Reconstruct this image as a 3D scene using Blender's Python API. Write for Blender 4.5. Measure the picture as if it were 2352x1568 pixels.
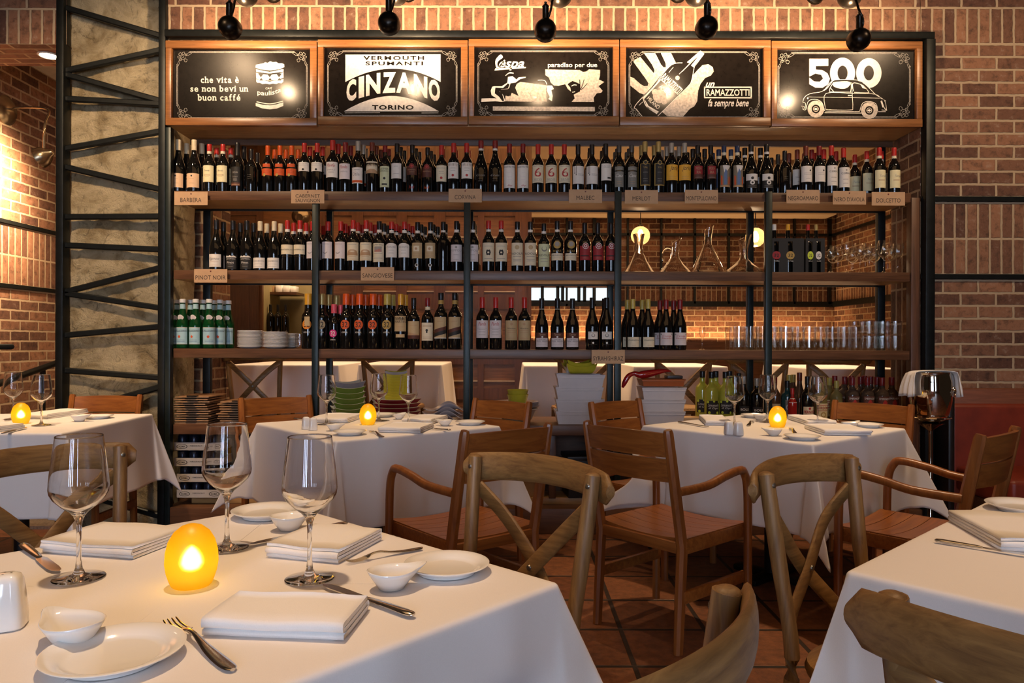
import bpy, bmesh, math, random
from mathutils import Vector, Matrix
from mathutils.geometry import tessellate_polygon
from math import sin, cos, pi, radians as R

for _o in list(bpy.data.objects):
    bpy.data.objects.remove(_o)
SC = bpy.context.scene
COL = SC.collection

# ------------------------------------------------------------------ camera
F, H, ROLL, YH = 1690.0, 1.175, R(0.18), 3.0     # focal length (px of 2352), eye height, roll, horizon offset
cam_d = bpy.data.cameras.new('camera')
cam = bpy.data.objects.new('camera', cam_d)
COL.objects.link(cam)
cam_d.sensor_width = 36.0
cam_d.lens = 36.0 * F / 2352.0
cam_d.shift_y = YH / 2352.0
cam_d.clip_start = 0.05
cam.location = (0, 0, H)
cam.rotation_euler = (pi / 2, -ROLL, 0)
SC.camera = cam

# ------------------------------------------------------------------ view and world
SC.view_settings.view_transform = 'Standard'
SC.view_settings.look = 'None'
SC.view_settings.gamma = 1.0
SC.view_settings.use_curve_mapping = False
SC.view_settings.exposure = 0.15
SC.cycles.use_denoising = True
SC.cycles.max_bounces = 14
SC.cycles.transmission_bounces = 12
SC.cycles.transparent_max_bounces = 40
SC.cycles.glossy_bounces = 5
SC.cycles.diffuse_bounces = 4
SC.cycles.sample_clamp_indirect = 4.0
SC.cycles.blur_glossy = 0.6
wd = bpy.data.worlds.new('World')
SC.world = wd
wd.use_nodes = True
wd.node_tree.nodes['Background'].inputs[0].default_value = (1.0, 0.62, 0.38, 1)
wd.node_tree.nodes['Background'].inputs[1].default_value = 0.014

WARM = (1.0, 0.56, 0.25)
WARM2 = (1.0, 0.68, 0.40)
DAY = (0.62, 0.76, 1.0)


def light(kind, name, loc, energy, color=WARM, target=None, **kw):
    d = bpy.data.lights.new(name, kind)
    d.energy = energy
    d.color = color
    for k, v in kw.items():
        setattr(d, k, v)
    o = bpy.data.objects.new(name, d)
    COL.objects.link(o)
    o.location = loc
    if target is not None:
        o.rotation_euler = (Vector(target) - Vector(loc)).to_track_quat('-Z', 'Y').to_euler()
    return o


# ceiling downlights over the dining tables
for i, (x, y, e) in enumerate([(-0.62, 1.35, 150), (-0.75, 3.6, 165), (1.45, 3.55, 175), (-2.5, 3.7, 190), (1.35, 1.25, 125)]):
    light('SPOT', 'ceiling_downlight_beam', (x, y, 3.3), e, WARM2, (x, y + .02, 0), spot_size=R(58), spot_blend=0.9, shadow_soft_size=0.05)
# added soft warm area light, standing in for the dining room's unseen lamps
light('AREA', 'room_fill_wash', (0.4, 0.8, 3.35), 27, WARM, (0.4, 1.6, 0), shape='RECTANGLE', size=6.0, size_y=2.4)
# added unseen spots that brighten the column and the brick wall on the right
light('SPOT', 'column_fill_beam', (-2.3, 2.7, 3.6), 290, WARM2, (-2.5, 4.6, 1.7), spot_size=R(80), spot_blend=1.0, shadow_soft_size=0.08)
light('SPOT', 'brick_wall_fill_beam', (3.0, 2.9, 3.7), 120, WARM2, (3.0, 4.55, 1.7), spot_size=R(100), spot_blend=1.0, shadow_soft_size=0.08)
# back room lamps and an added wash
for i, (x, y, e) in enumerate([(-2.2, 6.3, 190), (-0.7, 6.5, 190), (0.75, 6.2, 210), (1.9, 6.2, 230), (3.4, 6.2, 200)]):
    light('SPOT', 'back_room_downlight_beam', (x, y, 3.55), e, WARM2, (x, y, 0), spot_size=R(70), spot_blend=0.8, shadow_soft_size=0.06)
light('AREA', 'back_room_fill', (0.8, 7.4, 3.5), 100, WARM, (0.8, 7.6, 0), shape='RECTANGLE', size=7.0, size_y=3.0)  # added area light, stands in for the room's wider ceiling lamps
light('AREA', 'back_wall_strip', (2.3, 10.38, 1.22), 34, WARM, (2.3, 10.44, 3), shape='RECTANGLE', size=4.3, size_y=0.04)


# ------------------------------------------------------------------ pixel helpers (photograph frame 2352 x 1568)
def ray(px, py):
    dx, dy = px - 1176.0, py - 784.0
    x = dx * cos(ROLL) + dy * sin(ROLL)
    y = -dx * sin(ROLL) + dy * cos(ROLL)
    return x / F, -(y - YH) / F


def P(px, py, Y):
    a, b = ray(px, py)
    return Vector((a * Y, Y, H + b * Y))


def PZ(px, py, z):
    a, b = ray(px, py)
    Y = (z - H) / b
    return Vector((a * Y, Y, z))


# ------------------------------------------------------------------ mesh builder
class MB:
    def __init__(self):
        self.v, self.f, self.m, self.uv = [], [], [], {}

    def face(self, pts, mat=0, uv=None):
        b = len(self.v)
        self.v += [Vector(p) for p in pts]
        if uv:
            self.uv[len(self.f)] = uv
        self.f.append(tuple(range(b, b + len(pts))))
        self.m.append(mat)

    def add(self, vs, fs, mat=0):
        b = len(self.v)
        self.v += [Vector(p) for p in vs]
        for q in fs:
            self.f.append(tuple(b + i for i in q))
            self.m.append(mat)

    def box(self, lo, hi, mat=0, mx=None):
        x0, y0, z0 = lo
        x1, y1, z1 = hi
        vs = [Vector(p) for p in ((x0, y0, z0), (x1, y0, z0), (x1, y1, z0), (x0, y1, z0), (x0, y0, z1), (x1, y0, z1), (x1, y1, z1), (x0, y1, z1))]
        if mx is not None:
            vs = [mx @ p for p in vs]
        self.add(vs, [(0, 3, 2, 1), (4, 5, 6, 7), (0, 1, 5, 4), (1, 2, 6, 5), (2, 3, 7, 6), (3, 0, 4, 7)], mat)

    def rbox(self, lo, hi, b=0.004, mat=0, mx=None, seg=2):
        bm = bmesh.new()
        bmesh.ops.create_cube(bm, size=1.0)
        c = [(lo[i] + hi[i]) / 2 for i in range(3)]
        s = [abs(hi[i] - lo[i]) for i in range(3)]
        for w in bm.verts:
            w.co = Vector([c[i] + w.co[i] * s[i] for i in range(3)])
        bmesh.ops.bevel(bm, geom=bm.edges[:], offset=min(b, min(s) * .45), segments=seg, affect='EDGES', profile=0.5)
        bm.verts.index_update()
        self.add([(mx @ w.co) if mx is not None else w.co.copy() for w in bm.verts], [[w.index for w in q.verts] for q in bm.faces], mat)
        bm.free()

    def sweep(self, pts, sec, up=(0, 0, 1), mat=0, scale=None, caps=True, closed=False):
        pts = [Vector(p) for p in pts]
        n, k = len(pts), len(sec)
        up = Vector(up)
        vs = []
        for i, p in enumerate(pts):
            if closed:
                t = pts[(i + 1) % n] - pts[i - 1]
            else:
                t = pts[min(i + 1, n - 1)] - pts[max(i - 1, 0)]
            t.normalize()
            s = t.cross(up)
            if s.length < 1e-4:
                s = t.cross(Vector((0.3, 1, 0.2)))
            s.normalize()
            u = s.cross(t).normalized()
            q = scale[i] if scale else 1.0
            qa, qb = q if isinstance(q, tuple) else (q, q)
            vs += [p + s * a * qa + u * b * qb for a, b in sec]
        fs = []
        for i in range(n if closed else n - 1):
            j = (i + 1) % n
            for c in range(k):
                d = (c + 1) % k
                fs.append((i * k + c, i * k + d, j * k + d, j * k + c))
        if caps and not closed:
            fs.append(tuple(range(k - 1, -1, -1)))
            fs.append(tuple((n - 1) * k + c for c in range(k)))
        self.add(vs, fs, mat)

    def tube(self, pts, r, n=10, mat=0, caps=True, up=(0, 0, 1), closed=False):
        sc = list(r) if isinstance(r, (list, tuple)) else None
        rr = 1.0 if sc else r
        self.sweep(pts, [(rr * cos(2 * pi * i / n), rr * sin(2 * pi * i / n)) for i in range(n)], up, mat, sc, caps, closed)

    def bar(self, p0, p1, w, d, up=(0, 0, 1), mat=0):
        self.sweep([p0, p1], rrect(w, d), up, mat)

    def lathe(self, prof, n=24, c=(0, 0, 0), mat=0, mx=None, sx=1.0, sy=1.0):
        c = Vector(c)
        vs, fs, ring = [], [], []
        for r, z in prof:
            if r < 1e-6:
                ring.append([len(vs)])
                vs.append(Vector((0, 0, z)))
            else:
                ring.append(list(range(len(vs), len(vs) + n)))
                vs += [Vector((sx * r * cos(2 * pi * i / n), sy * r * sin(2 * pi * i / n), z)) for i in range(n)]
        for a, b in zip(ring, ring[1:]):
            for i in range(n):
                j = (i + 1) % n
                if len(a) == 1 and len(b) == 1:
                    continue
                if len(a) == 1:
                    fs.append((a[0], b[j], b[i]))
                elif len(b) == 1:
                    fs.append((a[i], a[j], b[0]))
                else:
                    fs.append((a[i], a[j], b[j], b[i]))
        vs = [(mx @ p if mx is not None else p) + c for p in vs]
        self.add(vs, fs, mat)

    def ball(self, c, r, n=14, mat=0, sz=1.0):
        k = max(4, n // 2)
        self.lathe([(r * sin(pi * i / k), -r * sz * cos(pi * i / k)) for i in range(k + 1)], n, c, mat)

    def build(self, name, mats, parent=None, ang=38, loc=None):
        me = bpy.data.meshes.new(name)
        me.from_pydata([tuple(p) for p in self.v], [], self.f)
        if not isinstance(mats, (list, tuple)):
            mats = [mats]
        for x in mats:
            me.materials.append(x)
        me.polygons.foreach_set('material_index', self.m)
        me.polygons.foreach_set('use_smooth', [ang > 0] * len(self.f))
        if self.uv:
            ul = me.uv_layers.new(name='uv')
            for fi, uvs in self.uv.items():
                for li, q in zip(me.polygons[fi].loop_indices, uvs):
                    ul.data[li].uv = q
        me.update()
        if 0 < ang < 180:
            me.set_sharp_from_angle(angle=R(ang))
        o = bpy.data.objects.new(name, me)
        COL.objects.link(o)
        if parent is not None:
            o.parent = parent
        if loc is not None:
            o.location = loc
        return o


def rrect(w, d, b=0.22):
    c = min(w, d) * b
    a, e = w / 2, d / 2
    return [(-a + c, -e), (a - c, -e), (a, -e + c), (a, e - c), (a - c, e), (-a + c, e), (-a, e - c), (-a, -e + c)]


def ellipse(w, d, n=12):
    return [(w / 2 * cos(2 * pi * i / n), d / 2 * sin(2 * pi * i / n)) for i in range(n)]


def smooth(pts, k=6, closed=False):
    """Catmull-Rom through pts."""
    pts = [Vector(p) for p in pts]
    n = len(pts)
    out = []
    for i in range(n if closed else n - 1):
        if closed:
            a, b, c, d = pts[i - 1], pts[i], pts[(i + 1) % n], pts[(i + 2) % n]
        else:
            a, b, c, d = pts[max(i - 1, 0)], pts[i], pts[i + 1], pts[min(i + 2, n - 1)]
        for j in range(k):
            t = j / k
            out.append(0.5 * ((2 * b) + (c - a) * t + (2 * a - 5 * b + 4 * c - d) * t * t + (3 * b - a - 3 * c + d) * t ** 3))
    if not closed:
        out.append(pts[-1])
    return out


# ------------------------------------------------------------------ naming, labels, copies
LABELS = {}


def tag(o, label, cat, group=None):
    n = len(label.split())
    assert 4 <= n <= 16, (n, label)
    if label in LABELS and not (group and LABELS[label] == group):
        raise ValueError('label twice: ' + label)
    LABELS[label] = group
    o['label'] = label
    o['category'] = cat
    if group:
        o['group'] = group
    return o


def thing(name, label, cat, loc=(0, 0, 0), rz=0.0, group=None):
    o = bpy.data.objects.new(name, None)
    COL.objects.link(o)
    o.location = loc
    o.rotation_euler = (0, 0, rz)
    o.empty_display_size = 0.05
    return tag(o, label, cat, group)


def struct(o):
    o['kind'] = 'structure'
    return o


def dup(root, loc, rz, label, group=None, rot=None):
    def cp(o, par):
        c = o.copy()
        COL.objects.link(c)
        if par is not None:
            c.parent = par
        for ch in KIDS.get(o.name, []):
            cp(ch, c)
        return c
    if root.name not in KIDS:
        index_kids(root)
    r = cp(root, None)
    r.location = loc
    r.rotation_euler = rot or (0, 0, rz)
    if 'group' in r.keys():
        del r['group']
    tag(r, label, root['category'], group)
    return r


KIDS = {}


def index_kids(o):
    KIDS[o.name] = list(o.children)
    for c in KIDS[o.name]:
        index_kids(c)


_ones = 'zero first second third fourth fifth sixth seventh eighth ninth tenth eleventh twelfth thirteenth fourteenth fifteenth sixteenth seventeenth eighteenth nineteenth'.split()
_tens = {2: 'twenty', 3: 'thirty', 4: 'forty', 5: 'fifty', 6: 'sixty'}


def nth(n):
    if n < 20:
        return _ones[n]
    t, u = divmod(n, 10)
    return {2: 'twentieth', 3: 'thirtieth', 4: 'fortieth', 5: 'fiftieth', 6: 'sixtieth'}[t] if u == 0 else _tens[t] + '-' + _ones[u]


# ------------------------------------------------------------------ materials
MATS = {}


def _bsdf(name):
    m = bpy.data.materials.new(name)
    m.use_nodes = True
    nt = m.node_tree
    return m, nt, nt.nodes['Principled BSDF']


def _rgb(c, k=1.0):
    return (min(1, c[0] * k), min(1, c[1] * k), min(1, c[2] * k), 1)


def mat(name, col, rough=0.5, metal=0.0, var=0.1, scale=25.0, bump=0.0, trans=0.0, ior=1.45, coat=0.0, emit=None, estr=0.0, spec=0.5, sheen=0.0):
    if name in MATS:
        return MATS[name]
    m, nt, b = _bsdf(name)
    N, L = nt.nodes, nt.links
    tc = N.new('ShaderNodeTexCoord')
    nz = N.new('ShaderNodeTexNoise')
    nz.inputs['Scale'].default_value = scale
    nz.inputs['Detail'].default_value = 4
    L.new(tc.outputs['Object'], nz.inputs['Vector'])
    cr = N.new('ShaderNodeValToRGB')
    cr.color_ramp.elements[0].position = 0.3
    cr.color_ramp.elements[1].position = 0.7
    cr.color_ramp.elements[0].color = _rgb(col, 1 - var)
    cr.color_ramp.elements[1].color = _rgb(col, 1 + var)
    L.new(nz.outputs['Fac'], cr.inputs['Fac'])
    L.new(cr.outputs['Color'], b.inputs['Base Color'])
    b.inputs['Roughness'].default_value = rough
    b.inputs['Metallic'].default_value = metal
    b.inputs['IOR'].default_value = ior
    b.inputs['Transmission Weight'].default_value = trans
    b.inputs['Coat Weight'].default_value = coat
    b.inputs['Specular IOR Level'].default_value = spec
    b.inputs['Sheen Weight'].default_value = sheen
    if bump:
        bp = N.new('ShaderNodeBump')
        bp.inputs['Strength'].default_value = bump
        bp.inputs['Distance'].default_value = 0.004
        L.new(nz.outputs['Fac'], bp.inputs['Height'])
        L.new(bp.outputs['Normal'], b.inputs['Normal'])
    if emit:
        b.inputs['Emission Color'].default_value = _rgb(emit)
        b.inputs['Emission Strength'].default_value = estr
    MATS[name] = m
    return m


def wood(name, c1, c2, rough=0.4, axis='X', scale=14.0, bump=0.12, streak=14.0):
    if name in MATS:
        return MATS[name]
    m, nt, b = _bsdf(name)
    N, L = nt.nodes, nt.links
    tc = N.new('ShaderNodeTexCoord')
    mp = N.new('ShaderNodeMapping')
    s = [scale] * 3
    s['XYZ'.index(axis)] = scale / streak
    mp.inputs['Scale'].default_value = s
    L.new(tc.outputs['Object'], mp.inputs['Vector'])
    nz = N.new('ShaderNodeTexNoise')
    nz.inputs['Scale'].default_value = 4
    nz.inputs['Detail'].default_value = 8
    nz.inputs['Roughness'].default_value = 0.62
    nz.inputs['Distortion'].default_value = 0.6
    L.new(mp.outputs['Vector'], nz.inputs['Vector'])
    n2 = N.new('ShaderNodeTexNoise')
    n2.inputs['Scale'].default_value = 3
    L.new(tc.outputs['Object'], n2.inputs['Vector'])
    mx = N.new('ShaderNodeMath')
    mx.operation = 'MULTIPLY_ADD'
    mx.inputs[1].default_value = 0.35
    L.new(n2.outputs['Fac'], mx.inputs[0])
    L.new(nz.outputs['Fac'], mx.inputs[2])
    cr = N.new('ShaderNodeValToRGB')
    cr.color_ramp.elements[0].position = 0.42
    cr.color_ramp.elements[1].position = 0.85
    cr.color_ramp.elements[0].color = _rgb(c1)
    cr.color_ramp.elements[1].color = _rgb(c2)
    L.new(mx.outputs['Value'], cr.inputs['Fac'])
    L.new(cr.outputs['Color'], b.inputs['Base Color'])
    b.inputs['Roughness'].default_value = rough
    bp = N.new('ShaderNodeBump')
    bp.inputs['Strength'].default_value = bump
    bp.inputs['Distance'].default_value = 0.003
    L.new(nz.outputs['Fac'], bp.inputs['Height'])
    L.new(bp.outputs['Normal'], b.inputs['Normal'])
    MATS[name] = m
    return m


def brick(name, bw, bh, offset, mortar=0.007, cols=None, mort=(0.40, 0.29, 0.18)):
    """Brick pattern in metres on the uv map; each brick its own tint, lime wear patches, recessed mortar."""
    if name in MATS:
        return MATS[name]
    m, nt, b = _bsdf(name)
    N, L = nt.nodes, nt.links
    uv = N.new('ShaderNodeUVMap')
    wob = N.new('ShaderNodeTexNoise')
    wob.inputs['Scale'].default_value = 26
    L.new(uv.outputs['UV'], wob.inputs['Vector'])
    wm = N.new('ShaderNodeVectorMath')
    wm.operation = 'MULTIPLY_ADD'
    wm.inputs[1].default_value = (0.008, 0.008, 0)
    L.new(wob.outputs['Color'], wm.inputs[0])
    L.new(uv.outputs['UV'], wm.inputs[2])
    bt = N.new('ShaderNodeTexBrick')
    bt.offset = offset
    bt.squash = 1.0
    bt.inputs['Scale'].default_value = 1.0
    bt.inputs['Brick Width'].default_value = bw
    bt.inputs['Row Height'].default_value = bh
    bt.inputs['Mortar Size'].default_value = mortar
    bt.inputs['Mortar Smooth'].default_value = 0.25
    bt.inputs['Color1'].default_value = (0, 0, 0, 1)
    bt.inputs['Color2'].default_value = (1, 1, 1, 1)
    bt.inputs['Mortar'].default_value = (0.5, 0.5, 0.5, 1)
    L.new(wm.outputs['Vector'], bt.inputs['Vector'])
    cr = N.new('ShaderNodeValToRGB')
    cols = cols or [(0.085, 0.034, 0.020), (0.24, 0.062, 0.026), (0.36, 0.095, 0.036), (0.16, 0.074, 0.040), (0.29, 0.135, 0.070)]
    e = cr.color_ramp.elements
    for i, c in enumerate(cols):
        q = i / (len(cols) - 1)
        el = e[0] if i == 0 else (e[1] if i == len(cols) - 1 else e.new(q))
        el.position = q
        el.color = _rgb(c)
    L.new(bt.outputs['Color'], cr.inputs['Fac'])
    big = N.new('ShaderNodeTexNoise')
    big.inputs['Scale'].default_value = 17
    big.inputs['Detail'].default_value = 8
    big.inputs['Roughness'].default_value = 0.72
    L.new(uv.outputs['UV'], big.inputs['Vector'])
    wr = N.new('ShaderNodeMapRange')
    wr.inputs['From Min'].default_value = 0.56
    wr.inputs['From Max'].default_value = 0.72
    wr.inputs['To Max'].default_value = 0.42
    L.new(big.outputs['Fac'], wr.inputs['Value'])
    mix = N.new('ShaderNodeMix')
    mix.data_type = 'RGBA'
    L.new(wr.outputs['Result'], mix.inputs[0])
    L.new(cr.outputs['Color'], mix.inputs[6])
    mix.inputs[7].default_value = (0.42, 0.33, 0.25, 1)
    dk = N.new('ShaderNodeMapRange')
    dk.inputs['From Min'].default_value = 0.36
    dk.inputs['From Max'].default_value = 0.5
    dk.inputs['To Min'].default_value = 0.45
    L.new(big.outputs['Fac'], dk.inputs['Value'])
    mu = N.new('ShaderNodeMix')
    mu.data_type = 'RGBA'
    mu.blend_type = 'MULTIPLY'
    mu.inputs[0].default_value = 1.0
    L.new(mix.outputs[2], mu.inputs[6])
    L.new(dk.outputs['Result'], mu.inputs[7])
    m2 = N.new('ShaderNodeMix')
    m2.data_type = 'RGBA'
    L.new(bt.outputs['Fac'], m2.inputs[0])
    L.new(mu.outputs[2], m2.inputs[6])
    m2.inputs[7].default_value = _rgb(mort)
    L.new(m2.outputs[2], b.inputs['Base Color'])
    b.inputs['Roughness'].default_value = 0.85
    hh = N.new('ShaderNodeMath')
    hh.operation = 'MULTIPLY_ADD'
    hh.inputs[1].default_value = -1.0
    L.new(bt.outputs['Fac'], hh.inputs[0])
    hb = N.new('ShaderNodeMath')
    hb.operation = 'MULTIPLY'
    hb.inputs[1].default_value = 0.55
    L.new(big.outputs['Fac'], hb.inputs[0])
    L.new(hb.outputs['Value'], hh.inputs[2])
    bp = N.new('ShaderNodeBump')
    bp.inputs['Strength'].default_value = 0.9
    bp.inputs['Distance'].default_value = 0.008
    L.new(hh.outputs['Value'], bp.inputs['Height'])
    L.new(bp.outputs['Normal'], b.inputs['Normal'])
    MATS[name] = m
    return m


def thin_glass(name, tint=(1, 1, 1), rough=0.02, ior=1.5):
    """Thin walled clear glass: passes straight through, mirrors more at grazing angles."""
    if name in MATS:
        return MATS[name]
    m = bpy.data.materials.new(name)
    m.use_nodes = True
    nt = m.node_tree
    N, L = nt.nodes, nt.links
    N.remove(N['Principled BSDF'])
    out = N['Material Output']
    t = N.new('ShaderNodeBsdfTransparent')
    t.inputs[0].default_value = _rgb(tint)
    g = N.new('ShaderNodeBsdfGlossy')
    g.inputs['Roughness'].default_value = rough
    lw = N.new('ShaderNodeLayerWeight')
    lw.inputs['Blend'].default_value = 0.5
    pw = N.new('ShaderNodeMath')
    pw.operation = 'POWER'
    pw.inputs[1].default_value = 3.2
    L.new(lw.outputs['Facing'], pw.inputs[0])
    fr = N.new('ShaderNodeMath')
    fr.operation = 'MULTIPLY_ADD'
    fr.inputs[1].default_value = 0.86
    fr.inputs[2].default_value = 0.045
    L.new(pw.outputs[0], fr.inputs[0])
    mx = N.new('ShaderNodeMixShader')
    L.new(fr.outputs[0], mx.inputs[0])
    L.new(t.outputs[0], mx.inputs[1])
    L.new(g.outputs[0], mx.inputs[2])
    L.new(mx.outputs[0], out.inputs['Surface'])
    MATS[name] = m
    return m


def emis(name, col, strength):
    if name in MATS:
        return MATS[name]
    m, nt, b = _bsdf(name)
    b.inputs['Base Color'].default_value = _rgb(col)
    b.inputs['Emission Color'].default_value = _rgb(col)
    b.inputs['Emission Strength'].default_value = strength
    MATS[name] = m
    return m


# ------------------------------------------------------------------ lettering: flat glyph meshes from the built-in font
_txt = {}


def glyphs(text, weight=0.0, shear=0.0, spacing=1.0):
    """[(x, y)], faces of a line of text; cap height about 0.7, starting at x = 0."""
    k = (text, weight, shear, spacing)
    if k in _txt:
        return _txt[k]
    cu = bpy.data.curves.new('lettering', 'FONT')
    cu.body = text
    cu.offset = weight
    cu.shear = shear
    cu.space_character = spacing
    cu.resolution_u = 3
    o = bpy.data.objects.new('lettering', cu)
    COL.objects.link(o)
    dg = bpy.context.evaluated_depsgraph_get()
    me = bpy.data.meshes.new_from_object(o.evaluated_get(dg))
    vs = [(p.co.x, p.co.y) for p in me.vertices]
    fs = [tuple(q.vertices) for q in me.polygons]
    bpy.data.objects.remove(o)
    bpy.data.meshes.remove(me)
    bpy.data.curves.remove(cu)
    x0 = min([p[0] for p in vs] or [0])
    _txt[k] = ([(x - x0, y) for x, y in vs], fs)
    return _txt[k]


def fit_text(text, w, h, **kw):
    """glyphs scaled to a box w x h, centred on (0, 0)."""
    vs, fs = glyphs(text, **kw)
    x1 = max(p[0] for p in vs)
    y0, y1 = min(p[1] for p in vs), max(p[1] for p in vs)
    return [((x / x1 - .5) * w, ((y - y0) / (y1 - y0) - .5) * h) for x, y in vs], fs
# ================================================================== materials in use
M_BR = brick('brick_running', 0.218, 0.0787, 0.5, 0.0085)
M_BS = brick('brick_soldier', 0.222, 0.0723, 0.0, 0.0085)
M_STEEL = mat('blackened_steel', (0.013, 0.015, 0.015), 0.42, 0.6, 0.2)
M_TEAL = mat('dark_painted_steel', (0.012, 0.020, 0.020), 0.38, 0.3, 0.2)
M_SHELF = wood('shelf_oak', (0.055, 0.022, 0.010), (0.15, 0.066, 0.030), 0.42)
M_SHELFV = wood('shelf_oak_upright', (0.055, 0.022, 0.010), (0.13, 0.055, 0.026), 0.42, 'Z')
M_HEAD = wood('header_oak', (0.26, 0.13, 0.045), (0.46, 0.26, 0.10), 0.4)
M_FRAME = wood('sign_frame_oak', (0.17, 0.065, 0.02), (0.32, 0.13, 0.04), 0.33, scale=22)
M_TEAK = wood('oiled_teak', (0.15, 0.042, 0.009), (0.32, 0.112, 0.024), 0.34, 'X')
M_TEAKZ = wood('oiled_teak_upright', (0.14, 0.038, 0.008), (0.30, 0.102, 0.022), 0.34, 'Z')
M_ELM = wood('weathered_elm', (0.115, 0.052, 0.015), (0.30, 0.160, 0.052), 0.45, 'X', scale=20, bump=.25)
M_ELMZ = wood('weathered_elm_upright', (0.115, 0.054, 0.017), (0.29, 0.160, 0.056), 0.45, 'Z', scale=20, bump=.25)
M_PANEL = wood('oak_panelling', (0.10, 0.042, 0.015), (0.27, 0.125, 0.045), 0.4)
M_PANELV = wood('oak_panelling_stile', (0.07, 0.028, 0.011), (0.16, 0.066, 0.025), 0.4, 'Z')
M_CLOTH = mat('white_tablecloth_linen', (0.76, 0.72, 0.70), 0.85, 0, .03, 900, .05, sheen=.1)
M_NAPK = mat('white_napkin_linen', (0.80, 0.77, 0.75), 0.85, 0, .03, 700, .08, sheen=.1)
M_CERA = mat('white_glazed_ceramic', (0.82, 0.80, 0.77), 0.12, 0, .02, 10, coat=.5)
M_CUT = mat('polished_cutlery_steel', (0.62, 0.60, 0.57), 0.16, 1.0, .03)
M_CHROME = mat('mirror_steel', (0.70, 0.66, 0.60), 0.06, 1.0, .02)
M_GLASS = mat('clear_stemware_glass', (1, 1, 1), 0.0, 0, 0.0, trans=1.0, ior=1.46)
M_THIN = thin_glass('thin_clear_glass', (0.97, 0.975, 0.97))
M_BOTTLE = mat('dark_bottle_glass', (0.006, 0.0055, 0.005), 0.06, 0, .1, coat=.3)
M_BLACK = mat('black_paint', (0.008, 0.008, 0.008), 0.4)

ZS = (2.108, 1.618, 1.133)     # shelf tops
ZC = 0.665                     # counter top
YF = 4.55                      # front plane of shelving and brick wall
YB = 4.877                     # back plane of shelving


# ================================================================== the room
def brick_face(b, o, u, L, z0, z1, kind, mi, uo=0.0):
    """A vertical brick face from point o along unit u, uv in metres."""
    o, u = Vector(o), Vector(u)
    q = [o + Vector((0, 0, z0 - o.z)), o + u * L + Vector((0, 0, z0 - o.z)), o + u * L + Vector((0, 0, z1 - o.z)), o + Vector((0, 0, z1 - o.z))]
    h = z1 - z0
    if kind == 'h':
        uv = [(uo, 0), (uo + L, 0), (uo + L, h), (uo, h)]
    else:
        uv = [(0, uo), (0, uo + L), (h, uo + L), (h, uo)]
    b.face(q, mi, uv)


BANDS = [(0.0, 1.575, 'h'), (1.609, 2.055, 's'), (2.089, 3.035, 'h'), (3.035, 3.257, 's'), (3.257, 4.0, 'h')]


def band_wall(b, o, u, L, lo=0.0, hi=4.0, uo=0.0, bands=BANDS):
    for z0, z1, k in bands:
        if z1 <= lo or z0 >= hi:
            continue
        brick_face(b, o, u, L, max(z0, lo), min(z1, hi), k, 0 if k == 'h' else 1, uo)


XR = P(2113, 500, YF).x        # right end of the opening
XL = P(392, 500, YF).x         # left end of the shelving
b = MB()
XW = 4.7
band_wall(b, (XR, YF, 0), (1, 0, 0), XW - XR, uo=.07)
band_wall(b, (XL - .05, YF + .004, 0), (1, 0, 0), XR - XL + .05, 3.03, uo=.03)
brick_face(b, (XR + .0, YB + .02, 0), (0, -1, 0), YB + .02 - YF, 0.2, 2.055, 's', 1)
brick_face(b, (XR + .0, YB + .02, 0), (0, -1, 0), YB + .02 - YF, 2.055, 3.03, 'h', 0)
b.box((XR + .02, YF + .02, 0), (XW, YB, 4.0), 2)
b.box((XL - .05, YF + .02, 3.03), (XR + .02, YB, 4.0), 2)
b.box((XR + .001, YF - .018, 2.058), (XW, YF + .01, 2.086), 3)
b.box((XR + .001, YF - .018, 1.578), (XW, YF + .01, 1.606), 3)
struct(b.build('wall_back', [M_BR, M_BS, M_SHELF, M_STEEL], ang=0))

# lintel over the passage at the left, brick faced with a brick soffit
XC0 = P(133, 500, YF).x
b = MB()
band_wall(b, (-5.4, YF, 0), (1, 0, 0), XC0 + .05 + 5.4, 3.011, uo=.11, bands=[(3.011, 3.233, 's'), (3.233, 4.0, 'h')])
brick_face(b, (XC0 - .03, YF, 0), (0, 1, 0), .36, 3.011, 4.0, 'h', 0)
b.face([(-5.4, YF, 3.011), (-5.4, YF + .36, 3.011), (XC0 + .05, YF + .36, 3.011), (XC0 + .05, YF, 3.011)], 0, [(0, 0), (0, .36), (2.4, .36), (2.4, 0)])
b.face([(-5.4, YF + .36, 3.011), (-5.4, YF + .36, 4), (XC0 + .05, YF + .36, 4), (XC0 + .05, YF + .36, 3.011)], 0, [(0, 0), (0, 1), (2.4, 1), (2.4, 0)])
struct(b.build('wall_lintel', [M_BR, M_BS], ang=0))

# side wall of the passage
XP = -3.8
b = MB()
band_wall(b, (XP, 1.0, 0), (0, 1, 0), 10.0, bands=[(0, 1.575, 'h'), (1.609, 2.055, 's'), (2.089, 4.0, 'h')])
b.box((XP - .01, 1.0, 2.058), (XP + .018, 11, 2.086), 2)
b.box((XP - .01, 1.0, 1.578), (XP + .018, 11, 1.606), 2)
struct(b.build('wall_left', [M_BR, M_BS, M_STEEL], ang=0))

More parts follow.
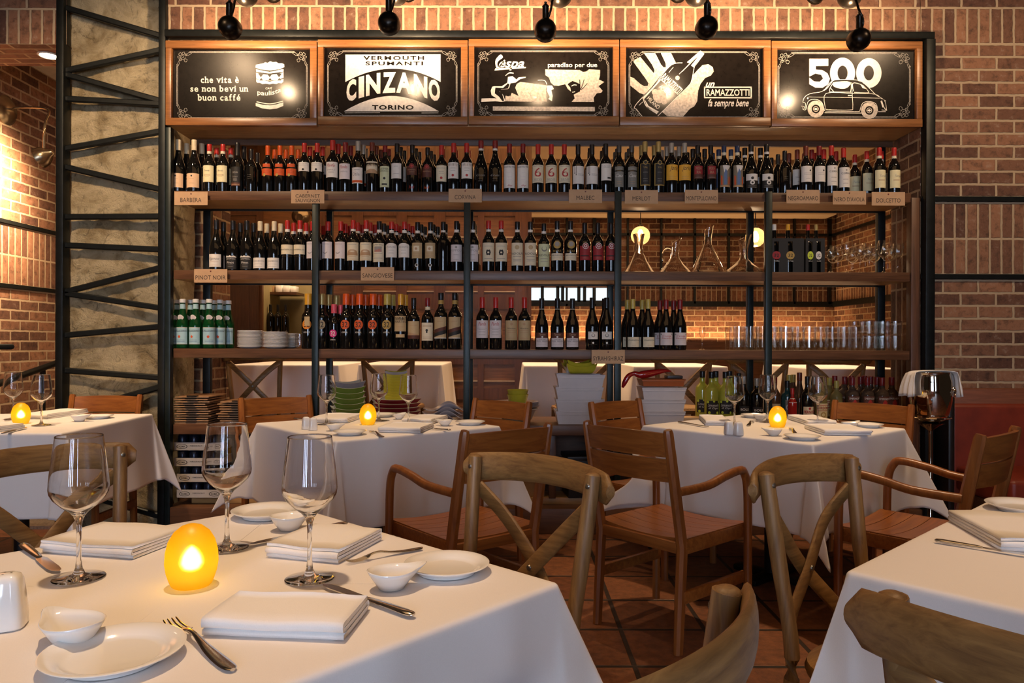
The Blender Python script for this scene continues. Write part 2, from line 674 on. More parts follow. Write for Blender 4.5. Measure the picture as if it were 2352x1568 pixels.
# terracotta floor
m, nt, bs = _bsdf('terracotta_floor_tile')
N, L = nt.nodes, nt.links
tc = N.new('ShaderNodeTexCoord')
bt = N.new('ShaderNodeTexBrick')
bt.offset = 0.0
for k, v in (('Scale', 1.0), ('Brick Width', 0.345), ('Row Height', 0.345), ('Mortar Size', 0.011), ('Mortar Smooth', 0.3)):
    bt.inputs[k].default_value = v
bt.inputs['Color1'].default_value = (0, 0, 0, 1)
bt.inputs['Color2'].default_value = (1, 1, 1, 1)
mp = N.new('ShaderNodeMapping')
mp.inputs['Location'].default_value = (0.24, 0.085, 0)
L.new(tc.outputs['Object'], mp.inputs['Vector'])
L.new(mp.outputs['Vector'], bt.inputs['Vector'])
cr = N.new('ShaderNodeValToRGB')
cr.color_ramp.elements[0].color = (0.15, 0.052, 0.021, 1)
cr.color_ramp.elements[1].color = (0.25, 0.098, 0.042, 1)
L.new(bt.outputs['Color'], cr.inputs['Fac'])
nz = N.new('ShaderNodeTexNoise')
nz.inputs['Scale'].default_value = 24
nz.inputs['Detail'].default_value = 9
nz.inputs['Roughness'].default_value = .7
L.new(tc.outputs['Object'], nz.inputs['Vector'])
mr = N.new('ShaderNodeMapRange')
mr.inputs['From Min'].default_value = .35
mr.inputs['From Max'].default_value = .65
mr.inputs['To Min'].default_value = .6
mr.inputs['To Max'].default_value = 1.35
L.new(nz.outputs['Fac'], mr.inputs['Value'])
mu = N.new('ShaderNodeMix')
mu.data_type = 'RGBA'
mu.blend_type = 'MULTIPLY'
mu.inputs[0].default_value = 1
L.new(cr.outputs['Color'], mu.inputs[6])
L.new(mr.outputs['Result'], mu.inputs[7])
m2 = N.new('ShaderNodeMix')
m2.data_type = 'RGBA'
L.new(bt.outputs['Fac'], m2.inputs[0])
L.new(mu.outputs[2], m2.inputs[6])
m2.inputs[7].default_value = (0.035, 0.022, 0.015, 1)
L.new(m2.outputs[2], bs.inputs['Base Color'])
bs.inputs['Roughness'].default_value = .45
bp = N.new('ShaderNodeBump')
bp.inputs['Strength'].default_value = .5
bp.inputs['Distance'].default_value = .006
hh = N.new('ShaderNodeMath')
hh.operation = 'MULTIPLY_ADD'
hh.inputs[1].default_value = -1.2
L.new(bt.outputs['Fac'], hh.inputs[0])
L.new(nz.outputs['Fac'], hh.inputs[2])
L.new(hh.outputs['Value'], bp.inputs['Height'])
L.new(bp.outputs['Normal'], bs.inputs['Normal'])
M_FLOOR = m
b = MB()
b.box((-5.4, -4.6, -.1), (4.7, YF + .05, 0))
struct(b.build('floor', M_FLOOR, ang=0))
ZB = 0.23                      # the back room stands a step higher
b = MB()
b.box((-2.7, YB - .02, -.1), (5.0, 10.6, ZB))
struct(b.build('floor_back', wood('back_room_floor_boards', (0.05, .022, .01), (.12, .055, .025), .4, 'Y'), ang=0))
m_plate = mat('chequer_plate_steel', (0.52, 0.48, 0.40), .35, .85, .25, 60, .8)
b = MB()
b.face([(-4.2, YF + .05, 0.02), (-2.7, YF + .05, .02), (-2.7, 7.5, .32), (-4.2, 7.5, .32)])
b.face([(-4.2, YF + .05, 0), (-2.7, YF + .05, 0), (-2.7, YF + .05, .02), (-4.2, YF + .05, .02)])
struct(b.build('floor_ramp', m_plate, ang=0))

# ceilings beyond the shelving
m_plaster = mat('warm_plaster', (0.60, 0.48, 0.33), .9, 0, .05, 3)
b = MB()
b.box((-2.9, YB + .03, 3.67), (5.0, 10.6, 3.75))
b.box((0.2, 10.1, 2.95), (4.45, 10.55, 3.67))
struct(b.build('ceiling_back', m_plaster, ang=0))
b = MB()
b.box((-3.8, YF + .37, 3.345), (-2.5, 10.6, 3.42))
struct(b.build('ceiling_passage', mat('pale_ceiling_paint', (.62, .55, .45), .9), ang=0))

# ------------------------------------------------------------------ back room walls
YW = 10.5
XS = 4.6
b = MB()
BB = [(0, 1.72, 'h'), (1.72, 2.02, 's'), (2.02, 4.0, 'h')]
band_wall(b, (0.1, YW, 0), (1, 0, 0), XS - .1, bands=BB)
b.box((0.1, YW + .01, 0), (XS + .1, YW + .1, 4), 0)
struct(b.build('wall_rear', [M_BR, M_BS], ang=0))
b = MB()
band_wall(b, (XS, YW, 0), (0, -1, 0), YW - YB - .03, bands=BB)
struct(b.build('wall_right', [M_BR, M_BS], ang=0))
# black steel grid on the back room walls
b = MB()
for px in (1442, 1519, 1596, 1674, 1825, 1906, 1212, 1302, 1365):
    x = P(px, 600, YW - .05).x
    w = .045 if px in (1906, 1365, 1212) else .028
    b.box((x - w / 2, YW - .06, 1.74 if px > 1400 else 1.7), (x + w / 2, YW - .015, 2.95))
for z, t in ((1.735, .075), (2.72, .035), (2.02, .03)):
    b.box((0.2, YW - .06, z - t / 2), (XS - .01, YW - .012, z + t / 2))
    b.box((XS - .05, YB + .1, z - t / 2), (XS - .005, YW - .01, z + t / 2))
struct(b.build('trim_1', M_STEEL, ang=0))
b = MB()
b.box((0.15, YW - .09, ZB), (XS - .01, YW - .005, 1.2))
b.box((XS - .09, YB + .2, ZB), (XS - .004, YW - .1, 1.2))
struct(b.build('trim_2', M_SHELF, ang=0))

# oak panelled wall
YP = 8.0
b = MB()
x0, x1 = P(455, 600, YP).x, P(1208, 600, YP).x
N0, N1 = P(600, 600, YP).x, P(738, 600, YP).x
for a, c in ((-3.8, N0), (N1, x1)):
    b.box((a, YP, 0), (c, YP + .08, 4.0), 0)
b.box((N0, YP, 1.95), (N1, YP + .08, 4.0), 0)
b.box((N0, YP, 0), (N1, YP + .08, 1.2), 0)
for px, w in ((470, 10), (598, 14), (742, 12), (822, 26), (923, 24), (1010, 26), (1105, 14), (1196, 26)):
    a, c = P(px - w / 2, 600, YP).x, P(px + w / 2, 600, YP).x
    b.box((a, YP - .03, ZB), (c, YP + .01, 3.7), 1)
for z, t in ((0.62, .12), (1.02, .16), (1.62, .16), (2.62, .14), (3.2, .16)):
    b.box((N1, YP - .022, z - t / 2), (x1, YP + .01, z + t / 2), 1)
    b.box((-3.8, YP - .022, z - t / 2), (N0, YP + .01, z + t / 2), 1)
for z in (1.73, 0.76, 2.32):  # thin pale horizontal lines across the panelling
    b.box((N1 + .35, YP - .024, z - .006), (x1, YP - .004, z + .006), 2)
b.box((x1 - .06, YP, ZB), (x1 + .06, YP + .12, 3.67), 1)
b.box((x1, YP + .05, 0), (x1 + .02, YW, 3.67), 0)
struct(b.build('wall_panelled', [M_PANEL, M_PANELV, mat('pale_line', (.62, .5, .34), .35)], ang=0))
b = MB()
b.box((P(478, 600, YP - .05).x, YP - .07, ZB), (P(595, 600, YP - .05).x, YP - .02, 2.45))
b.rbox((P(500, 600, YP - .05).x, YP - .078, ZB + .2), (P(575, 600, YP - .05).x, YP - .06, 2.25), .006)
struct(b.build('door_1', wood('dark_door', (.032, .012, .006), (.085, .035, .016), .4, 'Z'), ang=0))
# niche behind the panelling with olive walls
b = MB()
yn = YP + .75
b.box((N0 - .3, yn, 1.0), (N1 + .3, yn + .05, 2.2))
b.box((N0 - .08, YP + .08, 1.0), (N0 - .03, yn, 2.2))
b.box((N1 + .03, YP + .08, 1.0), (N1 + .08, yn, 2.2))
b.box((N0 - .3, YP + .08, 2.15), (N1 + .3, yn, 2.2))
struct(b.build('wall_niche', mat('olive_plaster', (.27, .215, .10), .7, 0, .2, 5), ang=0))
light('AREA', 'niche_lamp_light', ((N0 + N1) / 2, YP + .35, 2.12), 5, WARM2, ((N0 + N1) / 2, YP + .4, 1), shape='RECTANGLE', size=.5, size_y=.2)
# brick pier at the left end of the back room
b = MB()
px0, px1 = P(250, 600, 5.15).x, P(466, 600, 5.15).x
brick_face(b, (px0, 5.15, 0), (1, 0, 0), px1 - px0, .2, 3.67, 'h', 0)
brick_face(b, (px1, 5.15, 0), (0, 1, 0), .5, .2, 3.67, 'h', 0)
struct(b.build('wall_pier', [M_BR], ang=0))

# far window in the rear wall, daylight outside
b = MB()
wx0, wx1 = P(1212, 670, YW - .03).x, P(1398, 670, YW - .03).x
wz0, wz1 = P(1300, 693, YW - .03).z, P(1300, 656, YW - .03).z
b.box((wx0, YW - .03, wz0), (wx1, YW - .015, wz1), 0)
for k in (0, .18, .37, .43, .63, .7, 1.0):
    x = wx0 + (wx1 - wx0) * k
    b.box((x - .022, YW - .07, wz0), (x + .022, YW - .02, wz1), 1)
b.box((wx0, YW - .07, wz1 - .03), (wx1, YW - .02, wz1 + .035), 2)
b.box((wx0, YW - .07, wz0 - .03), (wx1, YW - .02, wz0 + .02), 1)
struct(b.build('window_1', [emis('window_daylight_far', (.70, .86, .95), 1.0), M_STEEL, M_SHELF], ang=0))
for i in range(22):
    g = MB()
    g.lathe([(0, 0), (.021, 0), (.024, .05), (.021, .09), (.0, .092)], 8)
    o = g.build('hanging_tumbler', mat('smoky_glass', (.03, .02, .015), .1, trans=.3))
    o.location = (wx0 + .04 + i * (wx1 - wx0 - .08) / 21, YW - .1, wz1 + .036)
    tag(o, 'small dark tumbler in the row on the ledge above the far window', 'glass', 'tumblers above the far window')

# ------------------------------------------------------------------ wall with windows behind the camera (lights the room)
b = MB()
m_wallp = mat('front_wall_plaster', (.30, .19, .11), .85)
WIN = [(-1.75, -1.4), (-1.1, -.7), (-.4, 0.0), (1.7, 2.05)]
xs = [-5.4] + [q for w in WIN for q in w] + [4.7]
for i in range(0, len(xs), 2):
    b.box((xs[i], -4.7, 0), (xs[i + 1], -4.5, 4.0))
for w in WIN:
    b.box((w[0], -4.7, 0), (w[1], -4.5, .55))
    b.box((w[0], -4.7, 3.0), (w[1], -4.5, 4.0))
struct(b.build('wall_front', m_wallp, ang=0))
for i, (a, c) in enumerate(WIN):
    b = MB()
    b.box((a, -4.66, .55), (c, -4.64, 3.0), 0)
    for k in range(2):
        x = a + (c - a) * k
        b.box((x - .03, -4.64, .55), (x + .03, -4.56, 3.0), 1)
    for z in (.55, 2.2, 3.0):
        b.box((a, -4.64, z - .03), (c, -4.56, z + .03), 1)
    struct(b.build('window_%d' % (i + 2), [emis('window_daylight', DAY, 24.0), M_STEEL], ang=0))

# ------------------------------------------------------------------ stone column behind the steel lattice
m, nt, bs = _bsdf('rough_cast_stone')
N, L = nt.nodes, nt.links
tc = N.new('ShaderNodeTexCoord')


def _noise(scale, det, dist=0.0, rough=.6):
    q = N.new('ShaderNodeTexNoise')
    q.inputs['Scale'].default_value = scale
    q.inputs['Detail'].default_value = det
    q.inputs['Distortion'].default_value = dist
    q.inputs['Roughness'].default_value = rough
    L.new(tc.outputs['Object'], q.inputs['Vector'])
    return q


n1, n2, n3 = _noise(5.5, 8, .8), _noise(38, 6, 1.2, .7), _noise(11, 10, 1.6, .75)
cr = N.new('ShaderNodeValToRGB')
cr.color_ramp.elements[0].position = .36
cr.color_ramp.elements[0].color = (.30, .225, .115, 1)
cr.color_ramp.elements[1].position = .56
cr.color_ramp.elements[1].color = (.58, .48, .30, 1)
L.new(n1.outputs['Fac'], cr.inputs['Fac'])
mr = N.new('ShaderNodeMapRange')
mr.inputs['From Min'].default_value = .36
mr.inputs['From Max'].default_value = .46
mr.inputs['To Min'].default_value = .42
L.new(n3.outputs['Fac'], mr.inputs['Value'])
mu = N.new('ShaderNodeMix')
mu.data_type = 'RGBA'
mu.blend_type = 'MULTIPLY'
mu.inputs[0].default_value = .9
L.new(cr.outputs['Color'], mu.inputs[6])
L.new(mr.outputs['Result'], mu.inputs[7])
L.new(mu.outputs[2], bs.inputs['Base Color'])
bs.inputs['Roughness'].default_value = .9
ad = N.new('ShaderNodeMath')
ad.operation = 'MULTIPLY_ADD'
ad.inputs[1].default_value = .5
L.new(n2.outputs['Fac'], ad.inputs[0])
L.new(n3.outputs['Fac'], ad.inputs[2])
bp = N.new('ShaderNodeBump')
bp.inputs['Strength'].default_value = 1.0
bp.inputs['Distance'].default_value = .03
L.new(ad.outputs['Value'], bp.inputs['Height'])
L.new(bp.outputs['Normal'], bs.inputs['Normal'])
rnd = random.Random(3)
b = MB()
cx0, cx1, cy0, cy1 = P(150, 500, 4.62).x, P(371, 500, 4.62).x, 4.61, 5.1
loop = [(cx0, cy1), (cx0, cy0)] + [(cx0 + (cx1 - cx0) * i / 14, cy0) for i in range(1, 14)] + [(cx1, cy0), (cx1, cy1)]
rows = 90
vs, fs = [], []
for j in range(rows + 1):
    z = 4.0 * j / rows
    seam = .018 * max(0, 1 - abs(((z + .31) % .62) - .31) / .03) if True else 0
    for i, (x, y) in enumerate(loop):
        d = rnd.uniform(-.007, .007) + .010 * sin(x * 9 + z * 5) * cos(z * 7)
        edge = .012 * rnd.random() if i in (1, len(loop) - 2) else 0
        vs.append((x + (rnd.uniform(-.006, .006) if i in (1, len(loop) - 2) else 0), y + d + edge + seam * .4, z))
k = len(loop)
for j in range(rows):
    for i in range(k - 1):
        fs.append((j * k + i, j * k + i + 1, (j + 1) * k + i + 1, (j + 1) * k + i))
b.add(vs, fs)
struct(b.build('column_left', m, ang=180))

# steel lattice
lat = thing('steel_lattice', 'black steel lattice of zigzag bars across the stone column', 'steel frame', (P(141, 500, YF).x, YF, 0))
o0 = lat.location


def part_box(name, root, lo, hi, mt, bev=.0):
    g = MB()
    lo2 = [lo[i] - root.location[i] for i in range(3)]
    hi2 = [hi[i] - root.location[i] for i in range(3)]
    if bev:
        g.rbox(lo2, hi2, bev)
    else:
        g.box(lo2, hi2)
    return g.build(name, mt, root, 0 if not bev else 40)


for a, c in ((133, 150), (367, 383)):
    part_box('post', lat, (P(a, 780, YF).x, YF - .03, 0), (P(c, 780, YF).x, YF + .045, 4.0), M_STEEL, .004)
BRACES = [(150, 18, 369, 83), (369, 116, 150, 163), (150, 171, 369, 232), (150, 227, 369, 239), (369, 302, 148, 342), (148, 383, 369, 435), (147, 498, 369, 497),
          (147, 563, 369, 573), (369, 615, 147, 671), (147, 673, 369, 707), (369, 750, 147, 770), (147, 850, 369, 867), (369, 888, 147, 950), (147, 1010, 369, 1045), (147, 1122, 369, 1185)]
for x0, y0, x1_, y1_ in BRACES:
    g = MB()
    g.sweep([P(x0, y0, YF + .01) - o0, P(x1_, y1_, YF + .01) - o0], rrect(.036, .03), (0, 1, 0))
    g.build('brace', M_STEEL, lat, 40)

# handrail of the ramp
hr = thing('ramp_handrail', 'black tubular handrail rising along the brick passage wall', 'handrail', P(100, 1100, 5.5) * 1)
hr.location.z = 0.1
o0 = hr.location
g = MB()
g.tube([P(-60, 905, 4.95) - o0, P(0, 880, 5.15) - o0, P(150, 826, 6.0) - o0], .024, 10)
g.build('rail', M_STEEL, hr)
for px, py, Y in ((98, 845, 5.7), (-30, 892, 5.05)):
    g = MB()
    q = P(px, py, Y) - o0
    g.tube([q, Vector((q.x, q.y, .02))], .02, 8)
    g.build('post', M_STEEL, hr)
g = MB()
g.tube([P(-60, 797, 5.15) - o0, P(26, 796, 5.3) - o0, P(26, 796, 5.3) - o0 + Vector((-.5, .3, 0))], .02, 8)
g.build('bracket', M_STEEL, hr)

# recessed downlight in the soffit
dl = thing('recessed_downlight', 'glowing round recessed downlight in the brick soffit', 'ceiling light', (P(112, 133, 4.72).x, 4.72, 3.011))
g = MB()
g.lathe([(.052, 0), (.064, -.001), (.066, -.006), (.056, -.009), (.050, -.004)], 28)
g.build('trim_ring', mat('white_trim', (.7, .68, .64), .4), dl)
g = MB()
g.lathe([(0, -.004), (.050, -.003)], 24)
g.build('lamp_face', emis('downlight_glow', (1, .86, .62), 22), dl)
light('SPOT', 'downlight_beam', tuple(dl.location + Vector((0, 0, -.02))), 14, WARM2, tuple(dl.location + Vector((0, .05, -1))), spot_size=R(100), spot_blend=.8, shadow_soft_size=.05)

# ================================================================== shelving unit
su = thing('wine_shelving_unit', 'tall open wooden wine shelving in a black steel frame', 'shelving', (0, YF, 0))


def sbox(name, lo, hi, mt, bev=0.0):
    return part_box(name, su, lo, hi, mt, bev)


xl, xr = P(386, 600, YF).x, P(2109, 600, YF).x
zt0, zt1 = P(1200, 94.5, YF).z, P(1200, 79, YF).z
sbox('top_beam', (xl, YF - .06, zt0), (P(2135, 90, YF).x, YF + .06, zt1), M_STEEL, .003)
sbox('end_post', (P(384.5, 700, YF).x, YF - .035, 0), (P(397, 700, YF).x, YF + .012, P(1200, 298, YF).z), M_TEAL, .003)
sbox('end_post', (P(2114, 700, YF).x, YF - .06, 0), (P(2135, 700, YF).x, YF + .05, zt0), M_STEEL, .003)
sbox('end_board', (P(2091, 700, YF).x, YF - .01, 0.15), (P(2112, 700, YF).x, YF + .05, ZS[0] - .03), M_SHELFV, .003)
zh = P(1200, 291, YF).z
g = MB()
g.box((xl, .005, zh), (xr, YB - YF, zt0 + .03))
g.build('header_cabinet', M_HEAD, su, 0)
sbox('header_rail', (xl, YB - .02, zh - .035), (xr, YB, zh + .002), M_SHELF)
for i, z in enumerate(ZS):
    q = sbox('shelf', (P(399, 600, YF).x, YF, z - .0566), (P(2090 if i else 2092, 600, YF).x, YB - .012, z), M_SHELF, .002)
    q.data.materials.append(M_HEAD)  # undersides in lighter oak, light from below put into the colour
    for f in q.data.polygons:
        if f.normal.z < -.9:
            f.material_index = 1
    sbox('shelf_rail', (P(399, 600, YF).x, YB - .012, z - .066), (P(2090, 600, YF).x, YB + .008, z - .004), M_STEEL)
for px in (725.5, 1072.5, 1418.5, 1763.5):
    x = P(px, 700, YF).x
    sbox('post', (x - .020, YF - .022, .15), (x + .020, YF + .018, ZS[0] + (.004 if px > 1400 else -.055)), M_TEAL, .003)
    sbox('rear_post', (x - .020, YB - .0, .2), (x + .020, YB + .04, ZS[0] - .06), M_TEAL, .003)
for px in (424, 2086):
    x = P(px, 700, YF).x
    sbox('rear_post', (x - .025, YB - .0, .2), (x + .025, YB + .04, zh + .02), M_STEEL, .003)
sbox('counter', (P(398, 900, YF).x, YF + .0, ZC - .062), (P(2092, 900, YF).x, YB + .22, ZC), M_SHELF, .003)
sbox('counter_back', (P(398, 900, YF).x, YB + .18, .15), (P(2092, 900, YF).x, YB + .21, ZC - .062), M_SHELF)
sbox('plinth', (P(384.5, 1150, YF).x, YF - .03, 0), (P(2120, 900, YF).x, YB + .2, .157), M_SHELF, .004)
sbox('plinth_step', (P(425, 1150, YF).x, YF + .09, .157), (P(2092, 900, YF).x, YB + .1, .2), M_HEAD, .004)
for px in (725, 1072, 1268, 1764):
    x = P(px, 1080, YF + .1).x
    sbox('support', (x - .022, YF + .06, .2), (x + .022, YF + .12, ZC - .062), M_SHELFV, .003)

# ================================================================== framed signs
YA = YF - .012                  # face of the boards
M_CHALK = mat('black_chalkboard', (0.008, 0.006, 0.005), 0.22, 0, .25, 40, spec=.22)
M_WHITE = mat('white_chalk_paint', (0.74, 0.68, 0.60), 0.7, 0, .12, 60, spec=.1)
M_GREYC = mat('thin_chalk_line', (0.36, 0.33, 0.29), 0.7, 0, .25, 90, spec=.1)
M_WASH = mat('brushed_chalk_wash', (0.52, 0.45, 0.38), 0.7, 0, .32, 70, spec=.1)


class Art:
    """Flat paint on a sign: polygons and strokes in the pixels of one close view, mapped to the board."""

    def __init__(self, ox, oy, s, root):
        self.ox, self.oy, self.s, self.o, self.b, self.n = ox, oy, s, root.location, MB(), 0

    def w(self, x, y, d):
        return P(self.ox + x / self.s, self.oy + y / self.s, YA - d) - self.o

    def poly(self, pts, mi=0, lay=1, k=0):
        if k:
            pts = [(p.x, p.y) for p in smooth([(x, y, 0) for x, y in pts], k, True)]
        tri = tessellate_polygon([[Vector((x, -y, 0)) for x, y in pts]])
        self.b.add([self.w(x, y, .0006 * lay) for x, y in pts], tri, mi)

    def line(self, pts, wd=9, mi=2, lay=1, k=5, closed=False):
        q = [Vector((x, y, 0)) for x, y in pts]
        if k:
            q = smooth(q, k, closed)
        n = len(q)
        L_, R_ = [], []
        for i, p in enumerate(q):
            t = (q[(i + 1) % n] - q[i - 1]) if closed else (q[min(i + 1, n - 1)] - q[max(i - 1, 0)])
            t.normalize()
            m_ = Vector((-t.y, t.x, 0)) * wd / 2
            L_.append(self.w(*(p + m_).xy, .0006 * lay))
            R_.append(self.w(*(p - m_).xy, .0006 * lay))
        for i in range(n if closed else n - 1):
            j = (i + 1) % n
            self.b.face([L_[i], L_[j], R_[j], R_[i]], mi)

    def circle(self, x, y, r, mi=0, lay=1, ry=None, n=32):
        ry = ry or r
        self.poly([(x + r * cos(2 * pi * i / n), y + ry * sin(2 * pi * i / n)) for i in range(n)], mi, lay)

    def text(self, s, x0, y0, x1, y1, mi=0, lay=1, warp=None, rot=0.0, **kw):
        """Fit one line into the box; rot degrees (clockwise) about its centre."""
        vs, fs = fit_text(s, x1 - x0, y1 - y0, **kw)
        cx, cy, c, sn = (x0 + x1) / 2, (y0 + y1) / 2, cos(R(rot)), sin(R(rot))
        out = []
        for x, y in vs:
            if warp:
                X, Y = warp((x / (x1 - x0)) + .5, (y / (y1 - y0)) + .5)
            else:
                X, Y = cx + x * c + y * sn, cy + x * sn - y * c
            out.append(self.w(X, Y, .0006 * lay))
        self.b.add(out, fs, mi)

    def corner(self, x, y, fx, fy, s=1.0, mi=2):
        def T(p):
            return [(x + fx * a * s, y + fy * c * s) for a, c in p]
        for cx_, cy_, r0, t0 in ((95, 85, 42, 0), (60, 130, 26, 2.0), (140, 55, 24, 4.0)):
            self.line(T([(cx_ + r0 * (1 - q / 14) * cos(t0 + q * .75), cy_ + r0 * (1 - q / 14) * sin(t0 + q * .75)) for q in range(13)]), 5, mi, k=2)
        for pth in ([(30, 40), (60, 15), (75, 45), (50, 62), (30, 40)], [(15, 75), (50, 70), (55, 95), (22, 100), (15, 75)], [(85, 20), (120, 8), (120, 38), (92, 50), (85, 20)],
                    [(118, 112), (160, 120), (150, 160), (120, 150), (118, 112)], [(150, 60), (190, 15), (235, 18), (200, 48), (160, 66)], [(35, 150), (5, 200), (0, 235), (28, 215), (45, 165)]):
            self.line(T(pth), 5, mi, k=4)

    def border(self, x0, y0, x1, y1, mi=2, c=200, wd=7):
        for q in (0, 16):
            self.line([(x0 + c, y0 + q), (x1 - c, y0 + q)], wd, mi, k=0)
            self.line([(x0 + c, y1 - q), (x1 - c, y1 - q)], wd, mi, k=0)
            self.line([(x0 + q, y0 + c), (x0 + q, y1 - c)], wd, mi, k=0)
            self.line([(x1 - q, y0 + c), (x1 - q, y1 - c)], wd, mi, k=0)
        for fx, fy, X, Y in ((1, 1, x0, y0), (-1, 1, x1, y0), (1, -1, x0, y1), (-1, -1, x1, y1)):
            self.corner(X, Y, fx, fy, mi=mi)

    def done(self, root):
        self.b.build('artwork', [M_WHITE, M_CHALK, M_GREYC, M_WASH], root, 0)


def sign(label, fr, bd, grp='framed chalkboards over the shelves'):
    x0, y0, x1, y1 = fr
    a0, c0, a1, c1 = bd
    cx_ = P((x0 + x1) / 2, (y0 + y1) / 2, YF)
    t = thing('chalkboard_sign', label, 'sign', (cx_.x, YF, cx_.z), 0, grp)
    o = t.location
    g = MB()

    def q(x, y, Y):
        return P(x, y, YF) - o + Vector((0, Y - YF, 0))
    for (ax, ay, bx, by) in ((x0, y0, x1, c0), (x0, c1, x1, y1), (x0, c0, a0, c1), (a1, c0, x1, c1)):
        A, B_ = q(ax, by, YF - .036), q(bx, ay, YF + .003)
        g.rbox((A.x, A.y, A.z), (B_.x, B_.y, B_.z), .003)
    g.build('frame', M_FRAME, t, 40)
    g = MB()
    A, B_ = q(a0 - 1, c1 + 1, YF - .012), q(a1 + 1, c0 - 1, YF + .002)
    g.box((A.x, A.y, A.z), (B_.x, B_.y, B_.z))
    g.build('board', M_CHALK, t, 0)
    return t


SL = [((386, 99, 731, 291), (400, 115, 715, 275)), ((733, 97, 1075, 289), (746, 112, 1059, 272)), ((1077, 96, 1420, 289), (1090, 111, 1406, 271)),
      ((1422, 97, 1766, 291), (1436, 113, 1750, 273)), ((1768, 100, 2112, 294), (1781, 116, 2098, 277))]

# 1 --- coffee sign
t = sign('framed chalkboard sign with white coffee cup drawing and three lines of lettering', *SL[0])
a = Art(390, 90, 6.72, t)
a.border(105, 190, 2125, 1225)
SERIF = {'c': '', 'h': 'LR', 'e': '', 'v': 'tT', 'i': 'C', 't': 'C', 'a': 'R', 'è': '', 's': '', 'n': 'LR', 'o': '', 'b': '', 'u': 'R', 'f': 'M', 'é': ''}


def serif_line(art, s, x0, x1, yb, xh):
    """A bold slab-serif line: glyphs from the built-in font with feet added to their stems."""
    adv = {}
    tot = 0.0
    items = []
    for ch in s:
        if ch == ' ':
            tot += .34
            continue
        vs, fs = glyphs(ch, weight=.022)
        w = max(p[0] for p in vs)
        items.append((ch, vs, fs, tot, w))
        tot += w + .115
    tot -= .115
    sx = (x1 - x0) / tot
    vx, _ = glyphs('n', weight=.022)
    sy = xh / max(p[1] for p in vx)
    st = .12 * sx
    for ch, vs, fs, t0, w in items:
        X = x0 + t0 * sx
        art.b.add([art.w(X + vx_ * sx, yb - vy * sy, .0006) for vx_, vy in vs], fs, 0)
        W = w * sx
        h = xh * .15
        for c in SERIF.get(ch, ''):
            if c == 'L':
                r_ = (X - st * .45, yb - h, X + st * 1.5, yb)
            elif c == 'R':
                r_ = (X + W - st * 1.5, yb - h, X + W + st * .45, yb)
            elif c == 'C':
                r_ = (X + W / 2 - st * 1.1, yb - h, X + W / 2 + st * 1.1, yb)
            elif c == 'M':
                r_ = (X + W * .12, yb - h, X + W * .9, yb)
            elif c == 't':
                r_ = (X - st * .5, yb - xh, X + st * 1.5, yb - xh + h)
            else:
                r_ = (X + W - st * 1.5, yb - xh, X + W + st * .5, yb - xh + h)
            art.poly([(r_[0], r_[1]), (r_[2], r_[1]), (r_[2], r_[3]), (r_[0], r_[3])], 0, 1.3)
        if ch in 'hnubi':
            tl = xh if ch in 'nui' else xh * 1.42
            art.poly([(X - st * .5, yb - tl), (X + st * .6, yb - tl), (X + st * .6, yb - tl + h), (X - st * .5, yb - tl + h)], 0, 1.3)


serif_line(a, 'che vita è', 478, 1065, 672, 66)
serif_line(a, 'se non bevi un', 318, 1205, 808, 66)
serif_line(a, 'buon caffé', 435, 1090, 945, 66)
a.poly([(1322, 425), (1330, 395), (1450, 370), (1470, 355), (1510, 365), (1550, 340), (1590, 355), (1640, 350), (1680, 372), (1730, 372), (1765, 385), (1768, 430), (1700, 462), (1550, 482), (1400, 465), (1325, 440)])
a.poly([(1330, 465), (1540, 505), (1755, 460), (1755, 500), (1540, 530), (1335, 502)])
a.poly([(1330, 515), (1410, 540), (1540, 548), (1680, 535), (1755, 505), (1755, 595), (1660, 630), (1540, 642), (1400, 630), (1335, 610)])
for x in (1412, 1548, 1692):
    a.poly([(x - 52, 528), (x + 38, 528), (x - 6, 590)], 1, 2)
    a.poly([(x - 34, 636), (x + 30, 636), (x, 596)], 1, 2)
a.poly([(1332, 618), (1540, 655), (1755, 615), (1752, 660), (1720, 682), (1680, 675), (1640, 692), (1590, 684), (1540, 696), (1480, 685), (1430, 692), (1390, 672), (1350, 672), (1335, 655)])
a.text('CAFÉ', 1478, 735, 1580, 772, shear=.2)
for i, ch in enumerate('paulista'):
    pass
a.text('paulista', 1352, 785, 1715, 880, weight=.012, warp=lambda u, v: (1352 + 363 * u, 880 - 95 * v + 12 - 38 * (u - .35) ** 2 * 4))
a.line([(1340, 965), (1545, 998), (1750, 955)], 14, 0)
a.poly([(1326, 985), (1440, 1012), (1545, 1020), (1650, 1005), (1752, 972), (1752, 1030), (1650, 1070), (1540, 1082), (1430, 1068), (1326, 1030)])
a.done(t)

# 2 --- vermouth sign
t = sign('framed chalkboard sign with large arched white letters and white panels', *SL[1])
a = Art(730, 90, 6.72, t)
a.border(150, 180, 2150, 1190, c=230)
top = [(425 + (1895 - 425) * i / 20, 455 + 205 * (2 * i / 20 - 1) ** 2) for i in range(21)]
a.poly([(425, 238), (1895, 232)] + top[::-1])
bot = [(405 + (1870 - 405) * i / 20, 875 + 238 * abs(2 * i / 20 - 1) ** 1.85) for i in range(21)]
a.poly(bot)
a.line([(415, 1136), (960, 1132)], 12, 2, k=0)
a.line([(1600, 1138), (1860, 1136)], 12, 2, k=0)
a.text('VERMOUTH', 702, 258, 1640, 322, 1, 2, weight=.03, spacing=1.25)
a.text('SPUMANTI', 735, 344, 1625, 404, 1, 2, weight=.03, spacing=1.25)
a.text('TORINO', 838, 1016, 1478, 1088, 1, 2, weight=.035, spacing=1.15)
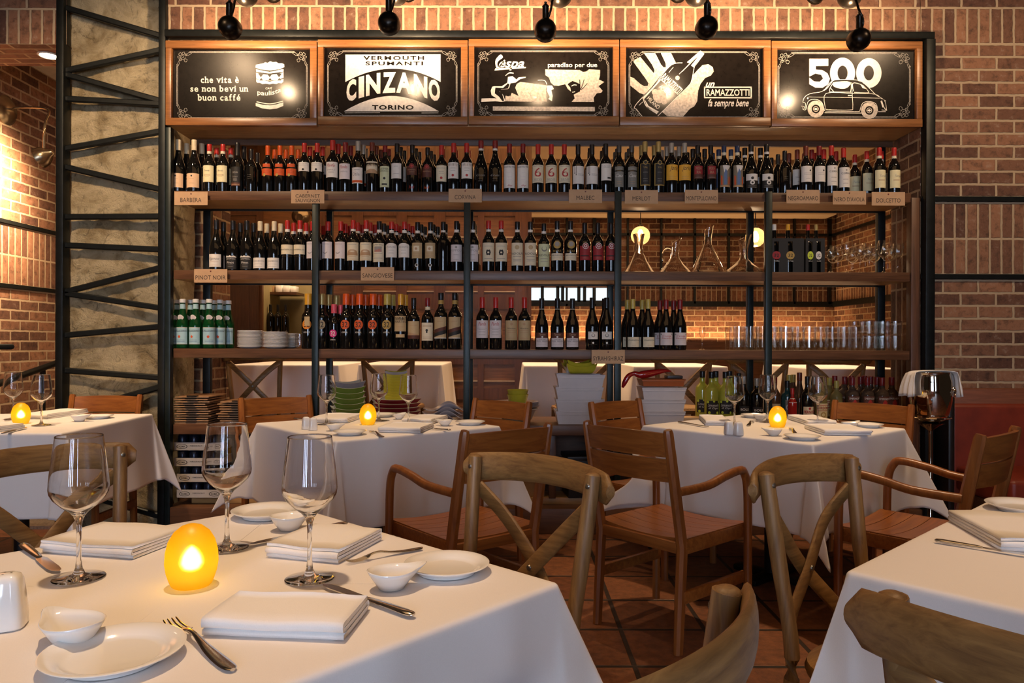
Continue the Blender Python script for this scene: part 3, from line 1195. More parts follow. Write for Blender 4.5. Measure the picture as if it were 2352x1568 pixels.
SHAPE = {'C': [(150, -6), (100, 12), (35, 60), (0, 150), (0, 300), (35, 340), (60, 345), (145, 300), (145, 225), (85, 262), (85, 130), (150, 75)],
         'I': [(0, 10), (85, 0), (75, 320), (0, 335)]}


def up(x):
    return 505 + 150 * ((x - 1160) / 720) ** 2


def dn(x):
    return 822 + 160 * abs((x - 1160) / 720) ** 1.8


for ch, xa, xb in (('C', 442, 592), ('I', 630, 715), ('N', 742, 965), ('Z', 998, 1205), ('A', 1210, 1455), ('N', 1482, 1690), ('O', 1712, 1885)):
    a.text(ch, xa, 500, xb, 820, 0, 1, weight=.045, warp=lambda u, v, xa=xa, xb=xb: (xa + (xb - xa) * u, dn(xa + (xb - xa) * u) * (1 - v) + up(xa + (xb - xa) * u) * v))
a.done(t)

# 3 --- scooter sign
t = sign('framed chalkboard sign with white scooter silhouette and reclining profile shape', *SL[2])
a = Art(1080, 90, 6.918, t)
a.border(120, 185, 2205, 1220)
a.poly([(480, 243), (520, 290), (450, 345), (430, 400), (450, 462), (420, 462), (400, 400), (408, 320)], 0, k=3)
a.text('espa', 455, 350, 858, 495, 0, 1, weight=.02, shear=.35)
a.line([(450, 455), (550, 330)], 22, 0, k=0)
a.poly([(400, 462), (888, 440), (880, 458), (385, 497)])
a.text('paradIso per due', 1235, 372, 2018, 465, weight=.012)
a.poly([(360, 1066), (1980, 1076), (1980, 1146), (360, 1136)], 3)
a.poly([(175, 996), (180, 942), (300, 938), (420, 940), (340, 890), (325, 820), (350, 755), (380, 748), (500, 748), (590, 690), (600, 600), (670, 585), (735, 640), (770, 605), (885, 597), (880, 612),
        (790, 635), (720, 690), (640, 700), (620, 770), (600, 790), (480, 800), (470, 830), (520, 880), (560, 985), (500, 995), (400, 985)], 0)
a.poly([(400, 770), (520, 775), (600, 700), (625, 720), (600, 785), (490, 796), (465, 830), (505, 860), (540, 975), (510, 985), (460, 915), (390, 860)], 1, 2)
a.circle(600, 850, 42, 1, 2, 58)
a.poly([(560, 985), (560, 900), (640, 900), (660, 850), (770, 905), (715, 770), (740, 710), (800, 678), (1225, 735), (1200, 800), (1215, 990), (880, 992)], 3)
a.poly([(950, 880), (1055, 920), (1045, 940), (975, 938)], 1, 2)
a.poly([(1225, 735), (1300, 735), (1330, 790), (1290, 810), (1310, 900), (1300, 985), (1240, 950), (1262, 920), (1215, 810)], 0)
a.poly([(1192, 480), (1740, 490), (1790, 520), (1840, 515), (1890, 478), (2065, 490), (2062, 580), (2045, 640), (2130, 680), (2080, 715), (2040, 745), (2105, 820), (2080, 850), (2010, 860), (1960, 930), (1970, 996),
        (1610, 996), (1660, 940), (1645, 880), (1745, 830), (1750, 740), (1620, 665), (1545, 712), (1590, 770), (1600, 830), (1550, 790), (1510, 715), (1440, 730), (1400, 742), (1330, 735), (1280, 690), (1250, 610), (1195, 570)], 3)
a.poly([(1545, 712), (1625, 662), (1748, 712), (1748, 800), (1690, 850), (1625, 850), (1600, 835), (1592, 770)], 1, 2)
a.line([(1610, 745), (1650, 725), (1690, 730)], 12, 0, 3)
a.line([(1620, 842), (1650, 838), (1665, 828)], 8, 0, 3)
for p_ in ([(1740, 640), (1745, 740), (1748, 800)], [(1810, 640), (1780, 740), (1752, 800)], [(1860, 700), (1800, 770), (1755, 805)]):
    a.line(p_, 10, 1, 3)
a.line([(1075, 650), (1180, 655), (1220, 720)], 10, 0)
a.line([(560, 580), (620, 540), (690, 545)], 9, 0)
a.line([(575, 562), (630, 528), (690, 535)], 7, 0)
a.done(t)

# 4 --- amaro sign
t = sign('framed chalkboard sign with white hand gripping a slanted bottle', *SL[3])
a = Art(1420, 90, 6.72, t)
a.border(165, 190, 2185, 1215)
a.poly([(180, 578), (240, 600), (340, 690), (400, 725), (455, 720), (465, 680), (430, 620), (235, 350), (245, 330), (340, 272), (520, 490), (550, 525), (560, 480), (520, 390), (398, 215), (410, 202), (560, 202), (590, 250),
        (660, 390), (700, 435), (735, 430), (730, 370), (660, 220), (665, 207), (812, 205), (890, 365), (800, 400), (640, 580), (480, 780), (400, 855), (330, 830), (180, 710)], 3)
a.poly([(1150, 560), (1230, 470), (1300, 400), (1390, 385), (1460, 430), (1475, 500), (1430, 560), (1340, 600), (1270, 690), (1235, 790), (1218, 960), (1170, 1040), (1110, 1070), (1000, 1195), (760, 1190), (680, 1125), (900, 850), (1100, 700)], 3)
a.line([(990, 365), (870, 375), (760, 450), (560, 700), (265, 1020), (290, 1090), (370, 1190)], 10, 0, 2)
a.line([(1235, 330), (1175, 430), (1150, 560), (1110, 690), (900, 900), (610, 1185)], 9, 0, 2)
a.poly([(990, 365), (870, 375), (760, 450), (560, 700), (400, 860), (265, 1020), (290, 1090), (370, 1190), (610, 1185), (760, 1040), (900, 900), (1110, 690), (1150, 560), (1175, 430), (1215, 350), (1130, 300), (1060, 345)], 1, 1.5)
a.poly([(1060, 355), (1270, 175), (1330, 225), (1170, 440), (1125, 405), (1240, 260), (1110, 375)], 0, 2)
a.line([(985, 500), (1190, 300)], 8, 0, 2, k=0)
a.line([(940, 540), (1150, 330)], 8, 0, 2, k=0)
a.circle(915, 597, 68)
a.circle(915, 597, 45, 1, 2)
a.circle(915, 597, 34, 3, 3)
a.poly([(665, 615), (650, 640), (395, 930), (365, 905), (620, 625)], 0, 2)
a.line([(660, 625), (920, 850)], 12, 0, 2, k=0)
a.text('RAMAZZOTTI', 640, 630, 1010, 750, 0, 2, rot=43, weight=.02)
a.text('AMARO', 615, 762, 840, 826, 0, 2, rot=43, weight=.02)
a.text('MILANO', 425, 950, 660, 1012, 0, 2, rot=43)
a.circle(640, 885, 105, 3, 2, 100)
a.circle(565, 815, 48, 3, 2.6)
a.circle(710, 955, 52, 3, 3.2)
a.line([(385, 915), (440, 1040), (600, 1150)], 14, 0, 2)
a.poly([(405, 925), (470, 1030), (630, 1120), (600, 1142), (450, 1060)], 0, 2)
a.line([(320, 1020), (380, 965)], 8, 0, 2)
a.line([(780, 515), (850, 432)], 8, 0, 2)
a.text('un', 1350, 668, 1490, 735, 0, 1, shear=.4, weight=.02)
for p_ in ([(1325, 742), (2060, 742)], [(1325, 900), (2060, 904)], [(1333, 735), (1333, 905)], [(2052, 740), (2052, 910)]):
    a.line(p_, 20, 0, k=0)
a.text('RAMAZZOTTI', 1362, 770, 2025, 875, 0, 1, weight=.02)
a.text('fa sempre bene', 1385, 925, 2015, 1072, 0, 1, shear=.35, weight=.015)
a.done(t)

# 5 --- car sign
t = sign('framed chalkboard sign with white 500 above a small car outline', *SL[4])
a = Art(1760, 90, 6.19, t)
a.border(165, 190, 2050, 1120, c=190)
a.poly([(612, 278), (882, 278), (882, 378), (705, 380), (705, 432), (800, 440), (870, 485), (905, 560), (880, 640), (800, 690), (700, 688), (612, 640), (612, 545), (680, 600), (760, 605), (808, 560), (780, 505), (700, 488), (612, 530)])
for cx_, mi_, rx, ry in ((1085, 0, 178, 218), (1458, 0, 180, 212)):
    a.circle(cx_, 480, rx, 0, 1, ry, 48)
    a.circle(cx_, 480, 72, 1, 2, 105, 40)
a.poly([(520, 1000), (530, 860), (620, 780), (800, 740), (920, 610), (980, 580), (1250, 575), (1360, 610), (1460, 690), (1580, 790), (1680, 880), (1710, 1010), (1600, 1030), (830, 1040), (580, 1000)], 1, 3)
a.poly([(950, 660), (980, 615), (1195, 612), (1197, 640), (1150, 690), (1080, 705), (1000, 690)], 0, 4, k=3)
a.poly([(1335, 640), (1400, 670), (1430, 710), (1370, 695)], 0, 4)
C5 = 3
for p_, w_ in (([(520, 1000), (530, 850), (620, 775), (800, 738), (920, 605), (990, 578), (1240, 576), (1350, 600), (1450, 680), (1560, 790), (1680, 870), (1710, 1000)], 7),
               ([(900, 745), (905, 700), (950, 625), (985, 610), (1190, 612), (1200, 745), (1180, 752), (900, 748)], 8), ([(1240, 740), (1228, 640), (1270, 622), (1380, 660), (1450, 740), (1440, 762), (1250, 755)], 8),
               ([(840, 980), (850, 770), (1220, 772)], 7), ([(1220, 620), (1222, 780), (1230, 970), (1190, 1005), (870, 1000), (840, 975)], 7), ([(1222, 772), (1540, 780), (1640, 850)], 6),
               ([(600, 820), (1640, 838)], 5), ([(820, 730), (870, 690), (940, 600)], 9), ([(565, 1000), (600, 880), (700, 855), (790, 900), (830, 1020)], 7), ([(1330, 1020), (1370, 910), (1465, 885), (1560, 920), (1585, 1020)], 7),
               ([(830, 1045), (1350, 1050)], 9), ([(840, 1022), (1330, 1028)], 6), ([(520, 900), (525, 990), (560, 1000), (555, 910), (520, 900)], 7), ([(500, 950), (540, 960), (545, 990)], 8),
               ([(1640, 870), (1680, 980), (1715, 1010), (1640, 1005)], 9), ([(1630, 880), (1660, 970)], 12), ([(1655, 850), (1700, 880)], 9), ([(1590, 1030), (1700, 1030)], 7), ([(915, 695), (960, 745)], 8)):
    a.line(p_, w_, 0, 4, k=4)
a.line([(1160, 800), (1215, 800)], 14, 0, 4, k=0)
a.circle(590, 840, 11, 0, 4, 14)
for cx_, cy_ in ((705, 992), (1465, 1012)):
    a.circle(cx_, cy_, 118, 3, 5, 120, 40)
    a.circle(cx_, cy_, 60, 1, 6, 62)
    a.circle(cx_, cy_, 40, 3, 7)
    a.circle(cx_, cy_, 30, 1, 8)
    a.poly([(cx_ - 30, cy_ + 2), (cx_ - 8, cy_ - 16), (cx_ + 8, cy_ - 16), (cx_ + 30, cy_ + 2), (cx_, cy_ + 18)], 0, 9)
a.done(t)

# ------------------------------------------------------------------ grape name cards on the shelf edges
M_CARD = mat('kraft_card', (.50, .31, .17), .7, 0, .06, 30)
M_INK = mat('dark_brown_ink', (.045, .028, .018), .7)
CARDS = [(442, 457, 'BARBERA', 0), (709, 453, 'CABERNET|SAUVIGNON', 0), (1069, 450.5, 'CORVINA', 0), (1344, 452, 'MALBEC', 0), (1472, 453.5, 'MERLOT', 0), (1609, 453, 'MONTEPULCIANO', 0), (1841.5, 453, 'NEGROAMARO', 0),
         (1947.5, 455.5, "NERO D'AVOLA", 0), (2036.5, 458, 'DOLCETTO', 0), (487, 634, 'PINOT NOIR', 1), (868.5, 629.5, 'SANGIOVESE', 1), (1396, 819, 'SYRAH/SHIRAZ', 2)]
for i, (px, py, s, sh) in enumerate(CARDS):
    c = P(px, py, YF - .006)
    where = ('top', 'middle', 'lowest')[sh]
    k = [q for q in CARDS if q[3] == sh].index(CARDS[i])
    words_ = s.replace('|', ' ').lower()
    t = thing('grape_name_card', 'small tan card reading %s pinned to the %s shelf edge' % (words_, where), 'card', (c.x, YF - .026, c.z), 0, 'grape name cards')
    w, h = .204, (.083 if sh < 2 else .085)
    g = MB()
    g.box((-w / 2, -.0012, -h / 2), (w / 2, .0012, h / 2), 0)
    ls = s.split('|')
    for j, l in enumerate(ls):
        hh = .026 if len(ls) == 1 else .021
        tw = min(.185, .0185 * len(l)) if len(ls) == 1 else .15
        vs, fs = fit_text(l, tw, hh)
        zo = -.010 if len(ls) == 1 else (.004 - j * .028)
        g.add([(x, -.0019, y + zo) for x, y in vs], fs, 1)
    g.build('card_face', [M_CARD, M_INK], t, 0)
    g = MB()
    g.lathe([(0, .004), (.0035, .003), (.005, 0)], 10, (0, -.001, h / 2 - .013), mx=Matrix.Rotation(pi / 2, 3, 'X'))
    g.build('pin', mat('red_brown_pin', (.16, .03, .02), .3), t)
    g = MB()
    g.box((-.02, .0012, -.01), (.02, .024, .01))
    g.build('clip', M_STEEL, t, 0)

# ------------------------------------------------------------------ gooseneck lamps over the signs
M_LAMP = mat('oil_rubbed_bronze', (0.016, 0.012, 0.009), 0.28, .75, .25)
M_BULB = emis('lamp_bulb_glow', (1.0, .74, .42), 30)
prof_out = [(.0, -.052), (.020, -.051), (.038, -.043), (.052, -.028), (.059, -.006), (.058, .012), (.060, .030), (.055, .032), (.053, .012), (.053, -.004), (.046, -.024), (.034, -.037), (.0, -.044)]
MXY = Matrix.Rotation(-pi / 2, 3, 'X')   # shade axis along +y, opening toward the wall
LAMPS = [(527, 62, 565, -6, 3.98), (893, 52, 910, -8, 3.98), (1253, 68, 1287, -4, 3.98), (1624, 62, 1600, -6, 3.98), (1974, 90, 1952, -2, 3.98)]
for i, (hx, hy, dx_, dy_, Y) in enumerate(LAMPS):
    hp = P(hx, hy, Y)
    t = thing('gooseneck_lamp', 'dark bronze spherical gooseneck spotlight, %s of five above the signs' % nth(i + 1), 'lamp', (hp.x, Y, hp.z), 0, 'gooseneck lamps above the signs')
    g = MB()
    g.lathe(prof_out, 28, mx=MXY)
    sh = g.build('lamp_shade', M_LAMP, t)
    g = MB()
    g.lathe([(0, -.02), (.018, -.016), (.024, 0), (.018, .018), (0, .022)], 14, (0, .012, 0))
    g.build('bulb', M_BULB, t)
    g = MB()
    g.lathe([(.017, .040), (.018, .045), (.0175, .120), (.020, .124), (.014, .132), (.006, .140), (.008, .148), (.0, .153)], 16)
    g.build('stem', M_LAMP, t)
    dp = P(dx_, dy_, Y + .1) - hp
    g = MB()
    dp = dp + Vector((0, 0, .02))
    g.ball(dp, .068, 22)
    g.build('swivel_cap', M_LAMP, t)
    g = MB()
    kx = .018 if i < 3 else -.03
    g.tube(smooth([(0.012, -.004, .06), (.022 + kx * .3, -.012, .10), (.02 + kx, -.01, .16), (dp.x * .7, dp.y * .5, dp.z * .9), dp], 5), .0065, 8)
    g.tube([dp, (dp.x, YF - hp.y - .01, dp.z + .22)], .012, 10)
    g.build('gooseneck', M_LAMP, t)
    g = MB()
    g.lathe([(0, 0), (.055, 0), (.05, .015), (.02, .03), (0, .03)], 20, (dp.x, YF - hp.y + .002, dp.z + .22), mx=Matrix.Rotation(pi / 2, 3, 'X'))
    g.build('wall_plate', M_LAMP, t)
    light('SPOT', 'gooseneck_lamp_beam', (hp.x, Y + .06, hp.z), 62, WARM2, (hp.x + (.0 if i < 3 else -.02), YF, hp.z + .42), spot_size=R(160), spot_blend=1.0, shadow_soft_size=.025)

# wall sconce in the passage
sp = P(22, 253, 5.5)
t = thing('wall_sconce', 'brass gooseneck wall sconce on the brick passage wall', 'lamp', (XP + .02, sp.y, sp.z))
M_BRASS = mat('aged_brass', (.30, .235, .15), .25, .9, .15)
g = MB()
MXX = Matrix.Rotation(pi / 2, 3, 'Y')
g.lathe([(0, -.02), (.105, -.018), (.11, .0), (.095, .012), (.085, .022), (.05, .04), (0, .048)], 28, mx=MXX)
g.build('wall_plate', M_BRASS, t)
hd = P(101, 358, 5.25) - t.location
g = MB()
g.tube(smooth([(.03, 0, 0), (.13, -.06, .0), (hd.x - .02, hd.y * .7, -.05), (hd.x + .005, hd.y, -.18), hd + Vector((0, 0, .05))], 6), .009, 10)
g.build('gooseneck', M_BRASS, t)
g = MB()
mx = Matrix.Rotation(R(125), 3, 'Y')
g.lathe([(0, -.075), (.02, -.07), (.028, -.05), (.05, -.03), (.068, .0), (.075, .035), (.070, .035), (.05, -.01), (0, -.03)], 24, hd, mx=Matrix.Rotation(R(-115), 3, 'Y'))
g.build('lamp_shade', M_BRASS, t)
g = MB()
g.ball(hd + Vector((-.025, 0, -.012)), .028, 12)
g.build('bulb', M_BULB, t)
wp = t.location + hd + Vector((-.06, 0, -.03))
light('SPOT', 'sconce_beam', tuple(wp), 420, WARM2, (XP, wp.y - .05, wp.z - .15), spot_size=R(150), spot_blend=1.0, shadow_soft_size=.04)
ZS = tuple(z + .0008 for z in ZS)
ZC = ZC + .0008
# ================================================================== bottles
INK = {'k': (.02, .018, .016), 'r': (.42, .03, .025), 'g': (.42, .27, .07), 'w': (.72, .68, .62), 'y': (.30, .27, .24), 'n': (.03, .05, .03), 't': (.45, .27, .14), 'o': (.75, .24, .02), 'b': (.10, .16, .30), 'p': (.62, .03, .20),
       'cream': (.74, .64, .45), 'white': (.78, .72, .64), 'peach': (.72, .48, .29), 'yel': (.78, .70, .42), 'org': (.62, .09, .015), 'dbrn': (.10, .03, .018), 'gry': (.22, .21, .18), 'amb': (.80, .42, .045), 'dred': (.30, .02, .025),
       'grn': (.60, .62, .38), 'tan': (.50, .36, .19), 'lil': (.70, .62, .60), 'blk': (.016, .014, .012), 'blue': (.36, .55, .60), 'pat': (.20, .16, .11), 'lime': (.60, .70, .05)}
CAPC = {'cream': (.66, .55, .36), 'red': (.45, .025, .02), 'dred': (.20, .014, .016), 'orange': (.62, .085, .012), 'black': (.012, .011, .012), 'gold': (.42, .30, .10), 'silver': (.36, .33, .28), 'blue': (.018, .035, .09), 'brown': (.16, .03, .018),
        'yellow': (.68, .34, .03), 'pink': (.60, .08, .12), 'white': (.72, .70, .66), 'green': (.10, .20, .04), 'olive': (.46, .36, .08), 'grey': (.07, .065, .06)}


def ink(k):
    return mat('label_print_' + k, INK[k], .62, 0, .04, 40)


def capm(k):
    return mat('capsule_' + k, CAPC[k], .3, .25 if k in ('gold', 'silver', 'grey') else 0, .06, 60)


# radius profiles as fractions of bottle height: (z, r)
SHP = {'B': [(0, .0), (0, .108), (.008, .119), (.02, .1215), (.575, .1215), (.62, .117), (.66, .103), (.70, .080), (.735, .058), (.77, .048), (.80, .046), (.955, .0445), (.96, .0465), (.985, .0465), (.995, .045), (1.0, .040), (1.0, 0)],
       'U': [(0, 0), (0, .118), (.008, .129), (.02, .1315), (.42, .1315), (.48, .127), (.55, .112), (.62, .089), (.69, .066), (.76, .050), (.82, .046), (.955, .0455), (.96, .0470), (.985, .0470), (.995, .045), (1.0, .04), (1.0, 0)],
       'P': [(0, 0), (0, .108), (.008, .118), (.02, .1205), (.555, .1205), (.60, .116), (.635, .100), (.66, .082), (.69, .070), (.74, .066), (.90, .062), (.955, .058), (.96, .0605), (.99, .0600), (1.0, .05), (1.0, 0)],
       'W': [(0, 0), (0, .108), (.01, .122), (.03, .124), (.43, .124), (.50, .119), (.58, .102), (.68, .075), (.78, .056), (.84, .050), (.93, .048), (.94, .058), (.99, .058), (1.0, .05), (1.0, 0)],
       'S': [(0, 0), (0, .125), (.01, .137), (.03, .14), (.60, .14), (.66, .134), (.70, .115), (.73, .085), (.76, .060), (.80, .052), (.94, .05), (.95, .053), (.99, .053), (1.0, .05), (1.0, 0)]}
PARTS_ = {}


def rad(shape, h, z):
    pr = SHP[shape]
    f = z / h
    for (a, ra), (c, rc) in zip(pr, pr[1:]):
        if a <= f <= c and c > a:
            return (ra + (rc - ra) * (f - a) / (c - a)) * h
    return pr[-2][1] * h


def glass_body(shape, h, material=None):
    k = ('body', shape, round(h, 4), material.name if material else '')
    if k not in PARTS_:
        g = MB()
        g.lathe([(r * h, z * h) for z, r in SHP[shape]], 26)
        PARTS_[k] = keep(g, 'wine_bottle', material or M_BOTTLE, 50)
    return PARTS_[k]


def keep(g, name, mats, ang=40):
    o = g.build(name, mats, ang=ang)
    me = o.data
    bpy.data.objects.remove(o)
    return me


def cap_mesh(shape, h, cl, ck):
    k = ('cap', shape, round(h, 4), cl, ck)
    if k not in PARTS_:
        g = MB()
        e = .0009
        zs = [h * (1 - cl), h * (1 - cl) + .002, h * .90, h * .953, h * .958, h * .985, h * .997]
        rt = rad(shape, h, .97 * h) + .0012
        rb_ = rad(shape, h, h * (1 - cl)) + e
        prof = [(rb_, zs[0]), (max(rt, rb_ - .0005), zs[1] + .004)] + [(max(rad(shape, h, z) + e, rt), z) for z in (h * .90, h * .953) if z > zs[1] + .006] + [(rt, h * .992), (rt - .0012, h + .0008), (0, h + .001)]
        g.lathe(prof, 22)
        PARTS_[k] = keep(g, 'capsule', capm(ck))
    return PARTS_[k]


def band_mesh(shape, h, z0, z1, col):
    k = ('band', shape, round(h, 4), z0, z1, col)
    if k not in PARTS_:
        g = MB()
        g.lathe([(rad(shape, h, z0 * h) + .0012, z0 * h), (rad(shape, h, (z0 + z1) / 2 * h) + .0012, (z0 + z1) / 2 * h), (rad(shape, h, z1 * h) + .0012, z1 * h)], 22)
        PARTS_[k] = keep(g, 'neck_band', ink(col))
    return PARTS_[k]


def label_mesh(shape, h, spec, name='label'):
    """spec: list of patches (z0, z1, half-angle, colour, decos) wrapped on the bottle; decos in u -1..1, v 0..1."""
    k = ('lab', shape, round(h, 4), repr(spec))
    if k in PARTS_:
        return PARTS_[k]
    g, cols = MB(), []

    def ci(c):
        if c not in cols:
            cols.append(c)
        return cols.index(c)
    for z0, z1, ha, col, deco in spec:
        z0, z1 = z0 * h, z1 * h
        W = R(ha)

        def pt(u, v, lay, dz=0):
            z = z0 + (z1 - z0) * v
            r = rad(shape, h, min(max(z, .025 * h), h)) + .0006 + .0004 * lay
            a = u * W
            return Vector((r * sin(a), -r * cos(a), z))

        def patch(u0, u1, v0, v1, c, lay, nu=None, top=None):
            nu = max(nu or 1, int((u1 - u0) * ha / 5.5) + 1)
            for i in range(nu):
                a, c2 = u0 + (u1 - u0) * i / nu, u0 + (u1 - u0) * (i + 1) / nu
                ta, tb = (top(a), top(c2)) if top else (v1, v1)
                g.face([pt(a, v0, lay), pt(c2, v0, lay), pt(c2, tb, lay), pt(a, ta, lay)], c)
        def blob(poly, c, lay):
            lo_, hi_ = min(p[0] for p in poly), max(p[0] for p in poly)
            ns = max(1, int((hi_ - lo_) * ha / 6) + 1)
            for i in range(ns):
                q = poly
                for sgn, lim in ((1, lo_ + (hi_ - lo_) * i / ns), (-1, lo_ + (hi_ - lo_) * (i + 1) / ns)):
                    out = []
                    for p0, p1 in zip(q, q[1:] + q[:1]):
                        a0, a1 = sgn * (p0[0] - lim), sgn * (p1[0] - lim)
                        if a0 >= 0:
                            out.append(p0)
                        if a0 * a1 < 0:
                            t = a0 / (a0 - a1)
                            out.append((p0[0] + (p1[0] - p0[0]) * t, p0[1] + (p1[1] - p0[1]) * t))
                    q = out
                    if len(q) < 3:
                        break
                if len(q) >= 3:
                    g.face([pt(u, v, lay) for u, v in q], c)
        if col:
            if col.startswith('^'):      # arched top
                patch(-1, 1, 0, 1, ci(col[1:]), 0, 12, lambda u: .80 + .2 * (1 - u * u) ** .5)
            else:
                patch(-1, 1, 0, 1, ci(col), 0)
        for d in deco:
            if d[0] == 'B':
                patch(d[3], d[4], d[1], d[2], ci(d[5]), 1)
            elif d[0] == 'C':
                n_ = 18
                asp = (z1 - z0) / (W * rad(shape, h, (z0 + z1) / 2))
                lay = d[5] if len(d) > 5 else 1
                blob([(d[1] + d[3] * asp * cos(2 * pi * i / n_), d[2] + d[3] * sin(2 * pi * i / n_)) for i in range(n_)], ci(d[4]), lay)
            elif d[0] == 'T':
                _, s, u, v, wf, hf, c = d[:7]
                kw = d[7] if len(d) > 7 else {}
                vs, fs = fit_text(s, wf * 2, hf, **kw)
                lay = 3
                g.add([pt(u + x, v + y, lay) for x, y in vs], fs, ci(c))
            elif d[0] == 'L':
                for v in d[1]:
                    patch(-d[2], d[2], v - .010, v + .010, ci(d[3]), 1, 4)
            elif d[0] == 'P':
                blob(list(d[1]), ci(d[2]), d[3] if len(d) > 3 else 1)
    PARTS_[k] = keep(g, name, [ink(c) for c in cols], 0)
    return PARTS_[k]


def bottle(name, desc, cat, shape, h, loc, rz=0.0, cap=None, bands=(), spec=None, body=None, group=None, kind_part='label'):
    o = bpy.data.objects.new(name, glass_body(shape, h, body))
    COL.objects.link(o)
    o.location = loc
    o.rotation_euler = (0, 0, rz)
    tag(o, desc, cat, group)
    if cap:
        c = bpy.data.objects.new('capsule', cap_mesh(shape, h, *cap))
        COL.objects.link(c)
        c.parent = o
    for z0, z1, col in bands:
        c = bpy.data.objects.new('neck_band', band_mesh(shape, h, z0, z1, col))
        COL.objects.link(c)
        c.parent = o
    if spec:
        c = bpy.data.objects.new(kind_part, label_mesh(shape, h, spec))
        COL.objects.link(c)
        c.parent = o
    return o


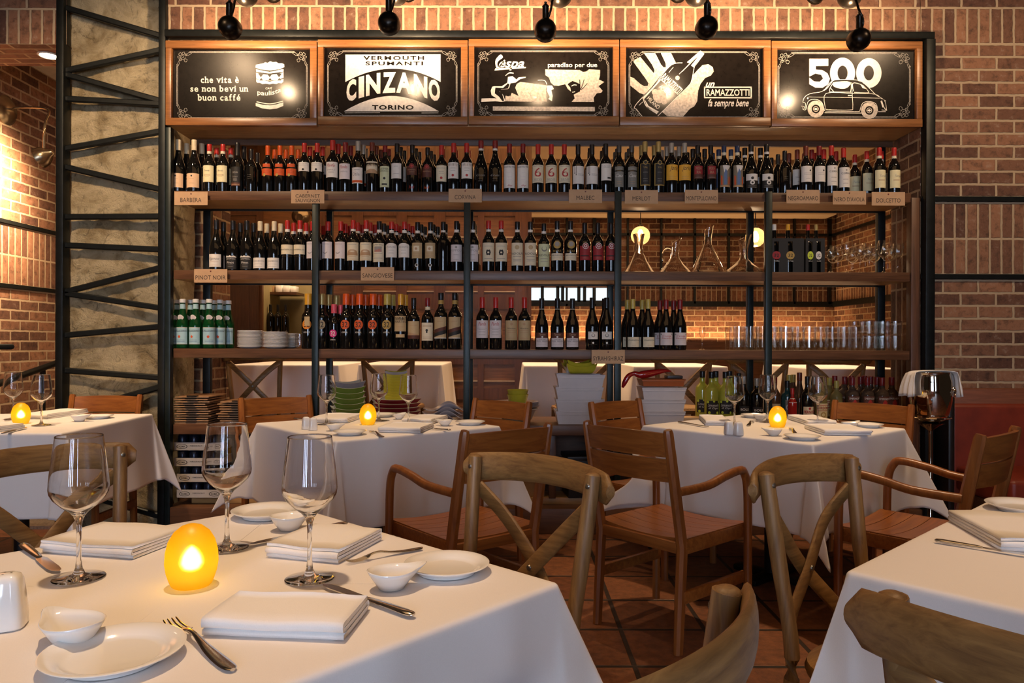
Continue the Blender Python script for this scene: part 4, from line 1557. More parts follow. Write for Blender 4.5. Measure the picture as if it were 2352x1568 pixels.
LN = ('L', (.62, .5, .38), .5, 'y')
ST = {
 # name: (shape, height px, (cap length, colour), bands, label spec, description)
 'barb': ('U', 121, (.20, 'cream'), (), [(.08, .345, 62, 'peach', [('C', 0, .82, .06, 'k'), ('L', (.6, .3), .3, 't')])], 'with cream capsule and peach label'),
 'cr2': ('B', 111, (.145, 'red'), ((.80, .855, 'cream'),), [(.205, .545, 66, 'yel', [('T', 'Torrida', 0, .68, .36, .1, 'y', dict(shear=.4)), ('L', (.46, .4), .5, 't'), ('L', (.34,), .3, 't')])], 'with red capsule and pale yellow label'),
 'dk1': ('B', 115, (.26, 'black'), (), [(.12, .50, 46, 'blk', [('T', 'OCEAN', 0, .70, .55, .09, 'y'), ('T', 'SYRAH', 0, .48, .5, .07, 'y'), ('L', (.4, .34, .28), .4, 'y'), ('B', .0, .17, -1, 1, 'dbrn'), ('B', .04, .10, -.9, .9, 't')])], 'with black capsule and black label'),
 'ora': ('B', 108, (.20, 'orange'), (), [(.355, .50, 60, 'org', [('L', (.6, .4), .6, 'k'), ('C', -.3, .05, .22, 'g')]), (.53, .60, 40, 'org', [('L', (.5,), .7, 'k')])], 'with orange capsule and orange label'),
 'wcu': ('B', 114, (.185, 'red'), (), [(.42, .60, 60, 'white', [('L', (.65,), .75, 'y'), ('C', 0, .2, .12, 'k'), ('B', .1, .14, -.2, .2, 'k')])], 'with red capsule and short white label'),
 'pen': ('B', 121, (.19, 'red'), (), [(.28, .57, 62, 'white', [('T', 'Penfo', -.05, .78, .6, .2, 'r', dict(shear=.4)), ('T', 'SHIRAZ', 0, .48, .6, .08, 'y'), ('L', (.34, .28), .4, 'y')])], 'with tall red capsule and red script label'),
 'pe2': ('B', 116, (.19, 'dred'), (), [(.26, .565, 60, 'lil', [('T', 'Penfo', -.05, .78, .6, .2, 'r', dict(shear=.4)), ('T', 'SHIRAZ', 0, .48, .6, .08, 'y')])], 'with dull red capsule and pinkish label'),
 'til': ('B', 119, (.185, 'silver'), (), [(.17, .475, 54, 'white', [('T', 'Otile', -.15, .58, .6, .2, 'y'), ('B', .05, .2, -.95, .95, 'org'), ('L', (.85,), .5, 'y')])], 'with silver capsule and rooftops label'),
 'hil': ('B', 116, (.17, 'brown'), (), [(.375, .61, 66, 'cream', [('L', (.85, .62), .5, 't'), ('P', [(-1, .0), (1, .0), (1, .18), (.4, .34), (-.1, .36), (-1, .2)], 't')])], 'with brown capsule and hill drawing label'),
 'gen': ('B', 109, (.14, 'dred'), (), [(.11, .55, 52, 'grn', [('T', 'LIGNEA', 0, .87, .8, .08, 'k'), ('T', 'BAROCCO', 0, .77, .8, .08, 'k'), ('C', 0, .42, .06, 'k'), ('B', .1, .18, -.5, .5, 'k')])], 'with dark red capsule and greenish label'),
 'wh1': ('B', 114, (.175, 'black'), (), [(.28, .585, 56, 'white', [('L', (.8,), .35, 'y'), ('L', (.3,), .6, 'y')])], 'with black capsule and plain white label'),
 'rng': ('B', 111, (.165, 'black'), (), [(.36, .55, 56, 'dbrn', [('C', 0, 1.0, .25, 'r', 1), ('C', 0, 1.0, .20, 'dbrn', 2), ('C', 0, 1.0, .13, 'r', 3), ('T', 'PRIMITIVO', 0, .55, .75, .12, 't'), ('L', (.35, .2), .5, 't')]), (.06, .16, 44, None, [('T', 'Feudi', 0, .5, .6, .6, 'r', dict(shear=.4))])], 'with black capsule and red ringed brown label'),
 'rn2': ('B', 105, (.16, 'black'), (), [(.335, .56, 56, 'dbrn', [('C', 0, 1.0, .25, 'r', 1), ('C', 0, 1.0, .20, 'dbrn', 2), ('C', 0, 1.0, .13, 'r', 3), ('T', 'PRIMITIVO', 0, .55, .75, .12, 't')]), (.06, .16, 44, None, [('T', 'Feudi', 0, .5, .6, .6, 'org', dict(shear=.4))])], 'with squat neck and red ringed label'),
 'crm': ('B', 110, (.20, 'red'), (), [(.23, .565, 58, 'cream', [('T', 'ROCOLO', 0, .83, .7, .07, 'y'), ('L', (.62, .5), .4, 'y'), ('C', 0, .22, .08, 'r')])], 'with red capsule and cream label'),
 'cr3': ('B', 115, (.185, 'red'), (), [(.28, .60, 58, 'white', [('T', 'MURELLO', 0, .82, .7, .06, 't'), ('L', (.64, .5), .4, 'y'), ('C', 0, .2, .08, 'r')])], 'with bright red capsule and white label'),
 'etc': ('U', 121, (.145, 'dred'), ((.81, .85, 'w'),), [(.2, .36, 50, None, [('T', 'Costa', 0, .8, .7, .25, 'y', dict(shear=.4)), ('L', (.4, .1), .4, 'y')])], 'with sloping shoulders and no paper label'),
 'pal': ('B', 114, (.18, 'dred'), (), [(.095, .56, 62, 'white', [('T', 'PALAZZO DELLA TORRE', 0, .91, .88, .07, 'k'), ('L', (.65, .5, .36), .35, 'lil'), ('T', 'Allegr', .1, .10, .4, .09, 'r', dict(shear=.4))])], 'with dark red capsule and tall white label'),
 'six': ('B', 113, (.205, 'red'), (), [(.205, .565, 66, 'cream', [('T', '6', 0, .58, .46, .5, 'r'), ('T', 'SENS', 0, .2, .6, .1, 'y'), ('L', (.1, .93), .7, 'y')])], 'with red capsule and red numeral six label'),
 'drp': ('B', 113, (.20, 'black'), (), [(.185, .545, 66, 'white', [('B', .6, 1.0, -.64, -.57, 'k'), ('B', .5, 1.0, -.42, -.36, 'k'), ('C', -.6, .6, .03, 'k'), ('C', -.39, .5, .03, 'k'), ('T', 'MASCHIA', .4, .55, .5, .05, 'y'), ('T', 'MALBEC', .4, .48, .5, .05, 'y')])], 'with black capsule and ink drip label'),
 'alt': ('B', 115, (.22, 'black'), (), [(.25, .585, 56, 'white', [('T', 'ALTOS', 0, .85, .5, .06, 'y'), ('T', 'MALBEC', 0, .77, .6, .05, 'y'), ('B', .1, .2, .1, .75, 'k')])], 'with black capsule and white label'),
 'cas': ('B', 112, (.15, 'grey'), (), [(.125, .44, 46, 'gry', [('T', 'Casa', 0, .74, .75, .22, 'w', dict(shear=.5)), ('L', (.35, .22), .5, 't')]), (.465, .545, 46, '^gry', [('L', (.4,), .5, 'w')])], 'with grey capsule and grey arched label'),
 'gol': ('B', 120, (.195, 'gold'), (), [(.145, .565, 50, 'g', [('B', .04, .98, -.82, .86, 'k'), ('T', 'YAL', 0, .82, .4, .08, 'g'), ('L', (.6, .3, .2), .4, 'y'), ('C', 0, 1.04, .10, 'g', 2), ('C', 0, 1.04, .07, 'k', 3)])], 'with gold capsule and gold-edged black label'),
 'jor': ('B', 117, (.19, 'silver'), (), [(.255, .56, 66, 'amb', [('T', 'Jorio', .15, .73, .62, .36, 'k', dict(shear=.4)), ('L', (.25, .12), .5, 't')])], 'with silver capsule and amber yellow label'),
 'mod': ('B', 112, (.17, 'black'), (), [(.30, .56, 46, 'dbrn', [('B', .35, 1, -.9, .9, 'dred'), ('T', 'MODA', 0, .8, .6, .2, 't'), ('T', 'RA', 0, .5, .4, .2, 't'), ('L', (.1,), .7, 'y')])], 'with black capsule and small dark red label'),
 'pic': ('B', 111, (.135, 'blue'), ((.80, .862, 'cream'),), [(.135, .58, 56, 'pat', [('P', [(-.2, .6), (.9, .95), (.9, 1.0), (-.5, 1)], 'w'), ('P', [(-.3, .1), (.2, .1), (.3, .7), (0, .85), (-.3, .6)], 'b'), ('P', [(-.8, .1), (-.5, .1), (-.55, .5), (-.8, .55)], 'org'), ('P', [(.5, .1), (.85, .15), (.8, .5), (.55, .45)], 'org'), ('B', 0, .08, -1, 1, 't')])], 'with blue capsule and painted picture label'),
 'mon': ('U', 115, (.16, 'black'), ((.80, .86, 'w'),), [(.11, .39, 56, 'blk', [('B', .53, 1, -1, 1, 'w'), ('C', 0, .7, .10, 'k', 2), ('C', 0, .38, .16, 'w', 2), ('C', 0, .38, .07, 'k', 3), ('L', (.15, .05), .7, 'y')])], 'with black capsule and half white round-motif label'),
 'blk': ('B', 100, (.22, 'black'), (), [(.28, .42, 40, None, [('L', (.8, .5, .2), .5, 'y')])], 'all black with faint grey print'),
 'neg': ('B', 111, (.20, 'brown'), (), [(.245, .57, 68, 'white', [('C', .3, .72, .06, 'k'), ('L', (.55, .46), .6, 'y'), ('L', (.2,), .3, 'y')])], 'with brown capsule and wide white label'),
 'ne2': ('B', 111, (.19, 'dred'), (), [(.25, .57, 60, 'white', [('C', .4, .72, .06, 'k'), ('L', (.55, .46), .5, 'y')])], 'with dark red capsule and white label'),
 'cor': ('B', 112, (.20, 'red'), (), [(.17, .58, 62, 'white', [('T', 'CORVO', .1, .70, .75, .09, 'k'), ('C', .1, .86, .04, 'y'), ('L', (.4, .2), .4, 'y')])], 'with red capsule and tall white label'),
 'dol': ('B', 108, (.18, 'red'), ((.77, .825, 'cream'),), [(.13, .51, 66, 'yel', [('T', 'Torrida', .2, .66, .5, .12, 'y', dict(shear=.4)), ('L', (.46, .4), .5, 't')])], 'with red capsule, cream neckband, yellow label'),
 # middle shelf
 'pn1': ('U', 117, (.185, 'black'), (), [(.07, .32, 58, 'white', [('T', 'Vignes', -.1, .62, .8, .25, 'y', dict(shear=.5)), ('L', (.4, .15), .6, 't')])], 'with black capsule and low white label'),
 'pn2': ('U', 115, (.18, 'black'), (), [(.03, .30, 50, 'blk', [('P', [(-1, .9), (-.7, 1), (-.4, .92), (-.1, 1.02), (.2, .92), (.5, 1), (1, .9), (1, .86), (-1, .86)], 'w'), ('T', 'NEWTON', 0, .74, .8, .08, 'w'), ('T', 'Pinot', 0, .48, .6, .16, 'w'), ('L', (.3, .18), .5, 'y')])], 'with black capsule and white-topped black label'),
 'pn3': ('U', 114, (.19, 'cream'), (), [(.05, .26, 62, 'white', [('T', 'CHANDON', 0, .68, .85, .16, 'y'), ('L', (.4, .15), .6, 'y')])], 'with cream capsule and white label'),
 'rb1': ('B', 116, (.17, 'red'), ((.775, .83, 'white'),), [(.325, .515, 66, 'cream', [('T', 'MONTEFALCO', 0, .48, .9, .12, 'k')]), (.265, .305, 60, None, [('L', (.4, .8), .9, 'g')])], 'with red capsule and broad cream label'),
 'rb2': ('B', 114, (.185, 'red'), (), [(.25, .585, 54, 'lil', [('C', -.25, .42, .14, 'y'), ('C', -.25, .47, .14, 'lil', 2), ('T', 'DIEVOLE', -.1, .86, .6, .06, 'y')])], 'with red capsule and greyish white label'),
 'cst': ('B', 117, (.165, 'red'), ((.785, .83, 'white'),), [(.205, .56, 66, 'cream', [('L', (.88,), .6, 'y'), ('P', [(-.8, .38), (-.6, .54), (-.3, .6), (.3, .6), (.6, .54), (.8, .38), (.8, .28), (-.8, .28)], 't'), ('B', .46, .54, -.4, .4, 'cream'), ('L', (.2, .08), .6, 't')])], 'with red capsule and villa drawing label'),
 'sun': ('B', 115, (.165, 'black'), ((.775, .83, 'white'),), [(.18, .555, 62, 'cream', [('T', 'CASTELLI', 0, .91, .8, .06, 'k'), ('B', .53, .82, -.6, .6, 'y'), ('P', [(-.6, .53), (.6, .53), (.6, .64), (.2, .7), (-.2, .64), (-.6, .66)], 'org'), ('L', (.46, .2), .7, 'y')])], 'with black capsule and dusk picture label'),
 'rou': ('B', 114, (.145, 'red'), ((.775, .83, 'white'),), [(.275, .56, 62, '^white', [('T', 'PONTE', 0, .72, .7, .12, 'y'), ('L', (.5, .3), .4, 'y')])], 'with red capsule and arched white label'),
 'tn1': ('B', 113, (.15, 'black'), ((.775, .83, 'white'),), [(.26, .575, 56, 'tan', [('B', .45, .8, -.6, .45, 'cream'), ('C', -.1, .62, .08, 't', 2), ('L', (.88, .3, .15), .7, 't')]), (.06, .16, 40, None, [('C', 0, .6, .35, 'w'), ('C', 0, .65, .22, 'k', 2), ('L', (.05,), .6, 't')])], 'with black capsule and tan label'),
 'sid': ('B', 114, (.155, 'black'), ((.79, .83, 'white'),), [], 'with black capsule turned label-side away'),
 'pep': ('B', 116, (.15, 'black'), ((.775, .83, 'white'),), [(.19, .525, 62, 'lil', [('T', 'PEPPOLI', 0, .66, .85, .12, 'y'), ('C', 0, .85, .07, 'y'), ('L', (.4, .1), .4, 'y')])], 'with black capsule and lilac-white label'),
 'crs': ('B', 117, (.155, 'red'), ((.785, .83, 'white'),), [(.195, .56, 66, 'cream', [('C', 0, .48, .13, 'k'), ('C', 0, .48, .05, 'cream', 2), ('C', -.14, .58, .05, 'k'), ('C', .14, .58, .05, 'k'), ('C', -.14, .38, .05, 'k'), ('C', .14, .38, .05, 'k'), ('L', (.82, .15), .6, 'y')])], 'with red capsule and black crest label'),
 'rid': ('B', 115, (.145, 'black'), ((.79, .84, 'white'),), [(.12, .57, 66, 'cream', [('C', 0, .80, .10, 'tan'), ('T', 'RIDOLFI', 0, .52, .85, .09, 'k'), ('L', (.4, .26, .2), .6, 'y')])], 'with black capsule and tall cream label'),
 'ri2': ('B', 111, (.15, 'black'), ((.79, .84, 'white'),), [(.10, .57, 64, 'grn', [('C', 0, .78, .12, 'gry'), ('C', 0, .81, .09, 'grn', 2), ('T', 'RIDOLFI', 0, .5, .85, .09, 'k'), ('L', (.35, .22), .6, 'y')])], 'with black capsule and tall pale green label'),
 'foi': ('B', 117, (.155, 'black'), ((.785, .83, 'white'),), [(.22, .36, 62, 'cream', [('T', 'BRUNELLO', 0, .7, .8, .16, 'k'), ('L', (.35,), .5, 'y')]), (.38, .62, 40, None, [('C', 0, .6, .32, 'g'), ('C', 0, .66, .2, 'y', 2), ('T', 'RIDOLFI', 0, .1, .9, .18, 'g')])], 'with gold foil crest above small cream label'),
 'rdl': ('B', 113, (.22, 'black'), (), [(.235, .525, 58, 'dred', [('C', 0, .99, .22, 'w', 1), ('C', 0, .99, .18, 'dred', 2), ('C', 0, .99, .11, 'w', 3), ('C', 0, .99, .06, 'dred', 4), ('L', (.7, .55), .7, 'dbrn'), ('B', .26, .34, -.9, .6, 'k'), ('L', (.14,), .5, 't')])], 'with black neck and red label'),
 # lowest shelf
 'yct': ('B', 126, (.20, 'yellow'), (), [(.32, .60, 58, 'tan', [('T', 'CHATEAU', 0, .8, .8, .14, 'k'), ('T', 'MARTIN', 0, .62, .8, .14, 'k'), ('L', (.3,), .7, 't')]), (.21, .27, 40, 'tan', [])], 'with yellow capsule and buff label'),
 'hl2': ('B', 117, (.16, 'black'), (), [(.20, .545, 62, 'tan', [('B', 0, .2, -1, 1, 'dbrn'), ('P', [(-1, .2), (1, .2), (.4, .28), (-.2, .32), (-1, .4)], 't'), ('L', (.75,), .5, 't')])], 'with black capsule and brown-footed label'),
 'sqr': ('B', 117, (.155, 'dred'), ((.77, .83, 'cream'),), [(.165, .515, 62, 'cream', [('B', .03, .97, -.94, -.9, 't'), ('C', 0, .58, .07, 'k'), ('C', 0, .48, .05, 'k'), ('L', (.85, .8, .2, .12), .7, 't')])], 'with dark red capsule and cream square label'),
 'tl2': ('B', 129, (.13, 'black'), ((.80, .87, 'g'),), [(.19, .57, 58, 'tan', [('P', [(-1, .22), (1, .42), (1, .24), (-1, .06)], 'k', 2), ('P', [(-1, .40), (1, .58), (1, .36), (-1, .14)], 'dbrn'), ('L', (.8,), .4, 't'), ('B', 0, .04, -1, 1, 'w')])], 'tall with tan label and dark slanting stripe'),
 'pf3': ('B', 119, (.205, 'red'), (), [(.22, .555, 64, 'lil', [('T', 'Penfo', 0, .8, .55, .2, 'r', dict(shear=.4)), ('B', .55, .56, -.7, .7, 'y'), ('L', (.48, .34, .18), .5, 'y')])], 'with red capsule and lilac-white label'),
 'gl2': ('B', 119, (.205, 'red'), (), [(.175, .555, 66, 'tan', [('C', 0, .82, .07, 't'), ('T', 'Mouton', 0, .60, .6, .07, 'k', dict(shear=.3)), ('L', (.5, .4, .1), .6, 't')])], 'with red capsule and golden tan label'),
 'cdr': ('U', 117, (.19, 'black'), ((.785, .795, 'w'),), [(.05, .225, 58, 'lil', [('T', 'CHATEAU', 0, .85, .5, .12, 'k'), ('T', 'MONT REDON', 0, .65, .85, .15, 'k'), ('L', (.45, .3), .7, 'y')]), (.225, .33, 58, 'dbrn', [('T', 'Terres', 0, .65, .5, .4, 't', dict(shear=.4)), ('C', 0, .2, .18, 'w')]), (.33, .42, 20, None, [])], 'with black capsule and white over brown label'),
 'emb': ('U', 119, (.20, 'black'), (), [(.20, .345, 44, 'white', [('C', 0, .5, .25, 'y'), ('C', 0, .55, .14, 'white', 2), ('B', .85, .9, -.8, .8, 'y')]), (.085, .15, 40, None, [('C', 0, .7, .3, 'w'), ('L', (.15,), .9, 'y')])], 'with black capsule and small square label'),
 'cha': ('U', 116, (.19, 'olive'), (), [(.055, .25, 58, 'cream', [('T', 'CHANSON', 0, .68, .8, .16, 'k'), ('L', (.3, .15), .3, 't')])], 'with yellow capsule and white label'),
 'mar': ('U', 115, (.19, 'dred'), (), [(.095, .345, 62, 'lil', [('T', 'Croze', 0, .72, .6, .16, 'r'), ('T', 'Alexandre', 0, .55, .7, .14, 'r'), ('L', (.4, .25, .1), .6, 'y'), ('C', -.8, .85, .07, 'y'), ('C', .8, .85, .07, 'y')])], 'with dark red capsule and pinkish label'),
}

TOP = [(409.7, 'barb', 2), (446, 'barb', 2), (481, 'cr2', 2), (512, 'cr2', 2), (545.5, 'dk1', 2), (577, 'blk', 1), (615, 'ora', 2), (643, 'ora', 1), (670, 'ora', 1), (699, 'wcu', 2), (728.6, 'wcu', 1), (767, 'pen', 1), (793, 'pe2', 1), (819.5, 'til', 2), (854.5, 'hil', 2), (885, 'gen', 1),
       (911, 'wh1', 2), (947, 'rng', 2), (982, 'rn2', 2), (1014, 'crm', 1), (1041.6, 'cr3', 2), (1071.7, 'cr3', 2), (1104.6, 'etc', 1), (1137, 'etc', 1), (1170, 'pal', 1), (1201, 'pal', 1), (1235.5, 'six', 0), (1266, 'six', 0), (1296, 'six', 0), (1327.5, 'drp', 0), (1359.5, 'drp', 2), (1391, 'alt', 2),
       (1421.5, 'cas', 2), (1450.5, 'cas', 2), (1481, 'gol', 1), (1512, 'gol', 1), (1542, 'jor', 2), (1572, 'jor', 2), (1602, 'mod', 2), (1632, 'mod', 2), (1662.5, 'pic', 2), (1693, 'pic', 1), (1724.6, 'mon', 2), (1760.5, 'mon', 1), (1802, 'blk', 2), (1850.5, 'neg', 2), (1881, 'ne2', 2), (1909, 'cor', 2), (1937, 'cor', 1), (2019, 'dol', 2), (2053, 'dol', 1)]
MID = [(496.7, 'pn1', 1), (535, 'pn2', 2), (567.5, 'pn2', 2), (597, 'pn3', 2), (629.7, 'pn3', 2), (661, 'rb1', 2), (691.5, 'rb1', 2), (714.5, 'rb2', 2), (753, 'rb2', 0), (783, 'rb2', 2), (811, 'cst', 2), (841, 'cst', 2), (871, 'sun', 2), (899.5, 'rou', 2), (929, 'rou', 2), (959, 'tn1', 2), (988.5, 'tn1', 2), (1018, 'sid', 1),
       (1048.5, 'pep', 1), (1086, 'pep', 2), (1122, 'crs', 0), (1151, 'crs', 0), (1188, 'rid', 0), (1218, 'rid', 1), (1249, 'ri2', 0), (1279.5, 'foi', 0), (1310, 'foi', 0), (1342.5, 'rdl', 0), (1372.5, 'rdl', 0), (1403, 'rdl', 0)]
LOW = [(920.5, 'yct', 1), (949.5, 'hl2', 0), (982, 'sqr', 0), (1013, 'tl2', 0), (1044, 'tl2', 1), (1107.5, 'pf3', 0), (1138.5, 'pf3', 0), (1174, 'gl2', 0), (1204.5, 'gl2', 0), (1244, 'cdr', 0), (1280, 'cdr', 0), (1314.5, 'cdr', 0), (1360, 'emb', 0), (1393, 'emb', 1), (1453, 'cha', 1), (1488, 'cha', 1), (1529.5, 'mar', 1), (1561.5, 'mar', 1)]
rnd = random.Random(11)
GAP = {'top': .102, 'middle': .102, 'lowest': .09}
for zs, rows, sh, yref in ((ZS[0], TOP, 'top', 441), (ZS[1], MID, 'middle', 622.5), (ZS[2], LOW, 'lowest', 802)):
    for i, (px, st, nb) in enumerate(rows):
        shape, hp, cap, bands, spec, desc = ST[st]
        Y = YF + .066
        x = P(px, yref, Y).x
        zs2 = zs
        h = hp * Y / F
        if st in ('cor',) and i and rows[i - 1][1] == 'cor':
            Y += .05
            x = P(px, yref, Y).x
        w = '%s from left, front row, %s shelf' % (nth(i + 1), sh)
        a = bottle('wine_bottle', 'bottle %s, %s' % (desc, w), 'bottle', shape, h, (x, Y, zs2), R(rnd.uniform(-5, 5)), cap, bands, spec, group='wine bottles, front row, %s shelf' % sh)
        for k in range(nb):
            dx = .022 if px < 1000 else (-.022 if px > 1500 else 0)
            dx = dx * (k + 1) * .55 + rnd.uniform(-.004, .004)
            if st == 'dol':
                dx = -.036 * (k + 1)
            if st in ('neg', 'cha', 'mar'):
                dx = -.02 * (k + 1)
            dup(a, (x + dx, Y + .088 * (k + 1), zs2), R(rnd.uniform(-25, 25)), 'wine bottle %s behind the %s front bottle of the %s shelf' % (('second in line', 'third in line')[k], nth(i + 1), sh), 'wine bottles behind the front row, %s shelf' % sh)
for px in (1244, 1280, 1314.5):
    pass


# ------------------------------------------------------------------ stout bottles marked 32
def b32(kind, h, capk, circ, textc='k', word='ADMIRAL', zc=.45):
    return dict(shape='P', h=h, cap=(.20 if kind else .18, capk), spec=[(.06, .58, 46, None, [('C', 0, (zc - .06) / .52, .165, circ, 1), ('T', '32', 0, (zc - .06) / .52, .52, .19, textc, dict(weight=.01)), ('T', word, 0, (zc - .20) / .52, .58, .055, 'w')])])


S32 = [(708, 126, 'yellow', 'o', 'k', 'AUDACE', 0, 'orange roundel and gold cap'), (743, 126, 'gold', 'tan', 'k', 'ATRA', 2, 'dull tan roundel beside the steel post'), (764, 102, 'pink', 'p', 'w', 'OPERA', 1, 'magenta roundel and low pink cap'),
       (796, 126, 'orange', 'org', 'k', 'ADMIRAL', 2, 'red roundel next to the short pink-capped one'), (825.5, 126, 'orange', 'org', 'k', 'ADMIRAL', 2, 'red roundel in the middle of three alike'), (856, 126, 'orange', 'org', 'k', 'ADMIRAL', 2, 'red roundel beside the olive roundel bottle'), (889.5, 126, 'olive', 'g', 'k', 'ATRA', 1, 'olive gold roundel and gold cap')]
for i, (px, hp, ck, circ, tc_, word, nb, d) in enumerate(S32):
    q = b32(1, hp * (YF + .066) / F, ck, circ, tc_, word, .345 if hp < 110 else .44)
    Y = YF + .066
    x = P(px, 802, Y).x
    a = bottle('beer_bottle', 'black bottle marked 32 with %s' % d, 'bottle', q['shape'], q['h'], (x, Y, ZS[2]), R(rnd.uniform(-4, 4)), q['cap'], (), q['spec'], group='bottles marked 32')
    for k in range(nb):
        dup(a, (x + .02 * (k + 1), Y + .085 * (k + 1), ZS[2]), R(20), '%s bottle behind the 32 bottle with %s' % (('second', 'third')[k], d), 'bottles marked 32')
    if i == 0:
        g = MB()
        r = rad('P', q['h'], .6 * q['h']) + .003
        g.sweep([(r * sin(u) * .9, -r * cos(u) - .002, z) for u, z in ((.1, .2), (.1, .172), (.15, .142))], rrect(.032, .001), (0, 1, 0))
        g.build('hang_tag', mat('kraft_tag', (.5, .36, .18), .7), a, 0)

# ------------------------------------------------------------------ green mineral water bottles
m_green = mat('green_bottle_glass', (.015, .16, .045), .05, 0, .1, trans=.75, ior=1.3)
WSP = [(.085, .425, 66, 'blue', [('B', .96, 1, -1, 1, 'w'), ('B', 0, .03, -1, 1, 'w'), ('T', 'S.PELLEGRINO', 0, .79, .93, .11, 'k'), ('C', -.12, .45, .07, 'r'), ('P', [(-.12 + .22 * sin(2 * pi * k / 10) * (1 if k % 2 == 0 else .45), .45 + .13 * cos(2 * pi * k / 10) * (1 if k % 2 == 0 else .45)) for k in range(10)], 'org', 2), ('L', (.25, .15), .6, 'b')])]
FRONT_W = [(419.5, 0), (449.5, 0), (480.5, 0), (505, .068), (524, .14)]
BACK_W = [(406, .09), (437, .09), (467, .09), (496, .158), (515, .215)]
wb = None
for i, (px, dy) in enumerate(FRONT_W + BACK_W):
    Y = YF + .066 + dy
    x = P(px, 802, Y).x
    lab = 'green mineral water bottle, %s from the left in the %s row' % (nth(i % 5 + 1), 'front' if i < 5 else 'back')
    if wb is None:
        wb = bottle('water_bottle', lab, 'bottle', 'W', 113 * Y / F, (x, Y, ZS[2]), 0, None, ((.80, .90, 'blue'),), WSP, m_green, 'green mineral water bottles')
        h = 113 * Y / F
        g = MB()
        g.lathe([(.058 * h, .925 * h), (.062 * h, .93 * h), (.062 * h, .995 * h), (.05 * h, 1.004 * h), (0, 1.004 * h)], 20)
        g.build('cap', capm('white'), wb)
        g = MB()
        c = Vector((.0, -rad('W', h, .62 * h) - .003, .625 * h))
        pts = [c + Vector((.0185 * cos(t) * (1 + .14 * cos(3 * t)), -.001 - .004 * sin(t), .017 * sin(t))) for t in [2 * pi * k / 20 for k in range(20)]]
        g.face(pts)
        g.face([p + Vector((0, -.0006, 0)) - (p - c) * .35 for p in pts], 1)
        g.build('neck_medallion', [ink('white'), ink('lil')], wb, 0)
    else:
        dup(wb, (x, Y, ZS[2]), R(rnd.uniform(-12, 12)) + (R(12) if i == 2 else 0), lab, 'green mineral water bottles')

# ------------------------------------------------------------------ plate stacks and a tumbler
g = MB()
rp, tp = 28.5 * (YF + .09) / F, .0
PLATE = [(0, .0025), (rp * .55, .002), (rp * .58, .0), (rp * .62, .0005), (rp * .78, .005), (rp, .0118), (rp * .995, .0138), (rp * .76, .008), (rp * .6, .0045), (0, .0045)]
g.lathe(PLATE, 36)
pm = keep(g, 'stacked_plate', M_CERA)
pitch = .0083
for cx_, dy, n_, nm in ((574.5, .09, 13, 'left'), (632.5, .09, 12, 'middle'), (659, .23, 11, 'rear')):
    Y = YF + dy
    x = P(cx_, 802, Y).x
    for k in range(n_):
        o = bpy.data.objects.new('stacked_plate', pm)
        COL.objects.link(o)
        o.location = (x + rnd.uniform(-.001, .001), Y, ZS[2] + .0005 + pitch * k)
        tag(o, 'white side plate, %s from the bottom of the %s plate stack' % (nth(k + 1), nm), 'plate', 'stacked white plates')


def highball(name, label, loc, r, h, group, wavy=0.0, m_=None):
    t = bpy.data.objects.new(name, None)
    g = MB()
    n_ = 24
    prof = [(0, .0), (r * .96, 0), (r, .004), (r, h), (r - .0016, h), (r - .0018, .016), (0, .013)]
    g.lathe(prof, n_)
    o = g.build(name, m_ or M_THIN)
    o.location = loc
    bpy.data.objects.remove(t)
    return tag(o, label, 'glass', group)


highball('tumbler', 'clear tumbler holding a folded paper beside the orange roundel bottle', (P(688, 802, YF + .1).x, YF + .1, ZS[2]), .027, .092, None)
# ribbed highball glasses, three rows deep, short tumblers two high at the end
g = MB()
r, h = .0345, .150
n_ = 36
vs = []
rr = lambda k, a: a * (1 + .02 * cos(12 * 2 * pi * k / n_))
rings = [(.9, .0, 0), (1, .004, 1), (1, h, 1), (.955, h, 1), (.95, .018, 1)]
for s_, z, wv in rings:
    vs += [Vector(((rr(k, r * s_) if wv else r * s_) * cos(2 * pi * k / n_), (rr(k, r * s_) if wv else r * s_) * sin(2 * pi * k / n_), z)) for k in range(n_)]
fs = []
for j in range(4):
    for k in range(n_):
        fs.append((j * n_ + k, j * n_ + (k + 1) % n_, (j + 1) * n_ + (k + 1) % n_, (j + 1) * n_ + k))
fs.append(tuple(range(n_ - 1, -1, -1)))
fs.append(tuple(4 * n_ + k for k in range(n_)))
g.add(vs, fs)
hm = keep(g, 'highball_glass', M_THIN, 50)
xa, xb = P(1697, 805, YF + .06).x, P(1966, 805, YF + .06).x
nH = 11
for row in range(3):
    for k in range(nH):
        o = bpy.data.objects.new('highball_glass', hm)
        COL.objects.link(o)
        o.location = (xa + (xb - xa) * k / (nH - 1) + (.001 if row == 1 else 0), YF + .06 + .085 * row, ZS[2])
        o.rotation_euler = (0, 0, rnd.random())
        tag(o, 'ribbed clear highball glass, %s from the left in the %s row' % (nth(k + 1), ('front', 'second', 'back')[row]), 'glass', 'highball glasses on the lowest shelf')
g = MB()
g.lathe([(0, 0), (.037, 0), (.0395, .004), (.0395, .092), (.0378, .092), (.037, .014), (0, .012)], 28)
sm_ = keep(g, 'short_tumbler', M_THIN, 50)
for row in range(3):
    for k, px in enumerate((1996, 2027, 2058)):
        for lv in range(2):
            Y = YF + .06 + .086 * row
            o = bpy.data.objects.new('short_tumbler', sm_)
            COL.objects.link(o)
            o.location = (min(P(px, 805, YF + .06).x, 2.40) - (.012 if row == 2 else 0), Y, ZS[2] + .0928 * lv)
            tag(o, 'short clear tumbler, %s column, %s row, %s tier at the shelf end' % (nth(k + 1), ('front', 'second', 'back')[row], ('lower', 'upper')[lv]), 'glass', 'short tumblers stacked at the shelf end')

